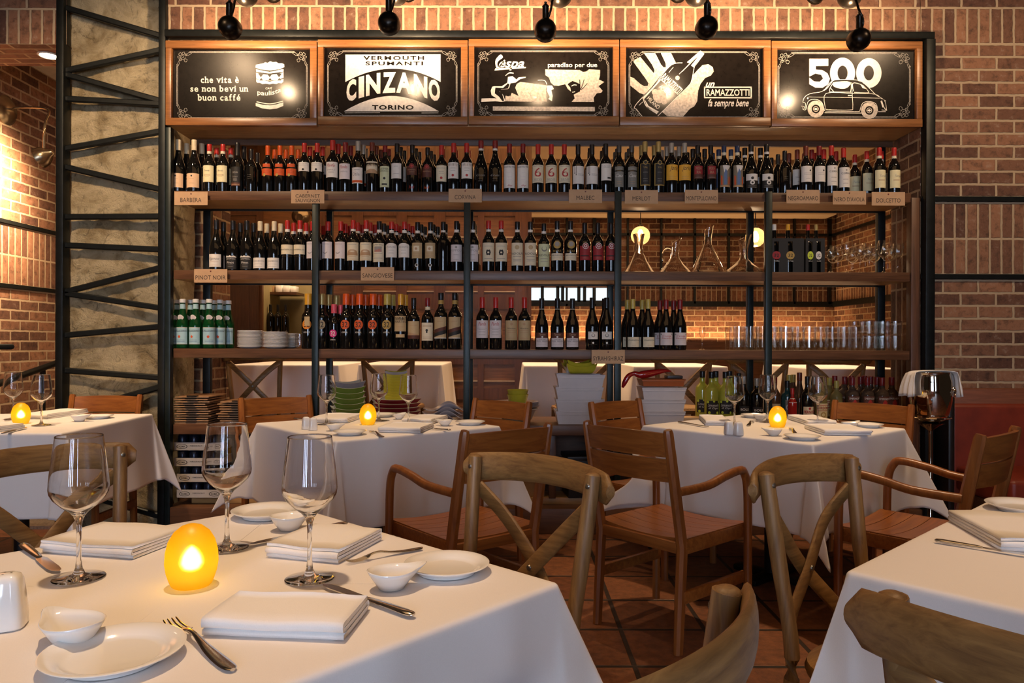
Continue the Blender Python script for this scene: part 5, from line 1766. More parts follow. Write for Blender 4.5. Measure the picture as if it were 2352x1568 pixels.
# sherry glass and shelf wine glasses
GLASS_O = [(0, 0), (.040, .0004), (.0425, .0012), (.0415, .0022), (.022, .0042), (.010, .0085), (.0058, .018), (.0042, .034), (.0040, .080), (.0052, .099), (.009, .109), (.015, .1165), (.028, .127), (.041, .1405), (.0462, .150), (.0478, .159), (.0470, .172), (.0440, .200), (.0405, .228), (.0381, .248), (.0379, .2500), (.0376, .2507)]
GLASS_I = [(.0370, .2507), (.0368, .2500), (.0370, .248), (.0394, .228), (.0429, .200), (.0459, .172), (.0467, .159), (.0451, .1508), (.040, .142), (.027, .1288), (.014, .1186), (.006, .1135), (0, .1125)]


def stem_prof(s=1.0, w=1.0):
    return [(r * w * s, z * s) for r, z in GLASS_O + GLASS_I]


def round_bowl(h, rb, rr_, stem):
    o = [(0, 0), (rb * .85, .0005), (rb * .88, .002), (rb * .4, .007), (.005, .015), (.0036, stem * .5), (.004, stem)]
    bw = h - stem
    pr = [(.15, .30), (.35, .62), (.6, .90), (.8, 1.0), (1.0, 1.0), (1.25, .96), (1.0, .9)]
    q = [(.33, .05), (.62, .13), (.85, .25), (.98, .40), (1.0, .50), (.97, .65), (.9, .82), (.82, 1.0)]
    o += [(rb * a, stem + bw * z) for a, z in q]
    o += [(rb * a - .0010, stem + bw * z + .0008) for a, z in q[::-1]] + [(0, stem + .006)]
    return o


SW = [(1908, .035, .172, .07), (1925, .04, .178, .17), (1943, .038, .215, .10), (1958, .04, .175, .2), (1976, .041, .19, .09), (1985, .04, .185, .19), (2002, .041, .19, .14), (2028, .043, .205, .08), (2040, .04, .19, .2), (2060, .036, .186, .16), (2074, .036, .186, .08), (1915, .036, .17, .23), (1967, .04, .18, .26), (2012, .04, .185, .24)]
for i, (px, rb, h, dy) in enumerate(SW):
    g = MB()
    g.lathe(round_bowl(h, rb, rb, h * .46), 26)
    o = g.build('shelf_wine_glass', M_THIN, ang=60)
    o.location = (min(P(px, 628, YF + dy).x, 2.425), YF + dy, ZS[1])
    tag(o, 'empty stemmed wine glass on the middle shelf, %s along from the black cartons' % nth(sorted(SW).index(SW[i]) + 1), 'glass', 'wine glasses on the middle shelf')
g = MB()
g.lathe(round_bowl(.15, .019, .02, .07), 20)
o = g.build('sherry_glass', M_THIN, ang=60)
o.location = (P(1613, 802, YF + .2).x, YF + .2, ZS[2])
tag(o, 'small stemmed sherry glass alone on the lowest shelf', 'glass')


# decanters
def decanter(label, px, prof, tilt=None, handle=False, Y=YF + .14):
    g = MB()
    outer = prof
    inner = [(max(0, r - .0022), z + .001) for r, z in prof[::-1] if r > .01] + [(0, .006)]
    g.lathe(outer + inner, 36)
    for p in g.v:        # cut the lip at a slant
        zt = outer[-1][1]
        if tilt and p.z > zt * .62:
            k = (p.z / zt - .62) / .38
            p.z += p.x * tilt * k
            p.x += (abs(tilt) * .02 * k * (1 if tilt > 0 else -1))
    o = g.build('decanter', M_GLASS, ang=60)
    o.location = (P(px, 622, Y).x, Y, ZS[1])
    tag(o, label, 'decanter', 'glass decanters')
    if handle:
        g = MB()
        h = prof[-1][1]
        g.tube(smooth([(-.022, 0, h * .72), (-.05, 0, h * .76), (-.072, 0, h * .66), (-.080, 0, h * .48), (-.074, 0, h * .36)], 5), .005, 8)
        g.build('handle', M_GLASS, o)
    return o


k = (YF + .14) / F
decanter('glass decanter with wide cone base and flared lip beside the steel post', 1467, [(0, 0), (38 * k * .95, 0), (38 * k, .003), (33 * k, .018), (20 * k, .075), (11 * k, .13), (8.5 * k, .165), (11 * k, .215), (13.5 * k, .25)])
decanter('glass decanter jug with a handle, second along the shelf', 1550, [(0, 0), (36 * k, 0), (38 * k, .004), (33 * k, .022), (20 * k, .06), (10 * k, .10), (8.5 * k, .13), (10 * k, .175), (12 * k, .21)], .55, True)
decanter('tall glass decanter with a conical body and slanted lip', 1625, [(0, 0), (34 * k, 0), (37 * k, .005), (36.5 * k, .02), (28 * k, .075), (17 * k, .14), (10 * k, .185), (8.5 * k, .22), (10 * k, .265), (11.5 * k, .295)], .45)
decanter('squat glass decanter with a leaning flared neck, nearest the wine glasses', 1708, [(0, 0), (38 * k, 0), (42 * k, .008), (40 * k, .022), (24 * k, .055), (11 * k, .09), (8 * k, .125), (10 * k, .17), (16 * k, .235)], .45)

# black bottle cartons on the middle shelf
m_carton = mat('matt_black_card', (.014, .013, .012), .6, 0, .1)
for i, (xs_, wins, lab) in enumerate((((1772, 1846), ((1783, 'white', 'dred', 'ADMIRAL'), (1815, 'yellow', 'g', 'ATRA')), 'black bottle carton nearest the steel post, two bottles in it'), ((1850, 1894), ((1861, 'red', 'lime', 'OPALE'), (1880, 'gold', 'white', 'CURMI')), 'black bottle carton beside the wine glasses, two bottles in it'))):
    x0, x1 = P(xs_[0], 625, YF + .05).x, P(xs_[1], 625, YF + .05).x
    zt = .215
    t = thing('bottle_carton', lab, 'carton', ((x0 + x1) / 2, YF + .05, ZS[1]), 0)
    o = t.location
    g = MB()
    g.box((x0 - o.x, .10, 0), (x1 - o.x, .104, zt))
    g.box((x0 - o.x, 0, 0), (x0 - o.x + .004, .10, zt))
    g.box((x1 - o.x - .004, 0, 0), (x1 - o.x, .10, zt))
    g.build('box_back', m_carton, t, 0)
    ww = [(P(q[0], 625, YF + .05).x - o.x) for q in wins]
    cuts = [x0 - o.x]
    hw = .0145 if i == 0 else .0125
    for q in ww:
        cuts += [q - hw, q + hw]
    cuts.append(x1 - o.x)
    g = MB()
    for a_, c_ in zip(cuts[0::2], cuts[1::2]):
        g.box((a_, -.003, 0), (c_, .001, zt))
    for q in ww:
        g.box((q - hw, -.003, zt - .02), (q + hw, .001, zt))
    g.build('box_front', m_carton, t, 0)
    for (px, ck, circ, word), q in zip(wins, ww):
        h_ = .305
        sp_ = [(.3, .55, 40, None, [('C', 0, .45, .28, circ, 1), ('T', '32', 0, .45, .5, .3, 'k'), ('T', word, 0, .05, .6, .09, 'w')])]
        bo = bottle('carton_bottle', 'dark bottle with %s cap and a 32 roundel inside a black carton' % ck, 'bottle', 'P', h_, (o.x + q, YF + .05 + .04, ZS[1] + .001), 0, (.12, ck), (), None)
        bo.scale = (.68, .68, 1) if i == 0 else (.6, .6, 1)
        g = MB()
        g.lathe([(0, -.001), (.026, -.001)], 24, mx=Matrix.Rotation(pi / 2, 3, 'X') @ Matrix.Diagonal((1 if i == 0 else .7, 1, 1)))
        vs_, fs_ = fit_text('32', .030 if i == 0 else .02, .020, weight=.01)
        g.add([(x, -.0004 - .001, y) for x, y in vs_], fs_, 1)
        vs_, fs_ = fit_text(word, .036 if i == 0 else .024, .007)
        g.add([(x, -.0014, y - .036) for x, y in vs_], fs_, 2)
        g.build('printed_roundel', [ink(circ), ink('k'), ink('w')], t, 0, (q, -.0045, .108))

# ================================================================== things on the counter
m_lemon = mat('limoncello_liquor', (.42, .42, .05), .08, 0, .08, coat=.4)
LSP = [(.17, .43, 62, 'blk', [('T', 'Limoncello', 0, .66, .8, .2, 'w', dict(shear=.3)), ('T', 'di Capri', 0, .42, .7, .18, 'w', dict(shear=.3)), ('C', -.8, .9, .1, 'lime'), ('C', .8, .9, .1, 'lime'), ('C', -.6, .1, .1, 'lime'), ('C', .5, .08, .1, 'lime'), ('C', 0, .95, .08, 'lime')])]
LB = [(1618, .16), (1634, .05), (1650, .17), (1666, .06), (1676, .18)]
lb = None
for i, (px, dy) in enumerate(LB):
    Y = YF + .18 + dy
    x = P(px, 960, Y).x
    lab = 'yellow-green lemon liqueur bottle with black cap, %s from the left' % nth(i + 1)
    if lb is None:
        lb = bottle('lemon_liqueur_bottle', lab, 'bottle', 'S', .325, (x, Y, ZC), 0, (.13, 'black'), (), LSP, m_lemon, 'lemon liqueur bottles')
    else:
        dup(lb, (x, Y, ZC), R(rnd.uniform(-10, 10)), lab, 'lemon liqueur bottles')
m_clr = mat('spirit_bottle_glass', (.13, .085, .06), .05, 0, .1, trans=.55, ior=1.3)
m_brn = mat('amber_spirit_glass', (.09, .035, .012), .06, 0, .1, coat=.3)
m_teal2 = mat('teal_bottle_glass', (.012, .05, .05), .06, 0, .1, coat=.3)
m_redl = mat('red_spirit_glass', (.28, .012, .010), .06, 0, .1, coat=.3)
m_gin = mat('yellow_tinged_gin_glass', (.30, .24, .08), .06, 0, .1, trans=.4, ior=1.3)
BOL = [(.10, .36, 58, 'blk', [('T', 'BOLS', 0, .72, .7, .2, 'w', dict(weight=.02)), ('L', (.4, .25), .6, 'y')])]
SM = [(.36, .60, 56, 'dbrn', [('T', 'SMIRNOFF', 0, .78, .85, .18, 'w'), ('B', .1, .5, -.35, .35, 'r'), ('C', 0, .55, .12, 'r')])]
PER = [(.10, .36, 62, 'cream', [('T', 'PERNOD', 0, .58, .9, .22, 'r', dict(weight=.02)), ('L', (.3, .16), .6, 'y'), ('C', 0, .86, .1, 'r')])]
GOR = [(.12, .50, 64, 'yel', [('T', "GORDON'S", 0, .72, .92, .18, 'r', dict(weight=.02)), ('B', .88, .92, -1, 1, 'r'), ('C', 0, .28, .17, 'g'), ('C', 0, .28, .11, 'yel', 2), ('B', .52, .55, -1, 1, 'r')])]
LIQ = [(1708, .20, 'B', .30, 'silver', BOL, M_BOTTLE, 'black liqueur bottle with silver cap next to the lemon liqueur'), (1700, .37, 'B', .31, 'black', None, m_brn, 'dark plain bottle between the two silver-capped liqueurs'), (1738, .2, 'S', .285, 'silver', BOL, M_BOTTLE, 'black liqueur bottle with silver cap behind the middle glass'),
       (1782, .22, 'B', .29, 'dred', [(.2, .42, 50, 'tan', [('C', 0, .5, .3, 'r')])], m_brn, 'brown bottle with red cap and small gold label'), (1806, .20, 'S', .27, 'black', [(.2, .55, 40, 'gry', [('C', 0, .5, .25, 'w'), ('C', 0, .5, .17, 'k', 2)])], m_teal2, 'teal liqueur bottle with black cap'),
       (1819, .14, 'B', .225, 'red', [(.60, .72, 60, 'w', [])], m_redl, 'small slim red aperitif bottle'), (1836, .26, 'U', .32, 'brown', None, m_clr, 'tall brown-capped liqueur bottle behind the red aperitif'),
       (1854, .16, 'B', .30, 'black', PER, M_BOTTLE, 'dark bottle with cream label and red lettering'), (1886, .15, 'S', .26, 'gold', GOR, m_gin, 'gin bottle with big yellow label and red lettering'), (1866, .33, 'B', .29, 'silver', None, m_clr, 'silver-capped clear bottle behind the cream label bottle'),
       (1812, .36, 'B', .30, 'olive', None, m_clr, 'yellow-capped clear bottle behind the teal one'), (1822, .42, 'B', .30, 'olive', None, m_clr, 'yellow-capped clear bottle at the very back behind the aperitif'), (1905, .30, 'S', .285, 'olive', GOR, m_gin, 'yellow-capped gin bottle, first behind the chair'),
       (1921, .20, 'S', .27, 'olive', GOR, m_gin, 'yellow-capped gin bottle just above the chair back')]
for px, dy, shp, h, ck, sp_, bm_, lab in LIQ:
    Y = YF + dy
    bottle('liqueur_bottle', lab, 'bottle', shp, h, (P(px, 960, Y).x, Y, ZC), R(rnd.uniform(-6, 6)), (.17, ck), (), sp_, bm_, 'liqueur bottles on the counter')
sv = None
VD = [(1957, .16, .285), (1994, .16, .285), (2029, .16, .285), (2063, .17, .285), (1940, .26, .30), (1976, .26, .30), (2011, .26, .30), (2041, .25, .30), (1917, .37, .31), (1955, .37, .31), (2012, .37, .31)]
for i, (px, dy, h) in enumerate(VD):
    Y = YF + dy
    x = min(P(px, 960, Y).x, 2.41 if Y < 4.8 else 2.365 - .0 * i)
    row = 0 if i < 4 else (1 if i < 8 else 2)
    lab = 'red-capped vodka bottle, %s from the left in the %s row' % (nth([0, 4, 8][row] * -1 + i + 1), ('front', 'middle', 'back')[row])
    if sv is None:
        sv = bottle('vodka_bottle', lab, 'bottle', 'S', .295, (x, Y, ZC), 0, (.17, 'dred'), (), SM, m_clr, 'red-capped vodka bottles')
    else:
        dup(sv, (x, Y, ZC), R(rnd.uniform(-8, 8)), lab, 'red-capped vodka bottles')


# square dishes: rim curving up to four corners
def sq_bowl(w0, w1, h, lift, t=.004, n_=8):
    """square bowl with concave rim; w0 base half width, w1 rim half width."""
    g = MB()

    def ringp(a, z, lf):
        out = []
        for s in range(4):
            for i in range(n_):
                u = -1 + 2 * i / n_
                x, y = [(u, -1), (1, u), (-u, 1), (-1, -u)][s]
                rr_ = .94 + .06 * abs(u) ** 3
                out.append(Vector((x * a * rr_, y * a * rr_, z + lf * (abs(u) ** 2.2))))
        return out
    R_ = [ringp(w0 * .9, 0, 0), ringp(w0, .002, 0), ringp(w0 + (w1 - w0) * .45, h * .35, lift * .2), ringp(w1, h, lift), ringp(w1 - t * .8, h + .001, lift), ringp(w0 + (w1 - w0) * .4, h * .35 + t, lift * .2), ringp(w0 * .9, t + .001, 0)]
    k = len(R_[0])
    vs = [p for q in R_ for p in q]
    fs = []
    for j in range(len(R_) - 1):
        for i in range(k):
            fs.append((j * k + i, j * k + (i + 1) % k, (j + 1) * k + (i + 1) % k, (j + 1) * k + i))
    fs.append(tuple(range(k - 1, -1, -1)))
    fs.append(tuple((len(R_) - 1) * k + i for i in range(k)))
    g.add(vs, fs)
    return g


def rim_bowl(name, g, outer, rim, lab, cat, loc, rz, group):
    """Two-tone dish: coloured outside, pale rim and inside."""
    o = g.build(name, [outer, rim], ang=50)
    k = 32
    for q in o.data.polygons:
        c = q.index // k
        if 3 <= c <= 5:
            q.material_index = 1
    o.data.polygons[-1].material_index = 1
    o.location = loc
    o.rotation_euler = (0, 0, rz)
    tag(o, lab, cat, group)
    return o


m_olive = mat('green_glazed_stoneware', (.16, .24, .035), .2, 0, .06, coat=.4)
m_yelg = mat('yellow_green_glaze', (.46, .40, .03), .2, 0, .06, coat=.4)
m_burg = mat('burgundy_glaze', (.22, .012, .02), .2, 0, .06, coat=.4)
m_slate = mat('slate_grey_glaze', (.26, .25, .28), .2, 0, .05, coat=.4)
m_lav = mat('lavender_grey_glaze', (.42, .40, .44), .18, 0, .04, coat=.4)
m_pale = mat('pale_rim_glaze', (.52, .52, .45), .25, 0, .04)
Y = YF + .15
x = P(799, 950, Y).x
for k in range(7):
    g = sq_bowl(.062, .098, .050, .016)
    rim_bowl('square_bowl', g, m_olive if k < 6 else m_slate, m_pale, 'green square bowl, %s from the bottom of its stack' % nth(k + 1) if k < 6 else 'slate square bowl topping the stack of green bowls', 'bowl', (x, Y, ZC + .0005 + .0335 * k), R(20 + rnd.uniform(-3, 3)), 'green square bowls')
Y = YF + .16
x = P(909, 950, Y).x
for k in range(5):
    g = sq_bowl(.085, .148, .046, .010)
    rim_bowl('square_plate', g, m_burg, m_pale, 'burgundy square dish, %s from the bottom under the yellow bowls' % nth(k + 1), 'dish', (x, Y, ZC + .0005 + .026 * k), R(12 + rnd.uniform(-2, 2)), 'burgundy square dishes')
for k in range(10):
    g = sq_bowl(.055, .070, .044, .010)
    rim_bowl('square_bowl', g, m_yelg if k < 9 else m_slate, m_yelg, 'yellow-green square bowl, %s from the bottom on the burgundy dishes' % nth(k + 1) if k < 9 else 'slate square bowl topping the stack of yellow-green bowls', 'bowl', (x, Y, ZC + .1195 + .0175 * k), R(10 + rnd.uniform(-.3, .3)), 'yellow-green square bowls')
# lavender wavy dishes
for k in range(4):
    g = MB()
    nx, ny = 18, 9
    vs = []
    for s in range(2):
        for i in range(nx + 1):
            for j in range(ny + 1):
                u, v = -1 + 2 * i / nx, -1 + 2 * j / ny
                e = max(abs(u), abs(v)) ** 3
                z = .012 + .034 * e * (.6 + .6 * sin(u * 3.2 + 1.0)) + .006 * sin(u * 4)
                vs.append((u * .135 * (1 - .12 * v * v), v * .085 * (1 - .10 * u * u), z + (.005 if s else 0)))
    fs = []
    m_ = (nx + 1) * (ny + 1)
    for s in range(2):
        for i in range(nx):
            for j in range(ny):
                q = (i * (ny + 1) + j, (i + 1) * (ny + 1) + j, (i + 1) * (ny + 1) + j + 1, i * (ny + 1) + j + 1)
                fs.append(tuple(s * m_ + a_ for a_ in (q if s else q[::-1])))
    bd = [i * (ny + 1) for i in range(nx + 1)] + [nx * (ny + 1) + j for j in range(1, ny + 1)] + [i * (ny + 1) + ny for i in range(nx - 1, -1, -1)] + [j for j in range(ny - 1, 0, -1)]
    for a_, c_ in zip(bd, bd[1:] + bd[:1]):
        fs.append((a_, c_, m_ + c_, m_ + a_))
    g.add(vs, fs)
    o = g.build('wavy_dish', m_lav, ang=60)
    o.location = (P(1018, 950, YF + .15).x + .008 * (k % 2), YF + .15, ZC - .0035 + .0235 * k)
    o.rotation_euler = (0, 0, R(-8 + 5 * k))
    tag(o, 'lavender grey wavy-edged dish, %s from the bottom of its stack' % nth(k + 1), 'dish', 'wavy lavender dishes')
# round platters with two yellow bowls
Y = YF + .17
x = P(1187, 950, Y).x
g = MB()
g.lathe([(0, 0), (.075, 0), (.095, .02), (.12, .075), (.14, .088), (.137, .092), (.116, .08), (.09, .024), (.07, .006), (0, .006)], 40)
o = g.build('deep_bowl', mat('grey_stoneware', (.40, .37, .34), .3), ang=50)
o.location = (x, Y, ZC + .0005)
tag(o, 'large grey bowl under the round platters', 'bowl')
for k in range(4):
    g = MB()
    g.lathe([(0, .0), (.09, 0), (.142, .012), (.146, .017), (.14, .017), (.09, .005), (0, .005)], 40)
    o = g.build('round_platter', m_lav, ang=40)
    o.location = (x, Y, ZC + .0925 + .0085 * k)
    tag(o, 'grey round platter, %s from the bottom beneath two yellow bowls' % nth(k + 1), 'platter', 'grey round platters')
for k in range(2):
    g = MB()
    g.lathe([(0, 0), (.052, 0), (.058, .006), (.066, .046), (.0705, .052), (.068, .055), (.062, .045), (.05, .008), (0, .006)], 36)
    o = g.build('round_bowl', m_yelg, ang=40)
    o.location = (x + .005, Y, ZC + .1245 + .030 * k)
    tag(o, 'round yellow bowl, %s of the two on the platters' % ('lower', 'upper')[k], 'bowl', 'round yellow bowls')


# rectangular pie dishes
def loaf(w, d, h, fl, t=.006):
    g = MB()

    def rg(a, c, z):
        return [Vector((sx * a, sy * c, z)) for sx, sy in ((-1, -1), (1, -1), (1, 1), (-1, 1))]
    pr = [rg(w - fl, d - fl, 0), rg(w - fl * .3, d - fl * .3, h * .72), rg(w - fl * .3 + .003, d - fl * .3 + .003, h * .74), rg(w - fl * .2 + .002, d - fl * .2 + .002, h * .84), rg(w, d, h * .87), rg(w + .003, d + .003, h), rg(w - t, d - t, h), rg(w - fl - t, d - fl - t, t)]
    vs = [p for q in pr for p in q]
    fs = [(3, 2, 1, 0)]
    for j in range(len(pr) - 1):
        for i in range(4):
            fs.append((j * 4 + i, j * 4 + (i + 1) % 4, j * 4 + 4 + (i + 1) % 4, j * 4 + 4 + i))
    fs.append(tuple((len(pr) - 1) * 4 + i for i in range(4)))
    g.add(vs, fs)
    return g


Y = YF + .14
x = P(1329, 950, Y).x
zz = ZC + .0005
for k in range(4):
    o = loaf(.150 - (k == 0) * .004, .10, .082, .016).build('pie_dish', M_CERA if False else mat('white_stoneware', (.60, .56, .56), .3, 0, .03), ang=0)
    o.location = (x + (-.006, 0, -.004, .004)[k], Y, zz + .0755 * k + (.003 if k == 3 else 0))
    o.rotation_euler = (0, R(.8) if k == 3 else 0, R((.6, -.5, .8, -.4)[k]))
    tag(o, 'white rectangular baking dish, %s from the bottom of the tall stack' % nth(k + 1), 'dish', 'white baking dishes, tall stack')
for k in range(2):
    g = sq_bowl(.070, .098 - .008 * k, .042, .022)
    o = rim_bowl('square_bowl', g, m_yelg, m_yelg, 'yellow-green pointed bowl, %s of two on the white baking dishes' % ('lower', 'upper')[k], 'bowl', (x + .002, Y, ZC + .317 + .022 * k), R(6), 'yellow-green pointed bowls')
Y = YF + .15
x = P(1516, 950, Y).x
zz = ZC + .0005
for k in range(3):
    o = loaf(.138, .10, .082, .014).build('pie_dish', MATS['white_stoneware'], ang=0)
    o.location = (x + .003 * k, Y, zz + .0750 * k)
    o.rotation_euler = (0, 0, R((.3, -.4, .4)[k]))
    tag(o, 'white rectangular baking dish, %s from the bottom of the stack under terracotta' % nth(k + 1), 'dish', 'white baking dishes, short stack')
o = loaf(.136, .10, .045, .012).build('terracotta_dish', mat('terracotta_glaze', (.36, .095, .03), .3, 0, .08), ang=0)
o.location = (x + .003, Y, ZC + .239)
tag(o, 'terracotta baking dish on top of white dishes', 'dish')
g = MB()
g.rbox((-.045, -.05, 0), (.055, .05, .02), .006)
o = g.build('dark_tray', mat('dark_grey_tray', (.05, .045, .05), .35), ang=40)
o.location = (x + .08, Y, ZC + .2855)
tag(o, 'small dark grey tray lying in the terracotta dish', 'tray')
g = MB()
g.sweep(smooth([(-.205, 0, -.085), (-.19, 0, -.05), (-.165, 0, -.01), (-.13, 0, .005), (-.10, 0, -.004), (-.06, 0, .0), (0, 0, .012), (.06, 0, .022), (.105, 0, .02)], 5), ellipse(.03, .03, 12), (0, 1, 0), scale=[.5, .6, .75, .9, 1, 1.05, 1.1, 1.1, 1.1, 1.1, 1.05, 1, .95, .9, .9, .95, 1, 1.1, 1.2, 1.3, 1.4, 1.5, 1.6, 1.65, 1.7, 1.7, 1.65, 1.6, 1.5, 1.4, 1.3, 1.2, 1.1, 1, .9, .8, .7, .6, .45, .3, .15])
o = g.build('red_ladle', mat('red_glossy_enamel', (.34, .008, .010), .12, 0, .05, coat=.6), ang=70)
o.location = (x - .04, Y - .03, ZC + .312)
tag(o, 'glossy red ceramic ladle resting on the terracotta dish', 'ladle')
g = MB()
g.rbox((-.09, -.05, 0), (.09, .05, .028), .006)
o = g.build('bread_board', wood('pale_beech', (.42, .24, .10), (.62, .40, .19), .5), ang=40)
o.location = (P(1590, 945, YF + .28).x, YF + .28, ZC + .0005)
tag(o, 'pale wooden board beside the lemon liqueur bottles', 'board')

# clipboards: two stacks
m_clipw = wood('clipboard_wood', (.16, .07, .03), (.42, .24, .12), .5, scale=18)
g = MB()
g.rbox((-.105, -.146, 0), (.105, .146, .0065), .001)
c0 = thing('clipboard', 'wooden clipboard with black clip, lowest of the left stack', 'clipboard', (0, 0, 0), 0, 'stacked clipboards')
g.build('board', m_clipw, c0, 40)
g = MB()
g.rbox((-.032, -.150, .0066), (.032, -.12, .012), .002)
g.tube([(-.03, -.150, .0105), (.03, -.150, .0105)], .003, 8)
g.build('clip', mat('black_spring_steel', (.02, .02, .022), .25, .8), c0)
first = True
for sx_, n_, nm in ((464, 12, 'left'), (562, 10, 'right')):
    x = P(sx_, 950, YF + .2).x
    for k in range(n_):
        loc = (x + rnd.uniform(-.010, .010) + (.012 if k % 2 else 0), YF + .164 + rnd.uniform(-.008, .008), ZC + .0005 + .0147 * k)
        rz = R(rnd.uniform(-2, 2))
        if first:
            c0.location, c0.rotation_euler, first = loc, (0, 0, rz), False
        else:
            dup(c0, loc, rz, 'wooden clipboard with black clip, %s from the bottom of the %s stack' % (nth(k + 1), nm), 'stacked clipboards')

# trays of cans under the counter
m_can = mat('dark_blue_can', (.010, .014, .03), .25, .5, .1)
m_card2 = mat('printed_white_card', (.42, .38, .34), .7, 0, .05)
g = MB()
g.lathe([(0, 0), (.026, 0), (.031, .006), (.031, .108), (.026, .116), (.0265, .119), (.025, .119), (.024, .115), (0, .115)], 20)
cm_ = keep(g, 'drink_can', m_can)
zt = .2008
for k in range(4):
    cx_ = P(470 + (6 if k < 2 else 0), 1100, YF + .14).x
    t = thing('can_tray', 'white printed card tray of dark cans, %s from the bottom' % nth(k + 1), 'tray', (cx_, YF + .14, zt), 0, 'trays of cans under the counter')
    g = MB()
    for lo, hi in (((-.15, -.1, 0), (.15, .1, .002)), ((-.15, -.1, 0), (.15, -.0985, .052)), ((-.15, .0985, 0), (.15, .1, .052)), ((-.15, -.1, 0), (-.1485, .1, .052)), ((.1485, -.1, 0), (.15, .1, .052))):
        g.box(lo, hi, 0)
    for cxx in (-.10, .085):
        pts = [(cxx + .034 * cos(a) , -.1008, .026 + .015 * sin(a) ) for a in [2 * pi * i / 16 for i in range(16)]]
        g.face(pts, 1)
        g.face([(cxx + (p[0] - cxx) * .86, -.1012, .026 + (p[2] - .026) * .82) for p in pts], 0)
        vs, fs = fit_text('ROMA', .04, .011, weight=.02)
        g.add([(cxx + x_, -.1016, .026 + y_) for x_, y_ in vs], fs, 1)
    vs, fs = fit_text('POMODORI PELATI', .075, .008, weight=.01)
    g.add([(-.012 + x_, -.1012, .030 + y_) for x_, y_ in vs], fs, 1)
    g.build('card_tray', [m_card2, ink('k')], t, 0)
    for i in range(4):
        for j in range(2):
            o = bpy.data.objects.new('drink_can', cm_)
            COL.objects.link(o)
            o.location = (cx_ - .111 + .074 * i, YF + .14 - .064 + .068 * j, zt + .0025)
            o.scale = (1, 1, .80)
            tag(o, 'dark can, %s from the left, %s row of the %s tray' % (nth(i + 1), ('front', 'back')[j], nth(k + 1)), 'can', 'cans under the counter')
    zt += .0985
# crates and a box in the shade under the counter
g = MB()
g.rbox((-.12, -.12, 0), (.12, .12, .24), .004)
t = thing('storage_crate', 'black plastic crate under the counter by the wooden support', 'crate', (P(1340, 1100, YF + .2).x, YF + .2, .2008), R(6))
m_crate = mat('black_crate_plastic', (.012, .011, .012), .4)
g.build('crate_body', m_crate, t)
g = MB()
g.rbox((-.128, -.128, .235), (.128, .128, .262), .004)
g.build('crate_rim', m_crate, t)
g = MB()
g.rbox((-.13, -.1, 0), (.13, .1, .13), .003)
o = g.build('cardboard_box', mat('brown_cardboard', (.36, .22, .11), .8), ang=40)
o.location = (P(1203, 1100, YF + .22).x, YF + .22, .2008)
tag(o, 'low brown cardboard box under the counter beside the support', 'box')

# stand the bottles and glasses of each shelf clear of one another
for lv in list(ZS) + [ZC]:
    it = [o for o in COL.objects if o.type == 'MESH' and o.parent is None and o.get('category') in ('bottle', 'glass', 'decanter') and abs(o.location.z - lv) < .003]
    rr_ = [max(abs(c[0]) for c in o.bound_box) * o.scale.x + .0007 for o in it]
    mob = [.12 if o.location.y < YF + .09 else 1.0 for o in it]
    rect = [(P(px, 700, YF).x - .021, P(px, 700, YF).x + .021, YF - .03, YF + .0195) for px in (725.5, 1072.5, 1418.5, 1763.5)]
    rect += [(P(px, 700, YF).x - .027, P(px, 700, YF).x + .027, YB - .0135, YB + .042) for px in (424, 725.5, 1072.5, 1418.5, 1763.5, 2086)]
    ymax = YB - .0135 if lv != ZC else YB + .17
    for n_ in range(120):
        moved = False
        for i in range(len(it)):
            a = it[i].location
            for j in range(i + 1, len(it)):
                c = it[j].location
                dx, dy = c.x - a.x, c.y - a.y
                need = rr_[i] + rr_[j]
                if abs(dx) > need or abs(dy) > need:
                    continue
                d = math.hypot(dx, dy)
                if d >= need or it[i].get('group', '').startswith('highball') and it[j].get('group', '').startswith('highball'):
                    continue
                moved = True
                ux, uy = (dx / d, dy / d) if d > 1e-6 else (1, 0)
                k = (need - d) / (mob[i] + mob[j])
                a.x -= ux * k * mob[i]
                a.y -= uy * k * mob[i]
                c.x += ux * k * mob[j]
                c.y += uy * k * mob[j]
            for (x0, x1, y0, y1) in rect:
                qx, qy = min(max(a.x, x0), x1), min(max(a.y, y0), y1)
                dx, dy = a.x - qx, a.y - qy
                d = math.hypot(dx, dy)
                if d < rr_[i] and d > 1e-6:
                    a.x += dx / d * (rr_[i] - d)
                    a.y += dy / d * (rr_[i] - d)
            a.y = min(max(a.y, YF + rr_[i] + .001), ymax - rr_[i])
        if not moved:
            break
# ================================================================== tables with cloths
ZT = .757
M_IRON = mat('black_iron_base', (.012, .011, .011), .45, .5)


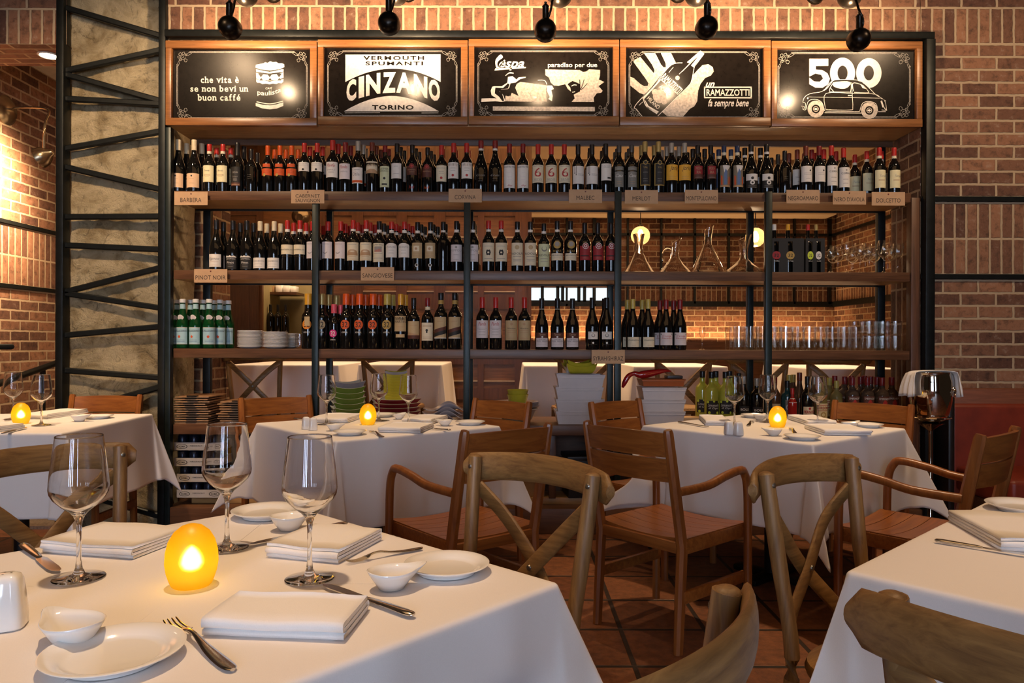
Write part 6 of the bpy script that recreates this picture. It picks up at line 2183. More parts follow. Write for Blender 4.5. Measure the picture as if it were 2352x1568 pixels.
def cloth_mesh(hx, hy, drop, seed, wave=1.0, nd=16, fold=.40):
    """Draped cloth over a table hx x hy (half sizes): flat top, falling sides, pleated corners; z = 0 at the top."""
    rd = random.Random(seed)
    ph = [rd.uniform(0, 6.28) for _ in range(12)]
    er = .012
    # perimeter stations: (point on top edge, outward normal, corner parameter or None)
    st = []
    cor = [(hx, -hy), (hx, hy), (-hx, hy), (-hx, -hy)]
    nrm = [(1, 0), (0, 1), (-1, 0), (0, -1)]
    NS, NC = 30, 18
    for s in range(4):
        a, c = Vector(cor[s] + (0,)), Vector(cor[(s + 1) % 4] + (0,))
        n = Vector(nrm[s] + (0,))
        n2 = Vector(nrm[(s + 1) % 4] + (0,))
        for i in range(NS):
            st.append((a + (c - a) * ((i + .5) / NS), n, None, s))
        for i in range(NC + 1):
            st.append((c, n, (i / NC, n, n2), s))
    m_ = len(st)
    vs, fs = [], []
    # rings on the top
    for f_ in (0.0, .45, .8, .93):
        for p, n, k, s in st:
            q = p * f_
            vs.append(Vector((q.x, q.y, .0012 * sin(9 * q.x + ph[0]) * sin(8 * q.y + ph[1]) * (1 if f_ < .9 else 0))))
    ri = 4
    perim = 4 * (hx + hy) / 2
    for j in range(nd + 4):
        for idx, (p, n, k, s) in enumerate(st):
            if j < 4:      # rounded edge
                a = (j + .5) / 4 * pi / 2
                out, z = er * sin(a), -er * (1 - cos(a))
                base_r = 0.0
            else:
                base_r = (j - 3) / nd
                out, z = er, -er
            if k is None:
                d = drop * base_r
                tpos = p.dot(Vector((-n.y, n.x, 0)))
                L_ = hx if abs(n.y) > .5 else hy
                u = tpos / L_
                wv = (.010 * sin(7.5 * tpos + ph[s]) + .007 * sin(17 * tpos + ph[s + 4])) * base_r ** 1.2 * wave * (1 - .5 * abs(u) ** 4)
                fl = .035 * base_r
                q = p + n * (out + wv + fl)
                vs.append(Vector((q.x, q.y, z - d)))
            else:
                t, n1, n2 = k
                phi = t * pi / 2
                e = 1 / max(cos(phi), sin(phi))
                e = 1 + (e - 1) * .92
                r = drop * e * base_r
                dg = (n1 + n2).normalized()
                tg = (n2 - n1).normalized()
                w_ = 1 - abs(2 * t - 1)
                side = 1 if t > .5 else -1
                # the loose corner swings out as a pleat, one half folded against the other
                amp = fold * (1 + .22 * sin(ph[8 + s]))
                outd = r * amp * (w_ ** .9)
                lat = side * (.5 * (1 - w_)) * 0.0 + tg.length * (t - .5) * r * .16 + .03 * r * sin(3 * pi * t + ph[s]) * w_
                fl = .035 * base_r * (1 - w_)
                nn = (n1 * (1 - t) + n2 * t)
                q = p + nn * (out / max(.7, nn.length) + fl) + dg * outd + tg * lat
                vs.append(Vector((q.x, q.y, z - r * (1 - .18 * w_ * amp))))
    rings = 4 + nd + 4
    for j in range(1 if True else 0, rings):
        for i in range(m_):
            a, c = (j - 1) * m_ + i, (j - 1) * m_ + (i + 1) % m_
            fs.append((a, c, j * m_ + (i + 1) % m_, j * m_ + i) if j > 1 else (0, j * m_ + (i + 1) % m_, j * m_ + i)[::-1] if False else (a, c, j * m_ + (i + 1) % m_, j * m_ + i))
    # the innermost ring is one point: drop degenerate quads
    fs2 = []
    for f in fs:
        if all(q < m_ for q in f[:2]):
            fs2.append((0, f[2], f[3])[::-1] if False else (0, f[2], f[3]))
        else:
            fs2.append(f)
    return vs, [f[::-1] for f in fs2]


CLOTHS = []


def table(name_lab, cloth_lab, c, half, rz, drop, seed, z0=0.0, fold=.40, top=ZT, wave=1.0, group='dining tables'):
    t = thing('dining_table', name_lab, 'table', (c[0], c[1], z0), rz, group)
    hx, hy = half
    g = MB()
    g.rbox((-hx + .006, -hy + .006, top - .040), (hx - .006, hy - .006, top - .0035), .004)
    g.build('table_top', M_SHELF, t)
    g = MB()
    g.lathe([(.035, .03), (.035, top - .045), (.12, top - .041)], 16)
    g.build('pedestal', M_IRON, t)
    for a in (0, pi / 2):
        g = MB()
        g.rbox((-.2 if hx < .7 else -hx + .1, -.035, 0), (.2 if hx < .7 else hx - .1, .035, .03), .008, mx=Matrix.Rotation(a, 4, 'Z'))
        g.build('foot', M_IRON, t)
    g = MB()
    vs, fs = cloth_mesh(hx, hy, drop, seed, wave, fold=fold)
    g.add(vs, fs)
    o = g.build('tablecloth', M_CLOTH, ang=180)
    o.location = (c[0], c[1], z0 + top)
    o.rotation_euler = (0, 0, rz)
    sm = o.modifiers.new('sub', 'SUBSURF')
    sm.levels = sm.render_levels = 1
    so = o.modifiers.new('thickness', 'SOLIDIFY')
    so.thickness = .0016
    so.offset = -1 if False else 0
    tag(o, cloth_lab, 'tablecloth', 'white tablecloths')
    CLOTHS.append(o)
    return t


TA, TB, TCc, TD, TE = (-.56, 1.262), (-2.53, 3.80), (-.69, 3.75), (1.309, 3.702), (1.262, 1.335)
table('dining table nearest the viewer, under a draped cloth', 'white tablecloth on the nearest table with the large egg candle', TA, (.4465, .4465), R(-43), .37, 1)
table('dining table in front of the stone column', 'white tablecloth on the table in front of the stone column', TB, (.45, .45), R(2), .37, 2)
table('dining table below the white dish stacks and wine shelves', 'white tablecloth on the table below the green and burgundy dishes', TCc, (.44, .44), R(40), .37, 3)
table('dining table beside the ice bucket stand', 'white tablecloth on the table beside the ice bucket stand', TD, (.4465, .4465), R(40), .37, 4)
table('dining table with a long steel knife near its edge', 'white tablecloth on the near table cut off at the photo edge', TE, (.4465, .4465), R(43), .37, 5)

# tables of the back room
for i, (px0, px1, Y0, Y1, drop, lab) in enumerate(((532, 775, 6.1, 7.2, .5, 'behind the water bottles and plate stacks'), (826, 1012, 6.3, 7.3, .5, 'behind the green and yellow bowl stacks'), (1206, 1408, 6.1, 7.1, .5, 'behind the tall stack of white dishes'), (1458, 1668, 6.0, 7.0, .5, 'behind the short stack of white dishes'), (1860, 2075, 5.6, 6.6, .5, 'behind the vodka bottles'))):
    xa, xb = P(px0, 835, Y0).x, P(px1, 835, Y0).x
    table('back room table seen through the shelving, ' + lab, 'white tablecloth of the back room table ' + lab, ((xa + xb) / 2, (Y0 + Y1) / 2), ((xb - xa) / 2, (Y1 - Y0) / 2), 0, drop, 20 + i, ZB + .0006, .12, .757, .4, 'back room tables')


# ================================================================== chairs
def teak_chair(arms):
    root = thing('slat_back_armchair' if arms else 'slat_back_chair', 'prototype chair label to be replaced ' + str(arms), 'chair')
    w, yr, yf = .205, -.20, .21

    def back(z):      # y of the rear posts at height z
        return yr - .0 - max(0, z - .40) * .20 + max(0, .40 - z) * -.06

    for s in (-1, 1):
        g = MB()
        g.sweep([(s * w, back(z), z) for z in (0, .2, .40, .55, .70, .84, .852)], rrect(.036, .046, .3), (0, 1, 0), scale=[.86, .95, 1, 1, .95, .88, .7])
        g.build('leg', M_TEAKZ, root)
    for s in (-1, 1):
        g = MB()
        if arms:
            zt = .655
            q = smooth([(s * .235, yf, 0), (s * .235, yf, .3), (s * .235, yf - .004, .56), (s * .235, yf - .03, zt - .012), (s * .235, yf - .07, zt + .003), (s * .233, yf - .17, .645), (s * .228, yf - .28, .622), (s * .215, yr - .035, .615)], 5)
            g.tube(q, .0175, 10, up=(1, 0, 0))
            g.build('arm_and_leg', M_TEAKZ, root, 60)
        else:
            g.sweep([(s * .215, yf, 0), (s * .215, yf, .2), (s * .215, yf, .41)], rrect(.036, .04, .3), (0, 1, 0), scale=[.86, .95, 1])
            g.build('leg', M_TEAKZ, root)
    g = MB()
    n_ = 6
    y0, y1 = yr + .005, yf + .025
    for i in range(n_):
        a, c = y0 + (y1 - y0) * i / n_ + .0015, y0 + (y1 - y0) * (i + 1) / n_ - .0015
        vs, fs = [], []
        K = 8
        for k in range(K + 1):
            u = -1 + 2 * k / K
            z = .435 - .016 * (1 - u * u)
            for (y, zz) in ((a, z), (c, z), (c, z - .018), (a, z - .018)):
                vs.append((u * .222, y, zz))
        for k in range(K):
            for d in range(4):
                fs.append((k * 4 + d, k * 4 + (d + 1) % 4, k * 4 + 4 + (d + 1) % 4, k * 4 + 4 + d))
        fs += [(0, 1, 2, 3)[::-1], tuple(K * 4 + d for d in range(4))]
        g.add(vs, [f[::-1] for f in fs])
    g.build('seat', M_TEAK, root, 30)
    g = MB()
    for s in (-1, 1):
        g.rbox((s * .212 - .013, yr, .375), (s * .212 + .013, yf, .430), .004)
    g.rbox((-.2, yf - .014, .372), (.2, yf + .014, .415), .004)
    g.rbox((-.2, yr - .012, .372), (.2, yr + .012, .415), .004)
    g.build('seat_frame', M_TEAK, root)
    for s in (-1, 1):
        g = MB()
        g.rbox((s * .218 - .011, yr - .01, .19), (s * .218 + .011, yf, .235), .004)
        g.build('stretcher', M_TEAK, root)
    for z0, z1 in ((.748, .838), (.652, .740)):
        g = MB()
        vs, fs = [], []
        K = 14
        for k in range(K + 1):
            u = -1 + 2 * k / K
            dy = -.030 * (1 - u * u)
            for z, o_ in ((z0, 0), (z1, 0), (z1, .018), (z0, .018)):
                vs.append((u * (w + .002), back(z) + dy + o_ - .012, z + (.006 * (1 - u * u) if z == z1 and z1 > .8 else 0)))
        for k in range(K):
            for d in range(4):
                fs.append((k * 4 + d, k * 4 + (d + 1) % 4, k * 4 + 4 + (d + 1) % 4, k * 4 + 4 + d))
        fs += [(3, 2, 1, 0), tuple(K * 4 + d for d in range(4))]
        g.add(vs, fs)
        g.build('back_slat', M_TEAK, root, 30)
    return root


def x_chair():
    root = thing('cross_back_chair', 'prototype cross back chair label to be replaced', 'chair')
    zt = .868

    def yb(z):
        return -.20 - max(0, z - .44) * .13 + max(0, .44 - z) * -.10
    for s in (-1, 1):
        g = MB()
        g.tube(smooth([(s * .195, yb(0), 0), (s * .180, yb(.25), .25), (s * .176, yb(.45), .45), (s * .186, yb(.65), .65), (s * .196, yb(.8), .8), (s * .199, yb(zt), zt)], 4), [.015] * 4 + [.0175] * 8 + [.0185] * 9, 12)
        g.ball((s * .199, yb(zt), zt - .003), .0185, 12, sz=.55)
        lg = g.build('leg', M_ELMZ, root, 60)
        g = MB()
        g.lathe([(0, .003), (.005, .002), (.007, 0)], 10, (s * .199, yb(.845) + .018, .845), mx=Matrix.Rotation(-pi / 2, 3, 'X'))
        g.build('bolt', mat('dull_bolt', (.22, .20, .17), .35, .9), lg)
    for s in (-1, 1):
        g = MB()
        g.tube([(s * .19, .19, 0), (s * .185, .185, .2), (s * .178, .175, .43)], [.014, .0165, .018], 12)
        g.build('leg', M_ELMZ, root, 60)
    # steam bent top rail, on the outside of the posts, ends curling forward
    g = MB()
    K = 26
    pts = []
    for k in range(K + 1):
        u = -1 + 2 * k / K
        x = u * .247
        y = yb(.85) - .078 + .072 * u * u
        pts.append((x, y, .835 + .012 * (1 - u * u)))
    sc = []
    for k in range(K + 1):
        u = abs(-1 + 2 * k / K)
        e = 1 if u < .90 else max(.42, (1 - ((u - .90) / .105) ** 2) ** .5)
        sc.append((1.0, e))
    g.sweep(pts, [(.011 * cos(a) if True else 0, .038 * sin(a)) for a in [2 * pi * i / 16 for i in range(16)]], (0, 0, 1), scale=sc)
    g.build('top_rail', M_ELM, root, 60)
    # crossing bands
    for s in (-1, 1):
        g = MB()
        q = smooth([(s * .188, yb(.79) - .012, .79), (s * .10, yb(.72) - .040, .715), (0, yb(.62) - .048 - .009 * s, .61), (-s * .10, yb(.52) - .040, .505), (-s * .168, yb(.455) - .008, .42)], 6)
        g.sweep(q, rrect(.041, .010, .35), (0, 1, 0.0001))
        g.v = g.v
        g.build('cross_band', M_ELM, root, 45)
    g = MB()
    g.lathe([(0, .004), (.006, .003), (.008, 0)], 12, (0, yb(.62) - .030, .612), mx=Matrix.Rotation(-pi / 2, 3, 'X'))
    g.lathe([(0, .004), (.006, .003), (.008, 0)], 12, (0, yb(.62) - .064, .612), mx=Matrix.Rotation(pi / 2, 3, 'X'))
    g.build('rivet', MATS['dull_bolt'], root)
    # seat frame and woven pad

    def outline(sx, sy, z, n_=36):
        out = []
        for i in range(n_):
            a = 2 * pi * i / n_
            c, s_ = cos(a), sin(a)
            x = abs(c) ** .62 * (1 if c > 0 else -1) * sx
            y = abs(s_) ** .62 * (1 if s_ > 0 else -1) * sy
            out.append(Vector((x * (1 + .06 * (y / sy)), y - .005, z)))
        return out
    g = MB()
    rr_ = [outline(.17, .17, .412), outline(.208, .205, .414), outline(.213, .21, .428), outline(.208, .205, .443), outline(.185, .182, .446)]
    k = 36
    vs = [p for q in rr_ for p in q]
    fs = [(j * k + i, j * k + (i + 1) % k, (j + 1) * k + (i + 1) % k, (j + 1) * k + i) for j in range(4) for i in range(k)]
    fs.append(tuple(range(k - 1, -1, -1)))
    g.add(vs, fs)
    g.build('seat_frame', M_ELM, root, 50)
    g = MB()
    rr_ = [outline(.186, .183, .442), outline(.184, .181, .452), outline(.165, .162, .459), outline(.10, .10, .460), outline(.02, .02, .460)]
    vs = [p for q in rr_ for p in q]
    fs = [(j * k + i, j * k + (i + 1) % k, (j + 1) * k + (i + 1) % k, (j + 1) * k + i) for j in range(4) for i in range(k)]
    fs.append(tuple(4 * k + i for i in range(k)))
    g.add(vs, fs)
    g.build('seat_pad', mat('woven_rush', (.20, .115, .045), .8, 0, .5, 160, .8), root, 60)
    g = MB()
    for z, y0 in ((.24, 0),):
        for s in (-1, 1):
            g.tube([(s * .182, yb(.24), .24), (s * .186, .187, .22)], .010, 8)
        g.tube([(-.186, .187, .27), (.186, .187, .27)], .010, 8)
    g.build('stretcher', M_ELM, root)
    return root


def facing(deg):
    return R(deg - 90)


def place(proto, label, group, deg, bc, off, first, z=0.0):
    """bc: point under the middle of the back's top edge; deg: direction the sitter faces."""
    loc = (bc[0] + off * cos(R(deg)), bc[1] + off * sin(R(deg)), z)
    if first:
        LABELS.pop(proto['label'], None)
        proto.location, proto.rotation_euler = loc, (0, 0, facing(deg))
        return tag(proto, label, 'chair', group)
    return dup(proto, loc, facing(deg), label, group)


ta, tc_ = teak_chair(True), teak_chair(False)
index_kids(ta)
index_kids(tc_)
TO = .285
place(ta, 'teak slat armchair pulled out in the middle, its back to the viewer', 'teak armchairs', 41, (.45, 2.895), TO, True)
place(ta, 'teak slat armchair partly hidden behind the near cross back chair', 'teak armchairs', 129, (-.015, 2.83), TO, False)
place(ta, 'teak slat armchair in front of the red booth', 'teak armchairs', 131, (1.83, 2.77), TO, False)
place(tc_, 'teak slat chair in front of the stone column', 'teak side chairs', -90, (-2.47, 4.48), TO, True)
place(tc_, 'teak slat chair in front of the stacked clipboards', 'teak side chairs', -52, (-1.40, 4.37), TO, False)
place(tc_, 'teak slat chair in front of the round platters', 'teak side chairs', -132, (-.06, 4.16), TO, False)
place(tc_, 'teak slat chair in front of the white baking dishes', 'teak side chairs', -48, (.59, 4.17), TO, False)
place(tc_, 'teak slat chair in front of the vodka bottles', 'teak side chairs', -139, (1.99, 4.07), TO, False)
xc = x_chair()
index_kids(xc)
XO = .255
place(xc, 'cross back chair tucked under the nearest table, its rail sloping before the armchair', 'cross back chairs', -134, (.045, 1.845), XO, True)
place(xc, 'cross back chair before the ice bucket table, weathered post with bolt', 'cross back chairs', -52, (.755, 1.85), XO, False)
place(xc, 'cross back chair behind the tall glass at the far left', 'cross back chairs', -38, (-1.27, 2.0), XO, False)
place(xc, 'cross back chair seen from behind, its rail end curving up from below', 'cross back chairs', 139, (.137, .765), XO, False)
place(xc, 'cross back chair with its rail crossing the white cloth in the lower corner', 'cross back chairs', 43, (.60, .75), XO, False)
for i, (px, Y, a, lab) in enumerate(((583, 5.55, 92, 'behind the clipboards'), (890, 5.7, 84, 'behind the yellow bowl stack'), (1345, 5.55, 95, 'behind the tall white dish stack'), (1570, 5.45, 90, 'behind the lemon liqueur bottles'), (1744, 5.2, 92, 'behind the silver-capped liqueurs'), (1922, 5.2, 92, 'behind the vodka bottles'))):
    place(xc, 'cross back chair in the back room ' + lab, 'back room cross back chairs', a, (P(px, 830, Y).x, Y), XO, False, ZB + .0006)

# the hanging cloth gives way where chairs are tucked under it
bpy.context.view_layer.update()
CH = [o for o in COL.objects if o.get('category') == 'chair']
for cl in CLOTHS:
    mw = Matrix.Translation(cl.location) @ Matrix.Rotation(cl.rotation_euler.z, 4, 'Z')
    mi_ = mw.inverted()
    for ch in CH:
        if (ch.location.xy - cl.location.xy).length > 1.5:
            continue
        cw = Matrix.Translation(ch.location) @ Matrix.Rotation(ch.rotation_euler.z, 4, 'Z')
        cv = cw.inverted()
        arm = 'arm' in ch.name
        hw, yf_, zm = (.262, .245, .68) if arm else ((.25, .25, .47) if 'slat' in ch.name else (.225, .23, .48))
        for v in cl.data.vertices:
            p = cv @ (mw @ v.co)
            if p.z > zm + .16 or p.y > yf_ or p.y < -.45:
                continue
            k = 1.0 if p.z < zm else 1 - (p.z - zm) / .16
            ex = abs(p.x) - hw
            if ex > .09:
                continue
            if ex > 0:
                k *= 1 - ex / .09
            p.y += (yf_ - p.y) * k
            q = mi_ @ (cw @ p)
            v.co = q

# ------------------------------------------------------------------ red booth and ice bucket
t = thing('booth_seat', 'red leather booth seat with a wooden back against the brick wall', 'booth', (2.95, 4.2, 0))
M_RED = mat('red_leather', (.20, .028, .012), .38, 0, .18, 9, .1)
o = t.location
bx0 = P(2198, 900, 4.35).x - o.x
g = MB()
g.rbox((bx0, .21, .10), (1.5, .345, P(2250, 928, 4.4).z), .03, seg=4)
g.build('backrest', M_RED, t, 50)
g = MB()
g.rbox((bx0, .25, .0), (1.5, .345, P(2250, 893, 4.45).z), .004)
g.build('back_panel', wood('booth_wood', (.12, .035, .014), (.24, .075, .03), .45), t)
g = MB()
g.rbox((bx0 + .03, -.28, .30), (1.5, .22, .45), .03, seg=4)
g.build('seat_cushion', M_RED, t, 50)
g = MB()
g.rbox((bx0 + .05, -.24, .0), (1.5, .2, .30), .005)
g.build('base', M_SHELF, t)
g = MB()
g.rbox((bx0 - .043, .16, .0), (bx0 - .003, .345, P(2200, 912, 4.3).z), .01)
g.build('side_panel', mat('black_leather', (.012, .008, .007), .4, 0, .2), t)

Yb = 4.12
cx_ = P(2137, 900, Yb).x
zb0, zb1 = P(2140, 968, Yb).z, P(2140, 853, Yb).z
t = thing('ice_bucket_stand', 'thin steel pedestal stand under the shiny ice bucket', 'stand', (cx_, Yb, 0))
g = MB()
g.lathe([(0, 0), (.14, 0), (.14, .008), (.03, .02), (.012, .05), (.011, zb0 - .05), (.05, zb0 - .02), (.08, zb0 - .005), (0, zb0 - .005)], 28)
g.build('pole', M_CHROME, t)
g = MB()
g.lathe([(.10, 0), (.106, .004), (.10, .008), (.094, .004), (.10, 0)], 28, (0, 0, zb0 + .02))
g.build('ring', M_CHROME, t)
hb = zb1 - zb0
t = thing('ice_bucket', 'polished steel ice bucket with a ring handle, draped with a napkin', 'bucket', (cx_, Yb, zb0 - .004))
g = MB()
g.lathe([(0, 0), (.045, .001), (.075, .018), (.092, .05), (.106, .11), (.112, .17), (.109, hb - .05), (.100, hb - .012), (.104, hb), (.098, hb), (.095, hb - .02), (.104, .16), (.07, .03), (0, .01)], 40)
g.build('bucket_body', M_CHROME, t, 60)
g = MB()
a0 = R(-42)
hx_, hy_ = .112 * cos(a0), .112 * sin(a0)
g.tube([(hx_ + .006 + .020 * cos(a) * cos(a0 + pi / 2), hy_ - .006 + .020 * cos(a) * sin(a0 + pi / 2), hb * .62 + .022 * sin(a)) for a in [2 * pi * i / 16 for i in range(16)]], .004, 8, closed=True)
g.ball((hx_, hy_, hb * .62 + .02), .012, 10)
g.build('ring_handle', M_CHROME, t)
# napkin over the bucket
g = MB()
nu, nv = 26, 12
vs, fs = [], []
for i in range(nu + 1):
    u = -1 + 2 * i / nu
    arc = u * .25
    for j in range(nv + 1):
        v = -1 + 2 * j / nv
        if abs(arc) < .112:
            x, z = arc, hb + .006 - .5 * arc * arc
        else:
            k = abs(arc) - .112
            s = 1 if arc > 0 else -1
            x = s * (.112 + .014 * (1 - math.exp(-k / .03)) + k * .08)
            z = hb + .0 - k * (.97)
            x += s * .012 * sin(v * 8.5 + s) * min(1, k / .08)
        y = v * (.050 + .02 * max(0, abs(arc) - .1) / .15) - .01
        vs.append((x, y, z + .004 * sin(5 * v)))
for i in range(nu):
    for j in range(nv):
        fs.append((i * (nv + 1) + j, (i + 1) * (nv + 1) + j, (i + 1) * (nv + 1) + j + 1, i * (nv + 1) + j + 1))
g.add(vs, fs)
o = g.build('draped_napkin', M_NAPK, ang=180)
o.location = t.location
so = o.modifiers.new('thickness', 'SOLIDIFY')
so.thickness = .003
so.offset = 1
tag(o, 'white napkin draped over the ice bucket', 'napkin')

# ================================================================== table settings
ZI = ZT + .0022


def glass_mesh():
    g = MB()
    g.lathe(stem_prof(), 44)
    return keep(g, 'wine_glass', M_GLASS, 75)


gm = glass_mesh()


def wine_glass(px, py, lab, z=ZI, s=1.0):
    p = PZ(px, py, z)
    o = bpy.data.objects.new('wine_glass', gm)
    COL.objects.link(o)
    o.location = p
    o.scale = (s, s, s)
    return tag(o, lab, 'glass', 'wine glasses on the dining tables')


wine_glass(181, 1327, 'wine glass on the nearest table, leftmost, before the cross back chair')
wine_glass(521, 1258, 'wine glass on the nearest table, right behind the egg candle')
wine_glass(711, 1329, 'wine glass on the nearest table, beside the folded napkin and knife')
wine_glass(30, 962, 'wine glass behind the egg candle on the column table')
wine_glass(95, 976, 'wine glass next to the egg candle on the column table')
wine_glass(750, 974, 'wine glass by the salt shaker on the bowl-stack table')
wine_glass(870, 966, 'wine glass behind the egg candle on the bowl-stack table')
wine_glass(938, 975, 'wine glass by the folded napkins on the bowl-stack table')
wine_glass(1687, 977, 'wine glass behind the salt shakers on the ice bucket table')
wine_glass(1763, 969, 'wine glass behind the egg candle on the ice bucket table')
wine_glass(1878, 976, 'wine glass before the chair back on the ice bucket table')

# egg candles: translucent amber shell with a small flame-shaped lamp inside
m_egg, nt, bs = _bsdf('amber_silicone_shell')
N, L = nt.nodes, nt.links
N.remove(bs)
tr = N.new('ShaderNodeBsdfTranslucent')
tr.inputs[0].default_value = (.55, .30, .008, 1)
df = N.new('ShaderNodeBsdfDiffuse')
df.inputs[0].default_value = (.45, .22, .005, 1)
rf = N.new('ShaderNodeBsdfRefraction')
rf.inputs[0].default_value = (1.0, .78, .12, 1)
rf.inputs['Roughness'].default_value = .5
rf.inputs['IOR'].default_value = 1.22
m1 = N.new('ShaderNodeMixShader')
m1.inputs[0].default_value = .62
L.new(tr.outputs[0], m1.inputs[1])
L.new(df.outputs[0], m1.inputs[2])
m2 = N.new('ShaderNodeMixShader')
m2.inputs[0].default_value = .42
L.new(m1.outputs[0], m2.inputs[1])
L.new(rf.outputs[0], m2.inputs[2])
gl = N.new('ShaderNodeBsdfGlossy')
gl.inputs['Roughness'].default_value = .4
m3 = N.new('ShaderNodeMixShader')
m3.inputs[0].default_value = .04
L.new(m2.outputs[0], m3.inputs[1])
L.new(gl.outputs[0], m3.inputs[2])
L.new(m3.outputs[0], N['Material Output'].inputs['Surface'])
tcn = N.new('ShaderNodeTexCoord')
nzz = N.new('ShaderNodeTexNoise')
nzz.inputs['Scale'].default_value = 60
L.new(tcn.outputs['Object'], nzz.inputs['Vector'])
bmp = N.new('ShaderNodeBump')
bmp.inputs['Strength'].default_value = .08
L.new(nzz.outputs['Fac'], bmp.inputs['Height'])
L.new(bmp.outputs['Normal'], df.inputs['Normal'])
EGG = [(.0, .0), (.030, .0), (.033, .003), (.036, .010), (.0405, .024), (.0430, .040), (.0420, .058), (.0375, .076), (.029, .091), (.017, .101), (.006, .1048), (0, .1052)]
eg = None
for i, (px, py, lab) in enumerate(((440, 1343, 'large glowing amber egg candle on the nearest table'), (48, 972, 'glowing amber egg candle on the column table'), (845, 974, 'glowing amber egg candle on the bowl-stack table'), (1786, 980, 'glowing amber egg candle on the ice bucket table'))):
    p = PZ(px, py, ZI)
    if eg is None:
        eg = thing('egg_candle', lab, 'candle', p, 0, 'egg candles')
        g = MB()
        g.lathe(EGG, 36)
        g.build('candle_shell', m_egg, eg, 180)
        g = MB()
        g.lathe([(0, .028), (.009, .031), (.0135, .039), (.0115, .050), (.006, .060), (0, .066)], 16)
        g.build('flame_lamp', emis('candle_flame_glow', (1.0, .80, .30), 62), eg, 180)
    else:
        eg2 = dup(eg, p, 0, lab, 'egg candles')

# plates
g = MB()
rp = .084
g.lathe([(0, .004), (.050, .0035), (.054, .0), (.058, .0), (.062, .006), (rp, .0150), (rp + .0005, .0165), (rp - .002, .0172), (.066, .0118), (.061, .0085), (.057, .0058), (.052, .0050), (0, .0050)], 48)
plm = keep(g, 'side_plate', M_CERA, 50)


def plate(px, py, lab, s=1.0):
    p = PZ(px, py, ZI)
    o = bpy.data.objects.new('side_plate', plm)
    COL.objects.link(o)
    o.location = p
    o.scale = (s, s, 1)
    return tag(o, lab, 'plate', 'side plates on the dining tables')


# boat shaped dip bowls: round bowl drawn out to a pointed lip
def boat_mesh():
    g = MB()
    n_ = 48
    prof = [(.0, 0, 0), (.45, 0, 0), (.50, .006, 0), (.72, .40, .15), (.90, .75, .6), (1.0, .98, 1.0), (.965, 1.0, 1.0), (.86, .75, .6), (.66, .40, .15), (.40, .14, 0), (0, .12, 0)]
    vs, fs = [], []
    for rr_, zz, lip in prof:
        for i in range(n_):
            a = 2 * pi * i / n_
            d = abs(((a + pi) % (2 * pi)) - pi)
            sp_ = math.exp(-(d / .36) ** 2)
            r = .047 * rr_ * (1 + .46 * sp_ * lip)
            z = .036 * zz * (1 + .14 * sp_ * lip + .04 * cos(2 * a) * lip)
            vs.append((r * cos(a), r * .86 * sin(a), z))
    for j in range(len(prof) - 1):
        for i in range(n_):
            fs.append((j * n_ + i, j * n_ + (i + 1) % n_, (j + 1) * n_ + (i + 1) % n_, (j + 1) * n_ + i))
    g.add(vs, fs)
    return keep(g, 'dip_bowl', M_CERA, 180)


bom = boat_mesh()


def boat(px, py, deg, lab, s=1.0):
    p = PZ(px, py, ZI)
    o = bpy.data.objects.new('dip_bowl', bom)
    COL.objects.link(o)
    o.location = p
    o.rotation_euler = (0, 0, R(deg))
    o.scale = (s, s, s)
    return tag(o, lab, 'bowl', 'dip bowls on the dining tables')


# cutlery, drawn along +x from the handle end
def fork_mesh():
    g = MB()
    q = smooth([(0, 0, .0030), (.04, 0, .0032), (.08, 0, .006), (.115, 0, .0115), (.135, 0, .0105), (.150, 0, .006)], 5)
    n_ = len(q)
    w = [.35, .8, .95, 1, 1, .98, .95, .9, .85, .78, .7, .62, .55, .48, .42, .38, .36, .36, .37, .4, .45, .55, .72, .95, 1.15, 1.25]
    g.sweep(q, ellipse(.018, .0042, 12), (0, 0, 1), scale=[(w[min(i, len(w) - 1)], 1.0) for i in range(n_)])
    for k in range(4):
        y = (-1.5 + k) * .0058
        g.sweep(smooth([(.148, y, .0062), (.165, y, .0034), (.185, y * .96, .0034), (.200, y * .92, .0065)], 3), ellipse(.0034, .0022, 8), (0, 0, 1), scale=[1.2, 1.1, 1, 1, 1, 1, .95, .85, .7, .5])
    return keep(g, 'fork', M_CUT, 50)


def knife_mesh():
    g = MB()
    g.sweep([(x, 0, .005) for x in (0, .004, .02, .06, .10, .112)], ellipse(.017, .0085, 14), (0, 0, 1), scale=[.4, .85, 1, .88, .75, .55])
    vs, fs = [], []
    st = [(.108, .0045, .0045), (.125, .009, .0075), (.16, .0095, .0085), (.195, .0095, .0085), (.212, .008, .0055), (.221, .0035, -.002)]
    for x, a, c in st:
        for y, z in ((a, .0052), (-c, .0046), (-c, .0042), (a, .0034)):
            vs.append((x, y, z))
    for i in range(len(st) - 1):
        for d in range(4):
            fs.append((i * 4 + d, i * 4 + (d + 1) % 4, i * 4 + 4 + (d + 1) % 4, i * 4 + 4 + d))
    fs += [(3, 2, 1, 0), tuple((len(st) - 1) * 4 + d for d in range(4))]
    g.add(vs, fs)
    return keep(g, 'table_knife', M_CUT, 40)


fkm, knm = fork_mesh(), knife_mesh()


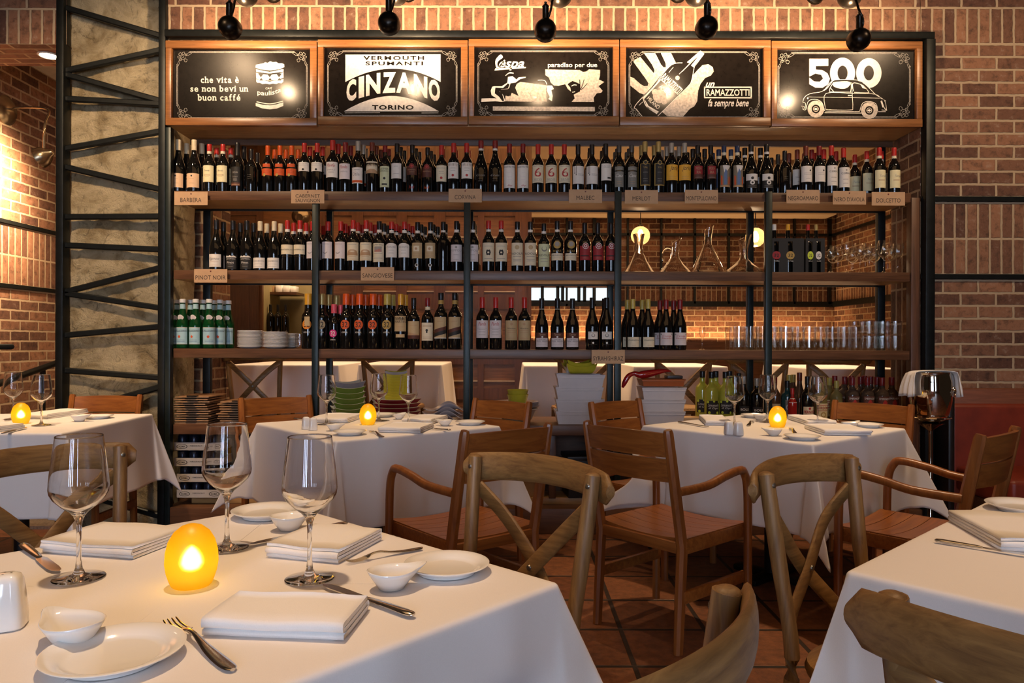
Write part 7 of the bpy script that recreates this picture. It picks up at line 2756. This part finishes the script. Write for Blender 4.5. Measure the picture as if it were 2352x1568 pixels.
def cutlery(kind, px0, py0, px1, py1, lab, full=True, dz=0.0, tilt=0.0):
    """(px0, py0): handle end, (px1, py1): tip, on the table top."""
    a, c = PZ(px0, py0, ZI + .003 + dz), PZ(px1, py1, ZI + .003 + dz)
    d = c - a
    o = bpy.data.objects.new('fork' if kind == 'fork' else 'table_knife', fkm if kind == 'fork' else knm)
    COL.objects.link(o)
    L0 = .2 if kind == 'fork' else .221
    o.location = (a.x, a.y, ZI + .0004 + dz)
    o.rotation_euler = (0, tilt, math.atan2(d.y, d.x))
    s = max(.7, min(1.12, d.xy.length / L0)) if full else 1.0
    o.scale = (s, s, 1)
    return tag(o, lab, kind if kind == 'fork' else 'knife', 'cutlery on the dining tables')


# folded napkins: a cloth folded in layers, fold edges toward -y
def napkin_mesh(w, d, n_=4, gap=.0042, seed=0, droop=0.0):
    rd = random.Random(seed)
    th = gap * .86
    path = []
    for k in range(n_):
        z = th / 2 + .0005 + gap * k
        dd = d / 2 - rd.uniform(0, .004)
        seg = [(-dd, z), (-dd * .5, z), (0, z), (dd * .5, z), (dd, z)]
        if k % 2:
            seg = seg[::-1]
        if k:
            y0 = path[-1][0]
            s = 1 if y0 > 0 else -1
            zc_ = z - gap / 2
            path += [(y0 + s * gap / 2 * sin(a), zc_ - gap / 2 * cos(a)) for a in (pi / 4, pi / 2, 3 * pi / 4)]
        path += seg
    g = MB()
    K = 12
    m_ = len(path)
    vs, fs = [], []
    for i in range(K + 1):
        u = -1 + 2 * i / K
        for s in (1, -1):
            for j, (y, z) in enumerate(path):
                a, c = path[max(0, j - 1)], path[min(m_ - 1, j + 1)]
                ty, tz = c[0] - a[0], c[1] - a[1]
                l_ = math.hypot(ty, tz) or 1
                ny, nz_ = -tz / l_, ty / l_
                rag = rd.uniform(-.0006, .0006)
                zz = z + nz_ * th / 2 * s * .98 + .0016 * sin(4 * u + y * 20) * (z / (gap * n_))
                vs.append(((u + .004 * sin(z * 900)) * w / 2, y + ny * th / 2 * s * .98 + rag, max(.0002, zz)))
    st = 2 * m_
    for i in range(K):
        for j in range(m_ - 1):
            fs.append((i * st + j, i * st + j + 1, (i + 1) * st + j + 1, (i + 1) * st + j))
            fs.append((i * st + m_ + j + 1, i * st + m_ + j, (i + 1) * st + m_ + j, (i + 1) * st + m_ + j + 1))
        for j in (0, m_ - 1):
            fs.append((i * st + j, (i + 1) * st + j, (i + 1) * st + m_ + j, i * st + m_ + j))
    for i in (0, K):
        for j in range(m_ - 1):
            fs.append((i * st + j, i * st + m_ + j, i * st + m_ + j + 1, i * st + j + 1))
    g.add(vs, fs)
    return g


def napkin(corners, lab, n_=4, gap=.0045, seed=0):
    """corners: front-left, front-right, back-right, back-left (px, py) on the table; the folds face the front edge."""
    q = [PZ(x, y, ZI) for x, y in corners]
    c = (q[0] + q[1] + q[2] + q[3]) / 4
    fr, bk = (q[0] + q[1]) / 2, (q[2] + q[3]) / 2
    lf, rt = (q[0] + q[3]) / 2, (q[1] + q[2]) / 2
    ax = (rt - lf).normalized()
    ang = math.atan2(ax.y, ax.x)
    w = (rt - lf).length
    d = abs((bk - fr).dot(Vector((-ax.y, ax.x, 0))))
    o = napkin_mesh(w, d, n_, gap, seed).build('folded_napkin', M_NAPK, ang=180)
    o.location = (c.x, c.y, ZI + .0003)
    o.rotation_euler = (0, 0, ang)
    return tag(o, lab, 'napkin', 'folded napkins')


# salt and pepper: tapered white ceramic blocks
def shaker(px, py, lab, rz=0.0, s=1.0):
    g = MB()
    n_ = 28
    vs, fs = [], []
    pr = [(.0, 0), (.95, 0), (1.0, .03), (.97, .3), (.86, .7), (.78, .86), (.66, .95), (.4, .995), (0, 1.0)]
    for r, z in pr:
        for i in range(n_):
            a = 2 * pi * i / n_
            cx_, sy_ = cos(a), sin(a)
            e = .55
            vs.append((.025 * r * abs(cx_) ** e * (1 if cx_ > 0 else -1), .025 * r * abs(sy_) ** e * (1 if sy_ > 0 else -1), .074 * z))
    for j in range(len(pr) - 1):
        for i in range(n_):
            fs.append((j * n_ + i, j * n_ + (i + 1) % n_, (j + 1) * n_ + (i + 1) % n_, (j + 1) * n_ + i))
    g.add(vs, fs)
    o = bpy.data.objects.new('salt_shaker', None)
    bpy.data.objects.remove(o)
    p = PZ(px, py, ZI)
    t = thing('salt_shaker', lab, 'shaker', p, R(rz), 'ceramic shakers')
    g.build('shaker_body', M_CERA, t, 60)
    g = MB()
    for a in range(3):
        g.lathe([(0, .0004), (.0016, .0002)], 8, (.006 * cos(a * 2.1), .006 * sin(a * 2.1), .0738))
    g.build('pour_hole', M_BLACK, t, 0)
    t.scale = (s, s, s)
    return t


# nearest table
plate(262, 1515, 'white side plate in front of the fork on the nearest table', 1.03)
plate(1026, 1311, 'white side plate near the cloth corner of the nearest table', .92)
plate(612, 1184, 'white side plate at the far end of the nearest table', .96)
boat(167, 1480, 150, 'white dip bowl beside the shaker on the nearest table', .96)
boat(900, 1350, 25, 'white dip bowl beside the knife on the nearest table', .9)
boat(664, 1215, 35, 'white dip bowl on the far plate of the nearest table', .9)
cutlery('fork', 535, 1538, 372, 1412, 'fork lying between plate and napkin on the nearest table')
cutlery('fork', 970, 1258, 795, 1292, 'fork propped beside the far folded napkin of the nearest table')
cutlery('fork', 357, 1213, 478, 1227, 'fork partly behind the large egg candle')
cutlery('knife', 52, 1252, 142, 1322, 'knife at the left of the tall glass on the nearest table')
cutlery('knife', 950, 1415, 745, 1343, 'knife lying between bowl and front napkin')
cutlery('knife', 797, 1202, 570, 1252, 'knife passing behind the right glass of the nearest table')
napkin([(490, 1462), (790, 1470), (845, 1402), (528, 1388)], 'white folded napkin at the front of the nearest table', 3, .0085, 1)
napkin([(118, 1270), (330, 1290), (405, 1232), (215, 1222)], 'white folded napkin behind the left glass of the nearest table', 4, .0062, 2)
napkin([(632, 1285), (785, 1292), (868, 1243), (705, 1222)], 'white folded napkin behind the right glass of the nearest table', 4, .0066, 3)
shaker(14, 1438, 'white ceramic shaker at the near left end of the nearest table', 20, 1.05)
shaker(-50, 1400, 'white ceramic shaker just outside the photo edge', 20, 1.05)

# table below the bowl stacks
shaker(703, 985, 'white ceramic shaker at the corner of the bowl-stack table', 30, .8)
shaker(719, 987, 'white ceramic shaker nearest the glass on the bowl-stack table', 30, .8)
napkin([(728, 970), (815, 971), (820, 958), (738, 957)], 'white folded napkin behind the shakers on the bowl-stack table', 3, .0080, 4)
napkin([(882, 993), (978, 995), (985, 981), (892, 979)], 'white folded napkin at the front of the bowl-stack table', 3, .0085, 5)
napkin([(938, 972), (1005, 974), (1015, 962), (950, 960)], 'white folded napkin at the right of the bowl-stack table', 3, .0080, 6)
boat(768, 988, 20, 'white dip bowl in front of the glass on the bowl-stack table', .8)
boat(917, 962, 60, 'white dip bowl behind the candle on the bowl-stack table', .8)
boat(1022, 977, 170, 'white dip bowl beside the right plate of the bowl-stack table', .8)
plate(803, 997, 'white side plate at the near corner of the bowl-stack table', .9)
plate(1080, 974, 'white side plate at the right end of the bowl-stack table', .9)
plate(877, 956, 'white side plate behind the candle on the bowl-stack table', .9)
cutlery('fork', 880, 1003, 835, 982, 'fork in front of the egg candle on the bowl-stack table')
cutlery('knife', 1035, 988, 962, 983, 'knife beside the front napkin of the bowl-stack table')
cutlery('fork', 952, 957, 975, 955, 'fork beside the right napkin of the bowl-stack table')
cutlery('knife', 675, 961, 722, 968, 'knife behind the shakers on the bowl-stack table')

# ice bucket table
shaker(1674, 997, 'white ceramic shaker at the left on the ice bucket table', 8, .84)
shaker(1696, 999, 'white ceramic shaker in front of the glass stem on the ice bucket table', 8, .84)
boat(1777, 1000, 160, 'white dip bowl in front of the candle on the ice bucket table', .8)
boat(1952, 984, 20, 'white dip bowl beside the right napkin of the ice bucket table', .9)
boat(1745, 964, 40, 'white dip bowl behind the candle on the ice bucket table', .8)
plate(1842, 1008, 'white side plate at the near corner of the ice bucket table', .92)
plate(1992, 980, 'white side plate at the right end of the ice bucket table', .9)
plate(1733, 958, 'white side plate at the far end of the ice bucket table', .9)
napkin([(1612, 976), (1668, 977), (1668, 963), (1614, 962)], 'white folded napkin behind the shakers on the ice bucket table', 3, .0085, 7)
napkin([(1828, 977), (1893, 977), (1895, 963), (1834, 962)], 'white folded napkin behind the right glass of the ice bucket table', 3, .0085, 8)
napkin([(1868, 999), (1972, 1000), (1976, 985), (1872, 984)], 'white folded napkin at the right front of the ice bucket table', 3, .0085, 9)
cutlery('knife', 1558, 969, 1660, 986, 'knife at the left end of the ice bucket table')
cutlery('knife', 2005, 992, 1940, 986, 'knife beside the right napkin of the ice bucket table')
cutlery('fork', 1828, 996, 1815, 982, 'fork behind the near plate of the ice bucket table')
cutlery('fork', 1935, 971, 1915, 965, 'fork beside the right dip bowl of the ice bucket table')
cutlery('fork', 1718, 977, 1730, 965, 'fork behind the shakers on the ice bucket table')

# column table
napkin([(88, 962), (155, 962), (160, 948), (100, 947)], 'white folded napkin behind the glass on the column table', 3, .0085, 10)
boat(182, 967, 15, 'white dip bowl in front of the column chair', .9)
plate(225, 960, 'white side plate in front of the column chair', .92)
cutlery('knife', 5, 996, 92, 974, 'knife in front of the candle on the column table')
napkin([(-60, 992), (18, 994), (24, 982), (-50, 981)], 'white folded napkin at the photo edge on the column table', 3, .0085, 11)
cutlery('fork', 10, 965, 75, 957, 'fork behind the candle on the column table')

# near table at the right edge
plate(2352, 1172, 'white side plate on the near right table', 1.0)
cutlery('fork', 2236, 1195, 2420, 1207, 'fork beyond the napkin on the near right table')
cutlery('knife', 2147, 1242, 2372, 1278, 'long steel knife near the edge of the right table')
napkin([(2248, 1262), (2480, 1275), (2420, 1205), (2222, 1198)], 'white folded napkin on the near right table', 4, .0068, 12)

# ================================================================== back room lamps
m_globe = thin_glass('amber_globe_glass', (1, .90, .70))
nt = m_globe.node_tree
_mo = nt.nodes['Material Output']
_old = _mo.inputs['Surface'].links[0].from_socket
_tr = nt.nodes.new('ShaderNodeBsdfTranslucent')
_tr.inputs[0].default_value = (1, .74, .40, 1)
_mx = nt.nodes.new('ShaderNodeMixShader')
_mx.inputs[0].default_value = .22
nt.links.new(_old, _mx.inputs[1])
nt.links.new(_tr.outputs[0], _mx.inputs[2])
nt.links.new(_mx.outputs[0], _mo.inputs['Surface'])
for i, (px, py, Y, r) in enumerate(((1471, 541, 7.6, .097), (1735, 545, 7.4, .097))):
    c = P(px, py, Y)
    t = thing('globe_pendant', 'glowing clear globe pendant in the back room %s' % ('behind the first decanter' if i == 0 else 'behind the last decanter'), 'pendant lamp', (c.x, Y, c.z), 0, 'globe pendants in the back room')
    g = MB()
    k = 26
    g.lathe([(r * sin(pi * j / k), -r * cos(pi * j / k)) for j in range(k)] + [(r * .2, r * .98)], 48)
    g.build('globe', m_globe, t, 180)
    g = MB()
    g.lathe([(0, -.05), (.02, -.045), (.034, -.01), (.028, .03), (.014, .06), (0, .065)], 16)
    g.build('bulb', emis('pendant_bulb_glow', (1, .80, .50), 26), t, 180)
    g = MB()
    g.lathe([(0, r * .97), (r * .35, r * .96), (r * .30, r * 1.12), (.012, r * 1.2), (.006, r * 1.45), (0, r * 1.45)], 18)
    g.build('socket_cap', M_LAMP, t)
    g = MB()
    g.tube([(0, 0, r * 1.4), (0, 0, 3.67 - c.z)], .004, 6)
    g.build('cord', M_STEEL, t)
    light('POINT', 'pendant_bulb_light', (c.x, Y, c.z - r - .03), 6, WARM2, shadow_soft_size=.04)
# sconce head seen through the middle shelf
c = P(690, 497, 7.3)
t = thing('spot_sconce', 'brass spot lamp on the oak panelling seen above the bottles', 'lamp', (c.x, 7.3, c.z))
g = MB()
g.lathe([(0, -.06), (.04, -.055), (.085, -.01), (.09, .03), (.08, .03), (.03, -.03), (0, -.035)], 24, mx=Matrix.Rotation(R(-70), 3, 'X'))
g.build('lamp_shade', M_BRASS, t)
g = MB()
g.tube(smooth([(0, .05, .02), (.0, .3, .10), (0, .66, .02)], 5), .01, 8)
g.build('arm', M_BRASS, t)
# service ledge with dark bottles and a lit shelf in the niche
zn = P(650, 768, YP + .3).z
t = thing('niche_counter', 'dark ledge in the olive niche behind the plate stacks', 'ledge', ((N0 + N1) / 2, YP + .4, zn))
g = MB()
g.box((-.3, -.3, -.04), (.28, .3, 0))
g.build('ledge_top', M_SHELF, t, 0)
g = MB()
g.box((-.28, -.2, ZB - zn), (.26, .28, -.04))
g.build('ledge_base', M_SHELF, t, 0)
for i, px in enumerate((621, 638, 656)):
    Y = YP + .3
    bottle('tall_dark_bottle', 'tall dark bottle in the olive niche, %s from the left' % nth(i + 1), 'bottle', 'B', .335, (P(px, 780, Y).x, Y, zn + .001), 0, (.2, 'black'), (), None, None, 'dark bottles in the olive niche')
t = thing('niche_shelf', 'small dark shelf carrying white boxes in the olive niche', 'shelf', (P(648, 672, YP + .5).x, YP + .5, P(648, 672, YP + .5).z))
g = MB()
g.box((-.22, -.12, -.03), (.2, .2, 0))
g.build('shelf_board', M_SHELF, t, 0)
g = MB()
g.rbox((-.2, .0, -.12), (-.17, .2, -.03), .003)
g.build('bracket', M_SHELF, t)
for i, (x, w, h, k) in enumerate(((-.14, .06, .07, 'kraft'), (-.03, .035, .09, 'white'), (.06, .035, .08, 'white'), (.14, .03, .07, 'white'))):
    g = MB()
    g.rbox((-w, -.06, 0), (w, .06, h), .004)
    o = g.build('storage_box', mat('white_paper_box', (.8, .78, .72), .7) if k == 'white' else MATS['brown_cardboard'])
    o.location = t.location + Vector((x, .02, .0008))
    tag(o, '%s box on the niche shelf, %s from the left' % ('white paper' if k == 'white' else 'brown card', nth(i + 1)), 'box', 'boxes on the niche shelf')
